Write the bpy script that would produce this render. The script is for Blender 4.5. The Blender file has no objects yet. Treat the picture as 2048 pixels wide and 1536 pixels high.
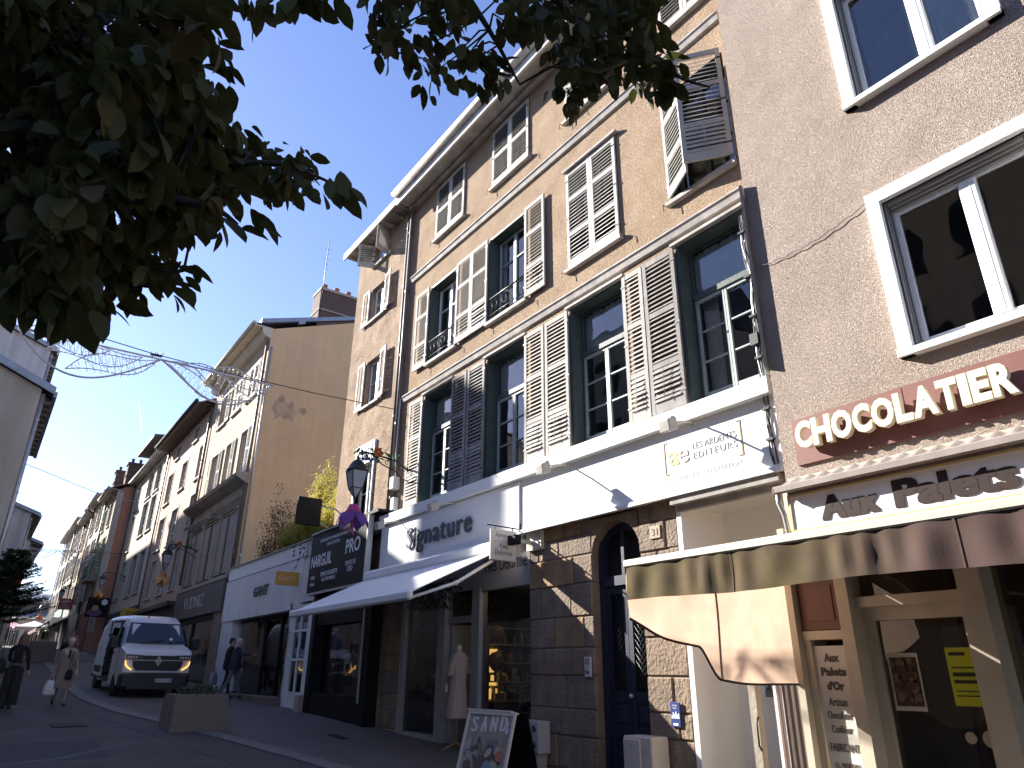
import bpy, math, random
from mathutils import Vector, Matrix

S = bpy.context.scene
R = math.radians
COL = S.collection

# ---------------------------------------------------------------- camera
def cam_matrix(yaw, pitch, roll, loc):
    cy, sy, cp, sp = math.cos(yaw), math.sin(yaw), math.cos(pitch), math.sin(pitch)
    f = Vector((sy*cp, cy*cp, sp)); r = Vector((cy, -sy, 0)); u = r.cross(f)
    c, s = math.cos(roll), math.sin(roll)
    r2 = c*r + s*u; u2 = -s*r + c*u
    m = Matrix((r2, u2, -f)).transposed().to_4x4(); m.translation = loc
    return m
cd = bpy.data.cameras.new('camera'); cam = bpy.data.objects.new('camera', cd); COL.objects.link(cam)
cd.sensor_width = 36; cd.lens = 36*1400/2048; cd.clip_start = .05; cd.clip_end = 5000
cam.matrix_world = cam_matrix(R(-54.3), R(22.43), R(.45), Vector((0, 0, 1.55)))
S.camera = cam

# ---------------------------------------------------------------- sky, sun, exposure
SUN_DIR = Vector((-.812, -.358, .462)).normalized()      # from the scene towards the sun
W = bpy.data.worlds.new("World"); S.world = W; W.use_nodes = True
nt = W.node_tree
sky = nt.nodes.new('ShaderNodeTexSky'); sky.sky_type = 'NISHITA'; sky.sun_disc = False
sky.sun_elevation = math.asin(SUN_DIR.z); sky.sun_rotation = math.atan2(SUN_DIR.x, SUN_DIR.y)
sky.altitude = 200; sky.air_density = 1.0; sky.dust_density = .3; sky.ozone_density = 4.2
bg = nt.nodes['Background']; bg.inputs[1].default_value = .078
tint = nt.nodes.new('ShaderNodeMix'); tint.data_type = 'RGBA'; tint.blend_type = 'MULTIPLY'; tint.inputs[0].default_value = 1
tint.inputs[7].default_value = (1.16, 1.02, 1.13, 1)
nt.links.new(sky.outputs[0], tint.inputs[6]); nt.links.new(tint.outputs[2], bg.inputs[0])
sd = bpy.data.lights.new('sun', 'SUN'); sd.energy = 5.0; sd.angle = R(.53); sd.color = (1, .955, .88)
so = bpy.data.objects.new('sun', sd); COL.objects.link(so)
so.rotation_euler = SUN_DIR.to_track_quat('Z', 'Y').to_euler()
S.view_settings.view_transform = 'Standard'; S.view_settings.look = 'None'
S.view_settings.gamma = 1; S.view_settings.exposure = 1.65
S.view_settings.use_curve_mapping = False
S.cycles.max_bounces = 6; S.cycles.transparent_max_bounces = 8

rnd = random.Random(7)

# ---------------------------------------------------------------- materials
MATS = {}
def mat(name, col, rough=.8, col2=None, scale=3., bump=0., bscale=40., metal=0., streak=0., emit=None, spec=.5, dirt=None, detail=6., bdist=.02):
    """Principled material with noise-driven colour variation, optional vertical streaks and bump."""
    if name in MATS: return MATS[name]
    m = bpy.data.materials.new(name); m.use_nodes = True; MATS[name] = m
    n = m.node_tree; b = n.nodes['Principled BSDF']; L = n.links.new
    b.inputs['Roughness'].default_value = rough; b.inputs['Metallic'].default_value = metal
    b.inputs['Specular IOR Level'].default_value = spec
    c = (*col, 1)
    b.inputs['Base Color'].default_value = c
    m.diffuse_color = c
    tc = n.nodes.new('ShaderNodeTexCoord')
    if col2:
        no = n.nodes.new('ShaderNodeTexNoise'); no.inputs['Scale'].default_value = scale; no.inputs['Detail'].default_value = detail
        no.inputs['Roughness'].default_value = .62
        L(tc.outputs['Object'], no.inputs['Vector'])
        rp = n.nodes.new('ShaderNodeValToRGB'); rp.color_ramp.elements[0].position = .33; rp.color_ramp.elements[1].position = .68
        rp.color_ramp.elements[0].color = (*col2, 1); rp.color_ramp.elements[1].color = c
        L(no.outputs['Fac'], rp.inputs[0]); out = rp.outputs[0]
        if streak:
            mp = n.nodes.new('ShaderNodeMapping'); mp.inputs['Scale'].default_value = (2.2, 2.2, .13)
            L(tc.outputs['Object'], mp.inputs[0])
            n2 = n.nodes.new('ShaderNodeTexNoise'); n2.inputs['Scale'].default_value = 1.6; n2.inputs['Detail'].default_value = 8
            L(mp.outputs[0], n2.inputs['Vector'])
            r2 = n.nodes.new('ShaderNodeValToRGB'); r2.color_ramp.elements[0].position = .42; r2.color_ramp.elements[1].position = .62
            d = dirt or tuple(x*.45 for x in col)
            r2.color_ramp.elements[0].color = (1, 1, 1, 1); r2.color_ramp.elements[1].color = (0, 0, 0, 1)
            L(n2.outputs['Fac'], r2.inputs[0])
            mu = n.nodes.new('ShaderNodeMath'); mu.operation = 'MULTIPLY'; mu.inputs[1].default_value = streak
            L(r2.outputs[0], mu.inputs[0])
            mx = n.nodes.new('ShaderNodeMix'); mx.data_type = 'RGBA'
            L(mu.outputs[0], mx.inputs[0]); L(out, mx.inputs[6]); mx.inputs[7].default_value = (*d, 1); out = mx.outputs[2]
        L(out, b.inputs['Base Color'])
    if bump:
        nb = n.nodes.new('ShaderNodeTexNoise'); nb.inputs['Scale'].default_value = bscale; nb.inputs['Detail'].default_value = 3
        L(tc.outputs['Object'], nb.inputs['Vector'])
        bp = n.nodes.new('ShaderNodeBump'); bp.inputs['Strength'].default_value = bump; bp.inputs['Distance'].default_value = bdist
        L(nb.outputs['Fac'], bp.inputs['Height']); L(bp.outputs[0], b.inputs['Normal'])
    if emit:
        b.inputs['Emission Color'].default_value = (*emit[0], 1); b.inputs['Emission Strength'].default_value = emit[1]
    return m

def worm_stucco(name, col, col2, wscale=26., strength=.6, wave=.0):
    """Rough cast render: short worm-like ridges (a stretched, warped noise) over broad undulation."""
    m = mat(name, col, .95, col2, scale=1.4, spec=.1)
    n = m.node_tree; L = n.links.new; b = n.nodes['Principled BSDF']
    tc = [x for x in n.nodes if x.type == 'TEX_COORD'][0]
    a = n.nodes.new('ShaderNodeTexNoise'); a.inputs['Scale'].default_value = wscale; a.inputs['Detail'].default_value = 2; a.inputs['Distortion'].default_value = 1.3
    L(tc.outputs['Object'], a.inputs['Vector'])
    # ridge = 1-|2x-1|
    s1 = n.nodes.new('ShaderNodeMath'); s1.operation = 'MULTIPLY_ADD'; s1.inputs[1].default_value = 2; s1.inputs[2].default_value = -1; L(a.outputs['Fac'], s1.inputs[0])
    s2 = n.nodes.new('ShaderNodeMath'); s2.operation = 'ABSOLUTE'; L(s1.outputs[0], s2.inputs[0])
    s3 = n.nodes.new('ShaderNodeMath'); s3.operation = 'MULTIPLY'; s3.inputs[1].default_value = 3.; s3.use_clamp = True; L(s2.outputs[0], s3.inputs[0])
    b1 = n.nodes.new('ShaderNodeBump'); b1.inputs['Strength'].default_value = strength; b1.inputs['Distance'].default_value = .014
    L(s3.outputs[0], b1.inputs['Height'])
    w = n.nodes.new('ShaderNodeTexNoise'); w.inputs['Scale'].default_value = 1.15; w.inputs['Detail'].default_value = 1.5
    L(tc.outputs['Object'], w.inputs['Vector'])
    b2 = n.nodes.new('ShaderNodeBump'); b2.inputs['Strength'].default_value = 1; b2.inputs['Distance'].default_value = wave
    L(w.outputs['Fac'], b2.inputs['Height']); L(b2.outputs[0], b1.inputs['Normal']); L(b1.outputs[0], b.inputs['Normal'])
    return m

def glass_mat(name, tint=(.8, .85, .85), boost=1.25, base=.04):
    m = bpy.data.materials.new(name); m.use_nodes = True; n = m.node_tree; L = n.links.new; MATS[name] = m
    n.nodes.remove(n.nodes['Principled BSDF']); o = n.nodes['Material Output']
    t = n.nodes.new('ShaderNodeBsdfTransparent'); t.inputs[0].default_value = (*tint, 1)
    g = n.nodes.new('ShaderNodeBsdfGlossy'); g.inputs['Roughness'].default_value = .015; g.inputs[0].default_value = (.95, .95, .95, 1)
    f = n.nodes.new('ShaderNodeFresnel'); f.inputs[0].default_value = 1.55
    tc = n.nodes.new('ShaderNodeTexCoord'); no = n.nodes.new('ShaderNodeTexNoise'); no.inputs['Scale'].default_value = 2.5; no.inputs['Detail'].default_value = 0
    L(tc.outputs['Object'], no.inputs['Vector'])
    bp = n.nodes.new('ShaderNodeBump'); bp.inputs['Strength'].default_value = .25; bp.inputs['Distance'].default_value = .02
    L(no.outputs['Fac'], bp.inputs['Height']); L(bp.outputs[0], g.inputs['Normal'])
    mu = n.nodes.new('ShaderNodeMath'); mu.operation = 'MULTIPLY_ADD'; mu.inputs[1].default_value = boost; mu.inputs[2].default_value = base; mu.use_clamp = True
    L(f.outputs[0], mu.inputs[0])
    mx = n.nodes.new('ShaderNodeMixShader'); L(mu.outputs[0], mx.inputs[0]); L(t.outputs[0], mx.inputs[1]); L(g.outputs[0], mx.inputs[2])
    L(mx.outputs[0], o.inputs[0]); m.diffuse_color = (.2, .25, .3, 1)
    return m

def leaf_mat(name, col, col2, trans=.35):
    m = bpy.data.materials.new(name); m.use_nodes = True; n = m.node_tree; L = n.links.new; MATS[name] = m
    b = n.nodes['Principled BSDF']; b.inputs['Roughness'].default_value = .6; b.inputs['Specular IOR Level'].default_value = .25
    tc = n.nodes.new('ShaderNodeTexCoord'); no = n.nodes.new('ShaderNodeTexNoise'); no.inputs['Scale'].default_value = 5.
    L(tc.outputs['Object'], no.inputs['Vector'])
    rp = n.nodes.new('ShaderNodeValToRGB'); rp.color_ramp.elements[0].position = .35; rp.color_ramp.elements[1].position = .65
    rp.color_ramp.elements[0].color = (*col2, 1); rp.color_ramp.elements[1].color = (*col, 1)
    L(no.outputs['Fac'], rp.inputs[0]); L(rp.outputs[0], b.inputs['Base Color'])
    t = n.nodes.new('ShaderNodeBsdfTranslucent'); L(rp.outputs[0], t.inputs[0])
    mx = n.nodes.new('ShaderNodeMixShader'); mx.inputs[0].default_value = trans
    L(b.outputs[0], mx.inputs[1]); L(t.outputs[0], mx.inputs[2]); L(mx.outputs[0], n.nodes['Material Output'].inputs[0])
    m.diffuse_color = (*col, 1)
    return m

# ---------------------------------------------------------------- mesh builder
class MB:
    def __init__(s): s.v = []; s.f = []; s.m = []; s.sm = []
    def add(s, verts, faces, mi=0, smooth=False):
        o = len(s.v); s.v += [tuple(v) for v in verts]
        for f in faces: s.f.append(tuple(i+o for i in f)); s.m.append(mi); s.sm.append(smooth)
        return s
    def quad(s, a, b, c, d, mi=0): return s.add([a, b, c, d], [(0, 1, 2, 3)], mi)
    def poly(s, pts, mi=0): return s.add(pts, [tuple(range(len(pts)))], mi)
    def box(s, x0, x1, y0, y1, z0, z1, mi=0):
        if x0 > x1: x0, x1 = x1, x0
        if y0 > y1: y0, y1 = y1, y0
        if z0 > z1: z0, z1 = z1, z0
        v = [(x0,y0,z0),(x1,y0,z0),(x1,y1,z0),(x0,y1,z0),(x0,y0,z1),(x1,y0,z1),(x1,y1,z1),(x0,y1,z1)]
        return s.add(v, [(0,3,2,1),(4,5,6,7),(0,1,5,4),(1,2,6,5),(2,3,7,6),(3,0,4,7)], mi)
    def cbox(s, x0, x1, y0, y1, z0, z1, c=.01, mi=0):
        """box with chamfered edges"""
        c = min(c, (x1-x0)*.45, (y1-y0)*.45, (z1-z0)*.45)
        v = []; idx = {}
        for ix, X in enumerate((x0, x1)):
            for iy, Y in enumerate((y0, y1)):
                for iz, Z in enumerate((z0, z1)):
                    dx, dy, dz = (c if ix == 0 else -c), (c if iy == 0 else -c), (c if iz == 0 else -c)
                    for k, p in enumerate(((X, Y+dy, Z+dz), (X+dx, Y, Z+dz), (X+dx, Y+dy, Z))):
                        idx[ix, iy, iz, k] = len(v); v.append(p)
        I = lambda a, b, d, k: idx[a, b, d, k]
        F = []
        for a in (0, 1):
            q = [I(a,0,0,0), I(a,1,0,0), I(a,1,1,0), I(a,0,1,0)]; F.append(q if a else q[::-1])
            q = [I(0,a,0,1), I(1,a,0,1), I(1,a,1,1), I(0,a,1,1)]; F.append(q[::-1] if a else q)
            q = [I(0,0,a,2), I(1,0,a,2), I(1,1,a,2), I(0,1,a,2)]; F.append(q if a else q[::-1])
        for a in (0, 1):
            for b in (0, 1):
                F.append([I(a,b,0,0), I(a,b,1,0), I(a,b,1,1), I(a,b,0,1)])
                F.append([I(a,0,b,0), I(a,1,b,0), I(a,1,b,2), I(a,0,b,2)])
                F.append([I(0,a,b,1), I(1,a,b,1), I(1,a,b,2), I(0,a,b,2)])
                for d in (0, 1): F.append([I(a,b,d,0), I(a,b,d,1), I(a,b,d,2)])
        return s.add(v, F, mi)
    def obox(s, o, ex, ey, ez, mi=0):
        """box from corner o with edge vectors"""
        o, ex, ey, ez = map(Vector, (o, ex, ey, ez))
        v = [o, o+ex, o+ex+ey, o+ey, o+ez, o+ex+ez, o+ex+ey+ez, o+ey+ez]
        return s.add(v, [(0,3,2,1),(4,5,6,7),(0,1,5,4),(1,2,6,5),(2,3,7,6),(3,0,4,7)], mi)
    def prism(s, pts, d, mi=0):
        """extrude polygon pts along vector d"""
        n = len(pts); d = Vector(d); p = [Vector(q) for q in pts]
        return s.add(p+[q+d for q in p], [tuple(range(n))[::-1], tuple(range(n, 2*n))] + [(i, (i+1) % n, (i+1) % n+n, i+n) for i in range(n)], mi)
    def tube(s, path, r, n=6, mi=0, smooth=True, caps=True):
        P = [Vector(p) for p in path]; rr = r if isinstance(r, (list, tuple)) else [r]*len(P)
        v = []; f = []; up = None
        for i, p in enumerate(P):
            t = (P[min(i+1, len(P)-1)] - P[max(i-1, 0)]).normalized()
            if up is None:
                up = Vector((0, 0, 1)) if abs(t.z) < .9 else Vector((1, 0, 0))
            a = t.cross(up)
            if a.length < 1e-5: a = t.cross(Vector((0, 1, 0)))
            a.normalize(); b = a.cross(t).normalized(); up = b
            for k in range(n):
                w = 2*math.pi*k/n; v.append(p + (a*math.cos(w)+b*math.sin(w))*rr[i])
        for i in range(len(P)-1):
            for k in range(n): f.append((i*n+k, i*n+(k+1) % n, (i+1)*n+(k+1) % n, (i+1)*n+k))
        if caps: f += [tuple(range(n))[::-1], tuple(range((len(P)-1)*n, len(P)*n))]
        return s.add(v, f, mi, smooth)
    def loft(s, rings, mi=0, smooth=True, caps=True):
        n = len(rings[0]); v = [p for r in rings for p in r]; f = []
        for i in range(len(rings)-1):
            for k in range(n): f.append((i*n+k, i*n+(k+1) % n, (i+1)*n+(k+1) % n, (i+1)*n+k))
        if caps: f += [tuple(range(n))[::-1], tuple(range((len(rings)-1)*n, len(rings)*n))]
        return s.add(v, f, mi, smooth)
    def lathe(s, c, prof, n=16, mi=0, smooth=True, axis='z', sx=1., sy=1.):
        c = Vector(c); rings = []
        for r, h in prof:
            ring = []
            for k in range(n):
                w = 2*math.pi*k/n; a, b = r*math.cos(w)*sx, r*math.sin(w)*sy
                ring.append(c + (Vector((a, b, h)) if axis == 'z' else Vector((a, h, b)) if axis == 'y' else Vector((h, a, b))))
            rings.append(ring)
        return s.loft(rings, mi, smooth)
    def ball(s, c, rx, ry=None, rz=None, n=12, mi=0):
        ry = ry or rx; rz = rz or rx
        h = n//2
        return s.lathe(c, [(max(math.sin(math.pi*i/h), .001), -math.cos(math.pi*i/h)*rz) for i in range(h+1)], n, mi, True, 'z', rx, ry)

def root_of(o):
    while o.parent: o = o.parent
    return o
def link(o, parent=None):
    COL.objects.link(o)
    if parent: o.parent = parent
    return o
def obj(name, mb, mats, parent=None, local=False):
    """one mesh object; vertices are in world metres (or local ones) and re-based on the thing's own origin"""
    if not isinstance(mats, (list, tuple)): mats = [mats]
    me = bpy.data.meshes.new(name)
    off = Vector((0, 0, 0))
    if parent and not local: off = root_of(parent).location
    me.from_pydata([tuple(Vector(v)-off) for v in mb.v], [], mb.f)
    for m in mats: me.materials.append(m)
    me.polygons.foreach_set('material_index', [min(i, len(mats)-1) for i in mb.m])
    me.polygons.foreach_set('use_smooth', mb.sm)
    me.update()
    return link(bpy.data.objects.new(name, me), parent)
def bevel(o, w=.01, seg=2):
    b = o.modifiers.new('bevel', 'BEVEL'); b.width = w; b.segments = seg; b.limit_method = 'ANGLE'; b.angle_limit = R(40)
    return o
def tag(o, label, cat, group=None):
    o['label'] = label; o['category'] = cat
    if group: o['group'] = group
    return o
def thing(name, label, cat, loc=(0, 0, 0), rz=0, group=None):
    o = bpy.data.objects.new(name, None); o.empty_display_size = .2; COL.objects.link(o)
    o.location = loc; o.rotation_euler = (0, 0, rz)
    return tag(o, label, cat, group)
def single(name, mb, mats, label, cat, group=None):
    return tag(obj(name, mb, mats), label, cat, group)
def struct(name, mb, mats):
    o = obj(name, mb, mats); o['kind'] = 'structure'; return o
def copy_tree(o, parent=None):
    c = o.copy(); COL.objects.link(c)
    if parent: c.parent = parent; c.matrix_parent_inverse = o.matrix_parent_inverse.copy()
    for ch in list(o.children): copy_tree(ch, c)
    return c

_vl = bpy.context.view_layer
def text_mb(mb, s, org, ex, ez, width=None, height=None, depth=.004, bold=0., mi=0, shear=0., align='l', space=1.):
    """lettering: built-in font outlines laid in the plane (ex, ez) from org (bottom left of the line), raised by depth"""
    cu = bpy.data.curves.new('lettering', 'FONT'); cu.body = s; cu.size = 1; cu.offset = bold; cu.extrude = .5; cu.shear = shear; cu.space_character = space
    cu.resolution_u = 3
    o = bpy.data.objects.new('lettering', cu); COL.objects.link(o)
    dg = bpy.context.evaluated_depsgraph_get(); dg.update()
    me = bpy.data.meshes.new_from_object(o.evaluated_get(dg))
    P = [v.co.copy() for v in me.vertices]; F = [tuple(p.vertices) for p in me.polygons]
    bpy.data.objects.remove(o); bpy.data.curves.remove(cu); bpy.data.meshes.remove(me)
    if not P: return mb
    x0, x1 = min(p.x for p in P), max(p.x for p in P); y0, y1 = min(p.y for p in P), max(p.y for p in P)
    cap = (y1-min(y0, 0)) if height else 1
    sy = height/(y1-y0) if height else None
    sx = width/(x1-x0) if width else None
    sx = sx or sy; sy = sy or sx
    org, ex, ez = Vector(org), Vector(ex).normalized(), Vector(ez).normalized(); nrm = ex.cross(ez)
    ox = {'l': x0, 'c': (x0+x1)/2, 'r': x1}[align]
    mb.add([org + ex*((p.x-ox)*sx) + ez*((p.y-y0)*sy) + nrm*(depth*(p.z+.5)) for p in P], F, mi)
    return mb

def gz(x, y=0):
    """height of the rising street"""
    for (xa, za), (xb, zb) in zip(GP, GP[1:]):
        if x >= xb: return za+(zb-za)*max(0., (x-xa)/(xb-xa))
    return GP[-1][1]
GP = [(6, -.6), (-12, .29), (-18, .54), (-25, .77), (-32, 1.1), (-45, 1.85), (-60, 2.7), (-118, 4.44)]
# ---------------------------------------------------------------- palette
M_orange = worm_stucco('orange_render', (.455, .34, .24), (.37, .265, .18), 24, .85, .06)
M_orange3 = worm_stucco('old_orange_render', (.46, .34, .245), (.33, .24, .17), 13, 1.0, .12)
M_pink = worm_stucco('pinkish_rough_cast', (.52, .425, .36), (.44, .355, .295), 38, 1.0, .2)
M_tan = mat('tan_render', (.56, .42, .27), .9, (.47, .34, .215), 1.1, .25, 30, streak=.35, dirt=(.26, .2, .15))
M_cream = mat('cream_render', (.70, .62, .47), .9, (.62, .53, .40), 1.2, .2, 30, streak=.25)
M_peach = mat('peach_render', (.58, .41, .29), .9, (.47, .33, .24), 1.5, .3, 25, streak=.45, dirt=(.3, .22, .17))
M_brick_or = mat('orange_gable', (.50, .24, .15), .9, (.43, .2, .125), 1.2, .2, 30, streak=.2)
M_ochre = mat('ochre_render', (.62, .47, .29), .9, (.52, .38, .24), 1.2, .2, 30, streak=.3)
M_grey_r = mat('grey_render', (.42, .39, .36), .9, (.34, .31, .29), 1.2, .2, 30, streak=.3)
M_white_r = mat('white_render', (.66, .64, .60), .9, (.56, .53, .5), 1.2, .2, 30, streak=.4)
M_beige_r = mat('beige_render', (.55, .50, .42), .9, (.47, .42, .35), 1.2, .2, 30, streak=.3)
M_stone = mat('granite_block', (.36, .26, .175), .9, (.21, .155, .11), 3.2, .8, 22, streak=.35, dirt=(.11, .085, .06), bdist=.03)
M_stoneg = mat('granite_block_grey', (.31, .235, .17), .9, (.185, .14, .105), 3.2, .8, 22, streak=.35, dirt=(.1, .08, .065), bdist=.03)
M_stoneo = mat('granite_block_ochre', (.43, .28, .15), .9, (.27, .17, .095), 3.2, .8, 22, streak=.3, dirt=(.12, .085, .055), bdist=.03)
M_stonetrim = mat('stone_trim', (.47, .41, .33), .85, (.36, .3, .24), 2.5, .4, 20, streak=.4, dirt=(.2, .17, .14))
M_mortar = mat('mortar', (.2, .16, .12), .95, (.15, .12, .09), 6, .5, 30)
M_trimw = mat('white_moulding', (.62, .58, .53), .8, (.42, .38, .35), 5, .2, 30, streak=.4, dirt=(.22, .2, .18))
M_white = mat('white_panel', (.82, .82, .80), .45, (.78, .78, .76), .8)
M_whitep = mat('white_paint', (.80, .80, .78), .5, (.72, .71, .69), 4, streak=.15)
M_pvc = mat('white_pvc', (.82, .82, .81), .35)
M_shut = mat('shutter_paint', (.51, .485, .45), .8, (.38, .355, .325), 9, .3, 60, streak=.4, dirt=(.34, .3, .26))
M_shutd = mat('weathered_shaded_shutter', (.36, .34, .32), .8, (.27, .25, .23), 9, .3, 60, streak=.5, dirt=(.13, .11, .1))  # weathered paint; on two leaves it puts the chimney's shadow into the colour
M_shutw = mat('white_shutter_paint', (.62, .595, .56), .75, (.47, .445, .41), 7, .25, 60, streak=.4, dirt=(.36, .31, .27))
M_shutg = mat('green_shutter_paint', (.20, .30, .24), .7, (.15, .23, .19), 6)
M_frame = mat('grey_green_timber', (.085, .11, .10), .6, (.055, .075, .068), 4, .2, 40, streak=.3)
M_sash = mat('pale_sash', (.40, .44, .43), .5, (.29, .33, .32), 6)
M_glass = glass_mat('window_glass')
M_shopglass = glass_mat('shop_glass', (.75, .78, .78), 1.0, .025)
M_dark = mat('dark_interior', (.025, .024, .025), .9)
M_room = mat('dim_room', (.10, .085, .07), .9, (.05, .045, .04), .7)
M_curtain = mat('net_curtain', (.75, .75, .73), .9, (.62, .62, .62), 8)
M_zinc = mat('zinc', (.33, .34, .36), .45, (.24, .25, .27), 3, metal=.6)
M_tile = mat('roof_tile', (.33, .17, .11), .9, (.2, .11, .08), 7, .8, 12)
M_slate = mat('slate', (.06, .065, .075), .6, (.04, .043, .05), 5, .4, 20)
M_brick = None
M_iron = mat('black_iron', (.014, .014, .016), .45)
M_pipe = mat('brown_pipe', (.20, .165, .14), .5, (.13, .11, .095), 5, streak=.3)
M_black = mat('black_panel', (.010, .010, .011), .45, (.016, .016, .017), 2, spec=.12)
M_blackp = mat('black_timber', (.014, .014, .015), .55, (.01, .01, .011), 4, spec=.15)
M_alu = mat('aluminium', (.55, .55, .55), .4, (.45, .45, .45), 5, metal=.5)
M_eave = mat('eave_boards', (.46, .43, .39), .85, (.3, .27, .24), 3, .2, 30, streak=.4)
M_eavew = mat('eave_fascia', (.72, .69, .65), .7, (.55, .52, .48), 4, streak=.35)
M_brown = mat('brown_panel', (.17, .065, .045), .5, (.14, .055, .04), 2)

def brick_mat(name, c1, c2, mortar, sc=4.):
    m = mat(name, c1, .9); n = m.node_tree; b = n.nodes['Principled BSDF']; L = n.links.new
    tc = n.nodes.new('ShaderNodeTexCoord'); mp = n.nodes.new('ShaderNodeMapping'); mp.inputs['Rotation'].default_value = (R(90), 0, 0)
    geo = n.nodes.new('ShaderNodeSeparateXYZ'); L(tc.outputs['Object'], geo.inputs[0])
    ad = n.nodes.new('ShaderNodeMath'); L(geo.outputs[0], ad.inputs[0]); L(geo.outputs[1], ad.inputs[1])
    co = n.nodes.new('ShaderNodeCombineXYZ'); L(ad.outputs[0], co.inputs[0]); L(geo.outputs[2], co.inputs[1])
    br = n.nodes.new('ShaderNodeTexBrick'); br.inputs['Scale'].default_value = sc
    br.inputs['Color1'].default_value = (*c1, 1); br.inputs['Color2'].default_value = (*c2, 1); br.inputs['Mortar'].default_value = (*mortar, 1)
    br.inputs['Mortar Size'].default_value = .025; br.inputs['Row Height'].default_value = .28; br.inputs['Brick Width'].default_value = .9
    L(co.outputs[0], br.inputs['Vector']); L(br.outputs['Color'], b.inputs['Base Color'])
    bp = n.nodes.new('ShaderNodeBump'); bp.inputs['Strength'].default_value = .6; bp.inputs['Distance'].default_value = .01; bp.invert = True
    L(br.outputs['Fac'], bp.inputs['Height']); L(bp.outputs[0], b.inputs['Normal'])
    return m
M_brick = brick_mat('chimney_brick', (.13, .075, .062), (.095, .055, .048), (.15, .13, .115))
M_brickred = brick_mat('red_shop_brick', (.3, .075, .05), (.22, .05, .04), (.12, .08, .07))

# ---------------------------------------------------------------- architectural helpers (street fronts face -y)
def wall(mb, x0, x1, z0, z1, y, holes=(), depth=.25, mi=0, rmi=None):
    rmi = mi if rmi is None else rmi
    xs = sorted({x0, x1, *[h[0] for h in holes], *[h[1] for h in holes]}); zs = sorted({z0, z1, *[h[2] for h in holes], *[h[3] for h in holes]})
    xs = [x for x in xs if x0 <= x <= x1]; zs = [z for z in zs if z0 <= z <= z1]
    for i in range(len(xs)-1):
        for j in range(len(zs)-1):
            cx, cz = (xs[i]+xs[i+1])/2, (zs[j]+zs[j+1])/2
            if any(h[0] < cx < h[1] and h[2] < cz < h[3] for h in holes): continue
            mb.quad((xs[i], y, zs[j]), (xs[i+1], y, zs[j]), (xs[i+1], y, zs[j+1]), (xs[i], y, zs[j+1]), mi)
    for a, b, c, d in [h[:4] for h in holes]:
        e = y+depth
        mb.quad((a, y, c), (a, e, c), (a, e, d), (a, y, d), rmi); mb.quad((b, y, c), (b, y, d), (b, e, d), (b, e, c), rmi)
        mb.quad((a, y, d), (a, e, d), (b, e, d), (b, y, d), rmi); mb.quad((a, y, c), (b, y, c), (b, e, c), (a, e, c), rmi)

def window(root, x0, x1, z0, z1, y, mf, cols=2, rows=3, fw=.06, bar=.028, transom=None, glass=None, mul=.07, curtain=None, name='window', depth=.06):
    """glazed frame in an opening; y is the outer face of the frame"""
    m = MB(); d = depth
    m.box(x0, x0+fw, y, y+d, z0, z1); m.box(x1-fw, x1, y, y+d, z0, z1)
    m.box(x0+fw, x1-fw, y+.001, y+d-.001, z0, z0+fw*1.2); m.box(x0+fw, x1-fw, y+.001, y+d-.001, z1-fw, z1)
    top = z1-fw
    if transom: m.box(x0+fw, x1-fw, y-.035, y+d-.004, transom-.045, transom+.045); top = transom-.045
    a, b, c = x0+fw, x1-fw, z0+fw*1.2
    for k in range(1, cols):
        cx = a+(b-a)*k/cols; m.box(cx-mul/2, cx+mul/2, y-.008, y+d-.002, c, top)
    for k in range(1, rows):
        cz = c+(top-c)*k/rows; m.box(a, b, y+.012, y+d-.012, cz-bar/2, cz+bar/2)
    o = obj(name, m, mf, root)
    g = MB(); g.quad((a-.01, y+d*.5, c-.01), (b+.01, y+d*.5, c-.01), (b+.01, y+d*.5, z1-fw+.01), (a-.01, y+d*.5, z1-fw+.01))
    obj('pane', g, glass or M_glass, o)
    if curtain:
        for (ca, cb, cz0, cz1, cm) in curtain:
            cu = MB(); n = max(6, int((cb-ca)*22)); v = []
            for i in range(n+1):
                xx = ca+(cb-ca)*i/n; yy = y+d+(.10 if transom and cz0 < transom-.3 else .005)+.022*math.sin(i*1.9)+.012*math.sin(i*.7)
                v += [(xx, yy, cz0), (xx+.01*math.sin(i), yy, cz1)]
            cu.add(v, [(2*i, 2*i+2, 2*i+3, 2*i+1) for i in range(n)], 0, True)
            obj('curtain', cu, cm, root)
    return o

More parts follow.
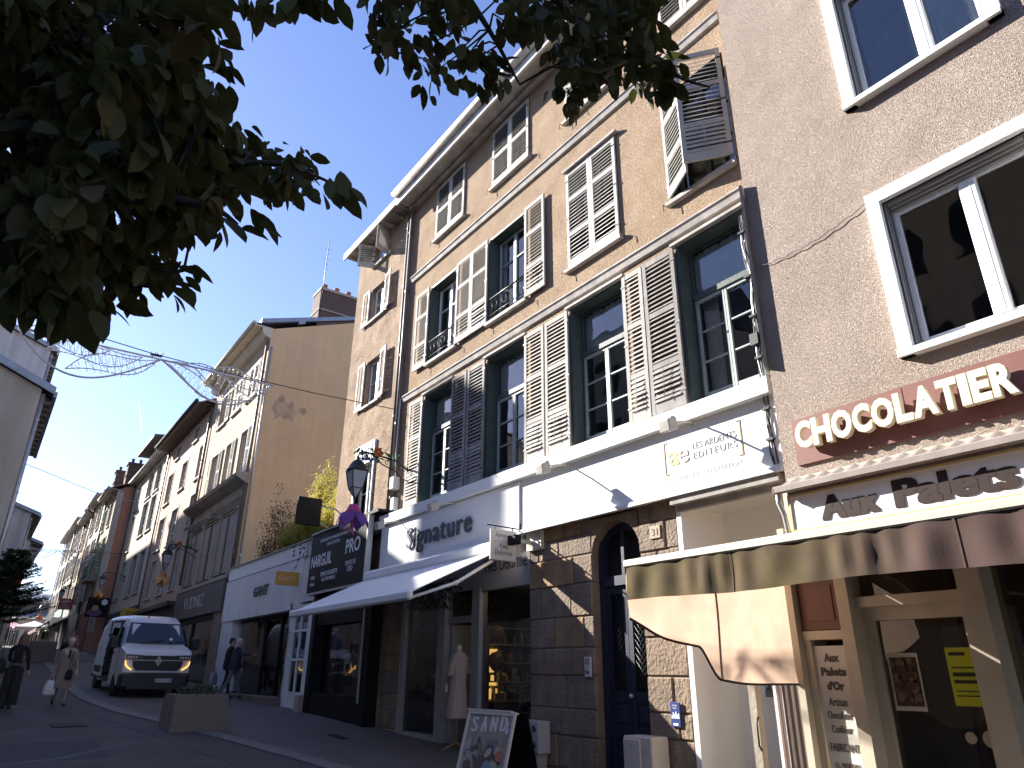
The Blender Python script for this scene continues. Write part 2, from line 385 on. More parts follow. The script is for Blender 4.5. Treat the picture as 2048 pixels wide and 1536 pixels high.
def shutter(root, hx, hy, ang, w, z0, z1, m, mids=(), pitch=.075, tiltp=None, name='shutter', st=.07, flip=1, rod=False):
    """louvred leaf hung at (hx, hy); ang = direction of the leaf from its hinge; tiltp = index of the panel with its blades set open"""
    e = Vector((math.cos(ang), math.sin(ang), 0)); n = Vector((e.y, -e.x, 0))
    if n.y > 0: n = -n
    t = .036; o = Vector((hx, hy, 0)); b = MB(); Z = Vector((0, 0, 1))
    B = lambda u0, u1, za, zb, d0=0., d1=t: b.obox(o+e*u0+n*d0+Z*za, e*(u1-u0), n*(d1-d0), Z*(zb-za))
    B(0, st, z0, z1); B(w-st, w, z0, z1)
    lv = [z0]+list(mids)+[z1]; rails = []
    for i, z in enumerate(lv):
        h = .16 if i == 0 else .085
        a = z if i == 0 else z-h/2 if i < len(lv)-1 else z-h
        B(st, w-st, a, a+h, .003, t-.003); rails.append((a, a+h))
    for i in range(len(lv)-1):
        za, zb = rails[i][1], rails[i+1][0]; k = max(1, int((zb-za)/pitch)); p = (zb-za)/k
        for j in range(k):
            zc = za+p*(j+.5)+rnd.uniform(-.003, .003)
            if tiltp == i:
                tl = R(68)+rnd.uniform(-.2, .12)
                d = n*math.cos(tl)*.075 - Z*math.sin(tl)*.075
                b.obox(o+e*st+n*(t*.4)+Z*(zc+.03), e*(w-2*st), d, n*.007+Z*.003)
            else:
                d = (n*.036 - Z*.047*flip)
                b.obox(o+e*st+n*.002+Z*(zc+.0235*flip), e*(w-2*st), d, Z*.009)
    s = obj(name, b, m, root)
    if tiltp is not None:
        za, zb = rails[tiltp][1], rails[tiltp+1][0]
        r = MB(); q = o+e*(w*.52)+n*(t+.055)
        r.tube([q+Z*(za+.02), q+Z*(zb-.02)], .006, 5); obj('tilt_rod', r, m, s)
    for zz in (z0+.22, (z0+z1)/2, z1-.22): obj('hinge', MB().obox(o-e*.02+n*(t-.002)+Z*zz, e*.1, n*.008, Z*.03), M_iron, s)
    return s

def gutter_pipe(root, x, y, z0, z1, r=.05, m=None, name='drainpipe'):
    b = MB(); b.tube([(x, y, z0), (x, y, z1)], r, 10)
    z = z0+.5
    while z < z1: b.lathe((x, y, z), [(r*1.25, -.03), (r*1.25, .03)], 10, 0, False); z += 1.9
    return obj(name, b, m or M_pipe, root)

def tiles_roof(mb, x0, x1, y0, z0, y1, z1, mi=0, th=.08):
    """a pitched roof slope from the eave (y0,z0) to the ridge (y1,z1)"""
    mb.prism([(x0, y0, z0), (x0, y1, z1), (x0, y1, z1+th), (x0, y0, z0+th)], (x1-x0, 0, 0), mi)

def chimney_pots(mb, pts, z, mi=1, r=.12, h=.45):
    for (x, y) in pts: mb.lathe((x, y, z), [(r, 0), (r*.85, h*.8), (r*1.05, h*.82), (r*1.05, h), (r*.7, h)], 10, mi, False)

# ================================================================ GROUND
M_asph = mat('asphalt', (.086, .079, .075), .85, (.063, .058, .055), 1.3, .35, 160, spec=.3)
M_slab = mat('pavement_resin', (.14, .12, .108), .8, (.10, .087, .079), 1.0, .4, 120, spec=.3)
M_kerb = mat('granite_kerb', (.17, .158, .148), .8, (.12, .112, .106), 5, .3, 90)
M_sett = mat('granite_setts', (.075, .067, .062), .85, (.045, .04, .038), 9, .7, 40)
g = MB()
xs = [400, 60, 6, -2, -6, -12, -18, -25, -32, -45, -60, -80, -118, -180, -500, -3000]
for i in range(len(xs)-1):
    a, b = xs[i], xs[i+1]
    g.quad((a, -600, gz(a)-.012), (b, -600, gz(b)-.012), (b, 600, gz(b)-.012), (a, 600, gz(a)-.012))
struct('ground', g, mat('far_ground', (.1, .095, .09), .9, (.07, .066, .062), .4))
def strip(name, left, right, m, dz, th=.03):
    """surface between two edge polylines, draped on the street slope"""
    b = MB()
    for i in range(len(left)-1):
        L0, L1, R0, R1 = left[i], left[i+1], right[i], right[i+1]
        P = [(p[0], p[1], gz(*p)+dz) for p in (L0, L1, R1, R0)]
        b.quad(*P)
        b.quad((P[0][0], P[0][1], P[0][2]-th), (P[1][0], P[1][1], P[1][2]-th), P[1], P[0]); b.quad(P[3], P[2], (P[2][0], P[2][1], P[2][2]-th), (P[3][0], P[3][1], P[3][2]-th))
    return struct(name, b, m)
KX = [6, -2, -6, -10.84, -12, -15.66, -18, -20.4, -25, -32, -45, -60, -80, -110]
KY = [6.4, 5.9, 5.45, 4.91, 4.75, 4.2, 3.8, 3.4, 3.15, 3.2, 3.5, 3.9, 4.2, 4.6]
kin = [(x, y) for x, y in zip(KX, KY)]; kout = [(x, y-.34) for x, y in kin]; gut = [(x, y-1.35+.45*max(0, min(1, (-x-10)/12))) for x, y in kin]
strip('road', [(x, -9.) for x in KX], gut, M_asph, 0)
strip('gutter', gut, kout, M_sett, .004)
strip('pavement', kin, [(x, 9.) for x in KX], M_slab, .012)
# kerb of separate granite lengths, nearly flush with the road
kb = MB(); 
for i in range(len(KX)-1):
    a, b = Vector((KX[i], KY[i])), Vector((KX[i+1], KY[i+1])); n = max(1, int((b-a).length/1.05)); t = (b-a).normalized(); q = Vector((t.y, -t.x)); q = q if q.y < 0 else -q
    for k in range(n):
        p0, p1 = a+(b-a)*(k/n)+t*.008, a+(b-a)*((k+1)/n)-t*.008
        z0, z1 = gz(p0.x)+.026, gz(p1.x)+.026
        c = [p0, p1, p1+q*.34, p0+q*.34]; zz = [z0, z1, z1, z0]
        kb.prism([(v.x, v.y, h-.06) for v, h in zip(c, zz)][::-1], (0, 0, .06))
struct('kerb', kb, M_kerb)
# dark repair seams and patches across the carriageway
M_seam = mat('tar_seam', (.02, .02, .021), .6)
M_patch = mat('asphalt_patch', (.04, .039, .041), .85, (.032, .031, .033), 2, .35, 160)
sm = MB()
for pts in ([(-18.6, -1.5), (-19.5, .6), (-20.3, 2.1), (-22.6, 3.3)], [(-16.6, -1), (-16.9, 1.2), (-17.3, 3.0)], [(-24.5, -1), (-23.4, .9), (-21.4, 1.9)], [(-12.5, -1), (-13.2, 1.4), (-15, 2.8)], [(-26, .2), (-30, 1.2), (-36, 1.5)]):
    for i in range(len(pts)-1):
        a, b = Vector(pts[i]), Vector(pts[i+1]); t = (b-a).normalized(); q = Vector((-t.y, t.x))*.035
        sm.quad(*[(p.x, p.y, gz(p.x)+.004) for p in (a-q, b-q, b+q, a+q)])
struct('road_seams', sm, M_seam)
pm = MB()
for (x0, x1, y0, y1) in ((-15.2, -13.1, -.5, 2.1), (-21.5, -19.8, -.6, 1.1), (-29, -25, .8, 2.4)):
    pm.quad(*[(x, y, gz(x)+.0025) for x, y in ((x0, y0), (x1, y0), (x1, y1), (x0, y1))])
struct('road_patches', pm, M_patch)
st_ = MB(); x = -.5
for x in [-1.2-1.55*k for k in range(18)]:
    y0 = 5.9 - .0+(-(x+2)*-.12 if x < -2 else 0); y0 = max(3.6, 5.9+.118*(x+2))
    st_.quad(*[(a, b, gz(a)+.0145) for a, b in ((x, y0+.1), (x-.016, y0+.1), (x-.016, 7.3), (x, 7.3))])
struct('pavement_joints', st_, M_seam)
# cast-iron covers in the pavement and road
for i, (x, y, w, d, l) in enumerate(((-14.4, 6.0, .62, .2, 'narrow dark iron cover set in the pavement behind the stone planter'), (-17.9, 1.6, .62, .62, 'square iron cover in the asphalt in front of the walking woman'))):
    m = MB(); m.obox((x, y, gz(x)+.008), (w, 0, -.05*w), (0, d, 0), (0, 0, .014)); 
    for k in range(5): m.obox((x+.04, y+.03+(d-.08)*k/5, gz(x)+.022), (w-.08, 0, -.05*(w-.08)), (0, .02, 0), (0, 0, .006))
    single('manhole_cover', m, mat('cast_iron', (.03, .029, .028), .7, (.02, .019, .018), 9, spec=.15), l, 'manhole cover')
# ================================================================ MAIN ORANGE BUILDING (x -15.2 .. -4.72)
Y = 7.5
B2 = thing('orange_apartment_building', 'orange rendered four storey building with grey louvred shutters above a long white shop fascia', 'building', (-10, Y, .2))
BAY = [(-14.0, -12.66), (-11.32, -9.94), (-8.62, -7.22), (-6.07, -4.80)]
CB = [(-13.93, -12.52), (-11.27, -9.83), (-8.58, -7.19), (-5.96, -4.80)]
holes = [(a, b, 5.08, 7.71) for a, b in BAY] + [(a, b, 8.56, 10.72) for a, b in BAY] + [(a, b, 12.1, 13.78) for a, b in CB]
m = MB(); wall(m, -15.25, -4.60, 3.8, 14.0, Y, holes, .3, 0, 1)
m.quad((-15.25, Y, 3.8), (-15.25, Y, 14), (-15.25, 15, 14), (-15.25, 15, 3.8)); m.quad((-4.72, Y, 3.8), (-4.72, 15, 3.8), (-4.72, 15, 14), (-4.72, Y, 14))
m.quad((-15.25, 15, 3.8), (-15.25, 15, 14), (-4.72, 15, 14), (-4.72, 15, 3.8))
obj('wall', m, [M_orange, M_frame], B2)
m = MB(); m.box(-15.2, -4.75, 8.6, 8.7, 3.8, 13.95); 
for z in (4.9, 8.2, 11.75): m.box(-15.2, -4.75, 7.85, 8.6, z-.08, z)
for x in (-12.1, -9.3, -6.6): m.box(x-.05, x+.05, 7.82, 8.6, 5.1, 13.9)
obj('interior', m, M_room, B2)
# string courses
for z in (7.95, 11.43):
    m = MB(); m.prism([(-15.1, Y, z-.085), (-15.1, Y-.05, z-.07), (-15.1, Y-.075, z+.02), (-15.1, Y-.1, z+.05), (-15.1, Y-.1, z+.075), (-15.1, Y, z+.1)], (10.36, 0, 0))
    obj('string_course', m, M_trimw, B2)
# eave: boarded soffit, fascia and gutter, tiled roof
m = MB(); m.box(-15.35, -4.0, 6.98, Y+.2, 13.95, 14.02); m.box(-15.35, -4.0, 7.32, Y+.02, 13.84, 13.949, 0)
m.box(-15.38, -4.0, 6.93, 6.985, 13.86, 14.1, 1); m.tube([(-15.4, 6.86, 14.2), (-4, 6.86, 14.2)], .11, 8, 1); m.box(-15.36, -4, 6.86, 7.0, 14.1, 14.28, 1)
obj('eave', m, [M_eave, M_eavew], B2)
m = MB(); tiles_roof(m, -15.4, -4.0, 6.8, 14.26, 11.2, 16.3); tiles_roof(m, -15.4, -4.0, 15.2, 14.26, 11.2, 16.3); obj('roof', m, M_tile, B2)
gutter_pipe(B2, -15.27, Y-.09, 4.95, 13.85)
# cables clipped beside the party wall
m = MB()
for k in range(5):
    q = []
    for i in range(24):
        z = 7.5-3.6*i/23; q.append((-4.80+.012*k+.02*math.sin(i*1.1+k*2)+.05*max(0, math.sin(z*2.2))**6, Y-.14-.012*(k % 3)+.012*math.sin(i*.8+k), z))
    m.tube(q, .009+.003*(k % 2), 5, k % 2)
for z in (7.2, 6.5, 5.9, 5.3, 4.6, 4.2): m.box(-4.83, -4.73, Y-.19, Y-.1, z, z+.03, 0)
m.box(-4.86, -4.74, Y-.2, Y-.06, 5.5, 5.66, 0)
obj('cable_bundle', m, [M_iron, M_alu], B2)
# windows
net = lambda a, b, z0, z1: (a, b, z0, z1, M_curtain)
for i, (a, b) in enumerate(BAY):
    cu = [[net(a+.1, b-.1, 6.86, 7.6)], [net(a+.1, b-.1, 6.86, 7.6), net(b-.42, b-.1, 5.2, 6.8)], [net(a+.1, b-.1, 6.86, 7.6)], [net(a+.12, a+.42, 5.2, 6.8), net(a+.1, b-.1, 6.9, 7.6)]][i]
    f = window(B2, a+.06, b-.06, 5.1, 7.66, Y+.2, M_frame, 2, 1, .05, .02, 6.82, mul=.05, curtain=cu)
    s = MB()
    cx = (a+b)/2; zt = 6.77
    for (u0, u1) in ((a+.112, cx-.006), (cx+.006, b-.112)):
        s.box(u0, u0+.036, Y+.19, Y+.235, 5.19, zt); s.box(u1-.036, u1, Y+.19, Y+.235, 5.19, zt)
        s.box(u0+.05, u1-.05, Y+.191, Y+.234, 5.19, 5.27); s.box(u0+.05, u1-.05, Y+.191, Y+.234, zt-.05, zt)
        for k in (1, 2): zz = 5.27+(zt-5.32)*k/3; s.box(u0+.05, u1-.05, Y+.2, Y+.23, zz-.011, zz+.011)
    obj('casement', s, M_sash, f)
    # timber lining of the opening
    l = MB(); l.box(a, a+.055, Y-.02, Y+.199, 5.08, 7.71); l.box(b-.055, b, Y-.02, Y+.199, 5.08, 7.71); l.box(a+.055, b-.055, Y-.018, Y+.199, 7.655, 7.71)
    obj('window_lining', l, M_frame, B2)
    k = MB(); k.box(a-.05, b+.05, Y-.1, Y-.002, 7.712, 7.76); obj('lintel_drip', k, M_trimw, B2)
for i, (a, b) in enumerate(BAY):
    if i in (0, 1):
        cu = [[net(a+.4, b-.1, 8.65, 10.6)], [net(a+.08, a+.35, 8.65, 10.6), net(b-.4, b-.1, 8.65, 10.6)]][i]
        f = window(B2, a+.06, b-.06, 8.6, 10.67, Y+.2, M_frame, 2, 1, .05, .02, mul=.05, curtain=cu)
        s = MB(); cx = (a+b)/2
        for (u0, u1) in ((a+.112, cx-.006), (cx+.006, b-.112)):
            s.box(u0, u0+.038, Y+.19, Y+.235, 8.69, 10.6); s.box(u1-.038, u1, Y+.19, Y+.235, 8.69, 10.6)
            for k in (0, 1, 2, 3): zz = 8.72+1.86*k/3; s.box(u0+.05, u1-.05, Y+.2, Y+.23, zz-.013, zz+.013)
        obj('casement', s, M_sash if i else M_whitep, f)
        l = MB(); l.box(a, a+.055, Y-.02, Y+.199, 8.56, 10.72); l.box(b-.055, b, Y-.02, Y+.199, 8.56, 10.72); l.box(a+.055, b-.055, Y-.018, Y+.199, 10.665, 10.72)
        obj('window_lining', l, M_frame, B2)
        # wrought-iron guard
        r = MB(); r.tube([(a+.02, Y-.03, 9.12), (b-.02, Y-.03, 9.12)], .018, 6); r.tube([(a+.02, Y-.03, 8.72), (b-.02, Y-.03, 8.72)], .01, 5)
        n = 7
        for k in range(n):
            x0 = a+.08+(b-a-.16)*k/n; x1 = a+.08+(b-a-.16)*(k+1)/n
            r.tube([(x0, Y-.03, 8.72), (x1, Y-.03, 9.12)], .007, 4); r.tube([(x1, Y-.03, 8.72), (x0, Y-.03, 9.12)], .007, 4)
        for k in range(14):
            w = k/14*2*math.pi; w2 = (k+1)/14*2*math.pi; cx = (a+b)/2
            r.tube([(cx+.13*math.cos(w), Y-.04, 8.92+.13*math.sin(w)), (cx+.13*math.cos(w2), Y-.04, 8.92+.13*math.sin(w2))], .009, 4)
        obj('guard_rail', r, M_iron, B2)
    else:
        window(B2, a+.06, b-.06, 8.6, 10.67, Y+.2, M_frame, 2, 3, .07, .03, mul=.1)
for a, b in CB: window(B2, a+.05, b-.05, 12.14, 13.75, Y+.2, M_frame, 2, 2, .06, .03)
# sills
for (z, L) in ((8.56, BAY), (12.1, CB)):
    for a, b in L:
        k = MB(); k.box(a-.06, b+.06, Y-.09, Y-.002, z-.07, z); k.box(a-.02, b+.02, Y, Y+.24, z-.001, z+.012); obj('window_sill', k, M_trimw, B2)
# shutters, first floor row (long, with blades set open low down)
hw = .655
for i, (a, b) in enumerate(BAY):
    ms = [(M_shut, M_shutd), (M_shutd, M_shut), (M_shut, M_shut), (M_shutd, M_shutd)][i]  # chimney shadow painted into first bay's right leaf and second bay's left
    shutter(B2, a-.01, Y-.045, math.pi, hw, 5.1, 7.7, ms[0], (5.85, 6.72), tiltp=0, pitch=.076)
    if i < 3: shutter(B2, b+.01, Y-.045, 0, .60 if i < 2 else .45, 5.1, 7.7, ms[1], (5.85, 6.72), tiltp=0, pitch=.076)
shutter(B2, -4.72, Y-.05, R(-62), .37, 5.05, 7.78, M_shutd, (5.85, 6.72), pitch=.052)
# second floor row
for i, (a, b) in enumerate(BAY[:2]):
    shutter(B2, a-.01, Y-.045, math.pi, hw, 8.55, 10.72, M_shut, (9.2, 10.0), tiltp=0 if i else None, pitch=.076)
    shutter(B2, b+.01, Y-.045, 0, hw, 8.55, 10.72, M_shut, (9.2, 10.0), tiltp=0 if i else None, pitch=.076)
a, b = BAY[2]
shutter(B2, a+.02, Y-.01, 0, .68, 8.58, 10.76, M_shutw, (9.3, 10.1), pitch=.076); shutter(B2, b-.01, Y-.01, math.pi, .68, 8.58, 10.76, M_shutw, (9.3, 10.1), pitch=.076)
k = MB(); k.box(a-.03, b+.08, Y-.1, Y-.002, 10.79, 10.83); obj('lintel_drip', k, M_trimw, B2)
a, b = BAY[3]
shutter(B2, a+.01, Y-.03, R(-26), .70, 8.62, 10.8, M_shutw, (9.3, 10.1), pitch=.076)
shutter(B2, b-.02, Y-.03, R(180+37), .72, 8.66, 10.78, M_shut, (9.35, 10.1), pitch=.075, tiltp=0)
# third floor row (closed)
for a, b in CB:
    w = (b-a)/2-.015
    shutter(B2, a+.01, Y-.01, 0, w, 12.1, 13.76, M_shutw, (12.95,), pitch=.076); shutter(B2, b-.01, Y-.01, math.pi, w, 12.1, 13.76, M_shutw, (12.95,), pitch=.076)
# iron shutter stays under the sills
m = MB()
for a, b in BAY+CB[:]:
    z = 8.52 if (a, b) in BAY else 12.06
    for x in (a-.08, b+.08): m.tube([(x, Y-.01, z), (x, Y-.12, z), (x+.01, Y-.12, z-.13)], .008, 4)
obj('shutter_stays', m, M_iron, B2); bpy.data.objects['shutter_stays'].name = 'shutter_stay'
# --- ground floor: granite piers, arched door, porch and shopfront
def blocks(x0, x1, z0, z1, y, depth=.35, seed=1, rows=None):
    b = MB(); r = random.Random(seed); z = z0
    b.box(x0+.012, x1-.012, y+.012, y+depth, z0, z1, 1)
    while z < z1-.05:
        h = min(r.uniform(.3, .52), z1-z)
        if z1-z-h < .2: h = z1-z
        x = x0; first = True
        while x < x1-.02:
            w = r.uniform(.4, .85) if not first or r.random() < .5 else r.uniform(.25, .5); first = False
            if x1-x-w < .22: w = x1-x
            b.cbox(x+.006, x+w-.006, y-r.uniform(0, .018), y+.2, z+.006, z+h-.006, .018, r.choice((0, 0, 2, 2, 3)))
            x += w
        z += h
    return b
obj('stone_pier', blocks(-9.87, -8.27, -.1, 3.84, Y, seed=3), [M_stone, M_mortar, M_stoneg, M_stoneo], B2)
obj('stone_pier', blocks(-7.25, -6.5, -.1, 3.84, Y, seed=5), [M_stone, M_mortar, M_stoneg, M_stoneo], B2)
obj('stone_pier', blocks(-15.3, -14.42, .1, 3.3, Y, seed=8), [M_stone, M_mortar, M_stoneg, M_stoneo], B2)
m = MB(); v = []; n = 14
cx, rx = -7.76, .51
arc = [(cx+rx*math.cos(math.pi*k/n), 3.28+.42*math.sin(math.pi*k/n)) for k in range(n+1)]
for k in range(n): m.quad((arc[k][0], Y, arc[k][1]), (arc[k][0], Y, 3.84), (arc[k+1][0], Y, 3.84), (arc[k+1][0], Y, arc[k+1][1])); m.quad((arc[k][0], Y, arc[k][1]), (arc[k+1][0], Y, arc[k+1][1]), (arc[k+1][0], Y+.3, arc[k+1][1]), (arc[k][0], Y+.3, arc[k][1]))
obj('door_arch', m, M_stone, B2)
# blue double door
M_blue = mat('blue_door_paint', (.020, .027, .052), .5, (.013, .018, .036), 6, .15, 40, streak=.2)
D = MB(); y = Y+.2
D.box(-8.28, -8.2, y-.06, y+.1, -.1, 3.75); D.box(-7.32, -7.24, y-.06, y+.1, -.1, 3.75); D.box(-8.2, -7.32, y-.05, y+.1, 2.78, 2.92)
for k in range(n): D.quad((arc[k][0], y-.03, arc[k][1]+.02), (arc[k+1][0], y-.03, arc[k+1][1]+.02), (cx+.42*math.cos(math.pi*(k+1)/n), y-.03, 3.2+.38*math.sin(math.pi*(k+1)/n)), (cx+.42*math.cos(math.pi*k/n), y-.03, 3.2+.38*math.sin(math.pi*k/n)))
D.box(-7.79, -7.73, y-.04, y+.02, 2.92, 3.6)
door = obj('door', D, M_blue, B2)
for (u0, u1) in ((-8.2, -7.765), (-7.755, -7.32)):
    l = MB(); l.box(u0, u0+.085, y, y+.05, -.05, 2.78); l.box(u1-.085, u1, y, y+.05, -.05, 2.78)
    for z0, z1 in ((-.05, .14), (.72, .86), (1.18, 1.32), (2.66, 2.78)): l.box(u0+.085, u1-.085, y+.002, y+.048, z0, z1)
    for z0, z1 in ((.14, .72), (.86, 1.18)): l.box(u0+.085, u1-.085, y+.025, y+.04, z0, z1); l.cbox(u0+.12, u1-.12, y+.008, y+.03, z0+.05, z1-.05, .02)
    lf = obj('door_leaf', l, M_blue, door)
    gr = MB(); w = u1-u0-.17
    for k in range(-14, 16):
        for sg in (1, -1):
            p0 = Vector((u0+.085+(k*.075 if sg > 0 else w-k*.075), 0, 1.32)); 
            t0, t1 = 0., 1.34
            q = []
            for s_ in (t0, t1): q.append((p0.x+sg*s_*.8, p0.z+s_))
            # clip to the light
            xa, xb = u0+.085, u1-.085
            (ax, az), (bx, bz) = q
            def atx(X): return az+(X-ax)/(bx-ax)*(bz-az)
            lo, hi = (xa, xb) if sg > 0 else (xb, xa)
            if (ax-lo)*sg < 0: ax, az = lo, az+(lo-ax)/(sg*.8)
            if (bx-hi)*sg > 0: bx, bz = hi, az+(hi-ax)/(sg*.8)
            if bz-az > .05 and az < 2.66: gr.tube([(ax, y+.02, az), (bx, y+.02, min(bz, 2.66))], .006, 4)
    obj('door_grille', gr, M_iron, door)
kn = MB(); kn.ball((-7.72, y-.05, 1.26), .035, n=10); kn.tube([(-7.72, y, 1.26), (-7.72, y-.04, 1.26)], .012, 6); obj('door_knob', kn, M_alu, door)
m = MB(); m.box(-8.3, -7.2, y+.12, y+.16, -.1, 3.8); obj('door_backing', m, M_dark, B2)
m = MB(); m.box(-8.25, -7.27, Y-.1, Y+.2, -.15, gz(-7.7)+.09); obj('door_step', m, M_kerb, B2)
# recessed white porch
m = MB()
m.box(-6.5, -6.42, Y-.01, 8.6, -.1, 3.75); m.box(-6.42, -4.7, Y+.9, Y+1.0, 2.95, 3.7); m.box(-6.42, -4.7, Y+.1, 8.6, 3.7, 3.84)
m.box(-6.42, -4.75, Y+.85, Y+.95, -.1, 1.6)
obj('porch', m, M_white, B2)
m = MB(); m.box(-6.45, -4.75, Y-.05, Y+.04, 3.62, 3.70); m.box(-6.47, -4.75, Y-.16, Y+.02, 3.70, 3.80, 0); obj('porch_head', m, M_eave, B2)
window(B2, -6.42, -4.75, 1.6, 2.95, Y+.9, M_alu, 2, 1, .05, name='porch_window', glass=M_shopglass)
m = MB(); m.box(-5.55, -4.75, Y+.35, Y+.4, -.1, 1.95, 0)
for k in range(9): m.box(-5.5+.08*k, -5.47+.08*k, Y+.335, Y+.349, 0, 1.9, 1)
obj('striped_panel', m, [M_whitep, mat('stripe_brown', (.16, .1, .08))], B2)
m = MB(); m.box(-5.72, -5.62, Y+.1, Y+.2, -.1, 1.75); m.tube([(-5.6, Y+.08, .75), (-5.6, Y+.04, .8), (-5.6, Y+.04, 1.05), (-5.6, Y+.08, 1.1)], .012, 6, 1); obj('gate_post', m, [M_stonetrim, M_iron], B2)
# shopfront (linen shop)
M_shopf = mat('shopfront_paint', (.34, .325, .32), .5, (.28, .27, .265), 3)
gsh = gz(-12)
m = MB()
m.box(-11.62, -11.36, Y-.04, Y+.14, 0, 3.02); m.box(-12.86, -12.6, Y-.04, Y+.14, .1, 3.02); m.box(-14.42, -14.26, Y-.04, Y+.14, .1, 3.02)
m.box(-11.36, -9.87, Y-.02, Y+.12, 2.96, 3.02); m.box(-11.36, -9.87, Y-.03, Y+.12, -.1, .78); m.box(-14.26, -12.86, Y-.02, Y+.12, 2.94, 3.02); m.box(-14.26, -12.86, Y-.05, Y+.12, 0, .44)
m.box(-12.6, -11.62, Y+.05, Y+.12, 2.44, 2.56); m.box(-14.42, -9.87, Y+.0, Y+.1, 3.02, 3.8)
sf = obj('shopfront', m, M_shopf, B2)
for k, (a, b, z0, z1) in enumerate(((-11.36, -9.87, .78, 2.96), (-14.26, -12.86, .44, 2.94), (-12.6, -11.62, 2.56, 3.02))):
    gq = MB(); gq.quad((a, Y+.05, z0), (b, Y+.05, z0), (b, Y+.05, z1), (a, Y+.05, z1)); obj('display_pane', gq, M_shopglass, sf)
d = MB(); dy = Y+.9   # glazed door standing open inwards
d.obox((-12.58, Y+.1, .32), (.0, .9, 0), (.05, 0, 0), (0, 0, 2.1)); obj('shop_door', d, M_shopf, sf)
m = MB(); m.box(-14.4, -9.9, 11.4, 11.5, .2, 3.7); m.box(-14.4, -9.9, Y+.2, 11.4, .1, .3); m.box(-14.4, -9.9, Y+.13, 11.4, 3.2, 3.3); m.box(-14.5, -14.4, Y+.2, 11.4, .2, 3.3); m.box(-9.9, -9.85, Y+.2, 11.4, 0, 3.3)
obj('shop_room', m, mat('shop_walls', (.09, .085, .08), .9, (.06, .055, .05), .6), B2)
m = MB()   # shelves glimpsed inside, on the end wall of the shop
for z in (.95, 1.35, 1.75, 2.15, 2.5): m.box(-14.38, -14.1, 8.9, 11.2, z, z+.03, 0)
for k in range(64): y_ = 8.95+.068*(k % 32); z = (.98, 1.38, 1.78, 2.18)[(k*5) % 4]; m.box(-14.36, -14.12-.05*(k % 3), y_, y_+.055, z, z+rnd.uniform(.1, .28), 1+(k*3) % 2)
m.box(-12.6, -12.54, 9.6, 9.7, .3, 2.6, 0); m.box(-12.6, -12.54, 10.5, 10.6, .3, 2.6, 0); m.box(-12.6, -12.54, 9.6, 10.6, 2.5, 2.6, 0)
obj('shop_shelves', m, [mat('shelf_white', (.5, .48, .44)), mat('towel_grey', (.3, .28, .27)), mat('towel_cream', (.5, .43, .3))], B2)
bpy.data.objects['shop_shelves'].name = 'shop_shelf'
M_lampw = mat('lit_lamp', (1, .9, .7), emit=((1, .75, .42), 9))
m = MB()
for (x, y_) in ((-11.2, 8.3), (-12.0, 9.3), (-12.6, 10.1), (-10.9, 8.0)): m.lathe((x, y_, 3.17), [(.05, 0), (.05, .03)], 10)
obj('ceiling_spot', m, M_lampw, B2)
m = MB(); [m.box(-14.39, -14.30, 9.65, 9.93, 1.0+.28*k, 1.22+.28*k) for k in range(4)]; obj('lit_niche', m, mat('warm_niche', (.5, .3, .1), emit=((1, .55, .15), .35)), B2)
# white fascia over the ground floor
m = MB(); m.box(-9.94, -4.64, 7.36, Y, 3.83, 4.80); m.box(-15.2, -9.945, 7.36, Y, 3.80, 4.80)
m.prism([(-15.62, 7.24, 4.78), (-15.62, 7.24, 5.0), (-15.62, 7.5, 5.05), (-15.62, 7.5, 4.78)], (10.96, 0, 0))
m.prism([(-15.62, 7.24, 4.78), (-15.62, 7.5, 4.78), (-15.62, 7.5, 4.55), (-15.62, 7.42, 4.62), (-15.62, 7.36, 4.7)], (.1, 0, 0))
m.box(-9.9, -4.66, 7.3, 7.36, 3.80, 3.86)
fas = obj('fascia', m, M_white, B2)
# publisher's lettering and mark on the fascia
m = MB(); yf = 7.357; EX, EZ = (1, 0, 0), (0, 0, 1)
text_mb(m, 'LES ARDENTS', (-6.0, yf, 4.385), EX, EZ, .72, .09, .003, -.002, 0)
text_mb(m, 'EDITEURS', (-6.0, yf, 4.25), EX, EZ, .72, .09, .003, -.002, 0, space=1.2)
text_mb(m, "GALERIE BUREAU D'EDITION", (-6.45, yf, 4.0), EX, EZ, 1.2, .075, .002, -.001, 1)
text_mb(m, 'a', (-6.44, yf, 4.24), EX, EZ, .19, .2, .004, .01, 2); text_mb(m, 'e', (-6.27, yf-.003, 4.24), EX, EZ, .19, .2, .004, .01, 3)
for sx, x0 in ((1, -6.52), (-1, -5.2)):
    m.box(min(x0, x0+sx*.02), max(x0, x0+sx*.02), yf-.004, yf, 4.14, 4.58, 4); m.box(min(x0, x0+sx*.07), max(x0, x0+sx*.07), yf-.0045, yf, 4.58, 4.597, 4); m.box(min(x0, x0+sx*.07), max(x0, x0+sx*.07), yf-.0045, yf, 4.123, 4.14, 4)
obj('fascia_lettering', m, [mat('letter_grey', (.22, .22, .23), .5), mat('letter_silver', (.62, .62, .62), .35), mat('mark_yellow', (.85, .68, .12), .5), mat('mark_pink', (.85, .45, .45), .5), mat('bracket_gold', (.35, .24, .1), .4)], fas)
m = MB(); text_mb(m, 'Yves Delorme', (-11.3, Y-.001, 3.28), EX, EZ, 1.35, .26, .01, 0, 0); obj('shopfront_lettering', m, mat('letter_dark', (.05, .05, .055), .5), sf)
m = MB(); text_mb(m, 'les Passions', (-14.1, Y+.045, 2.32), EX, EZ, .95, .17, .003, -.004, 0, shear=.2); obj('window_lettering', m, mat('letter_pale', (.4, .4, .4), .5), sf)

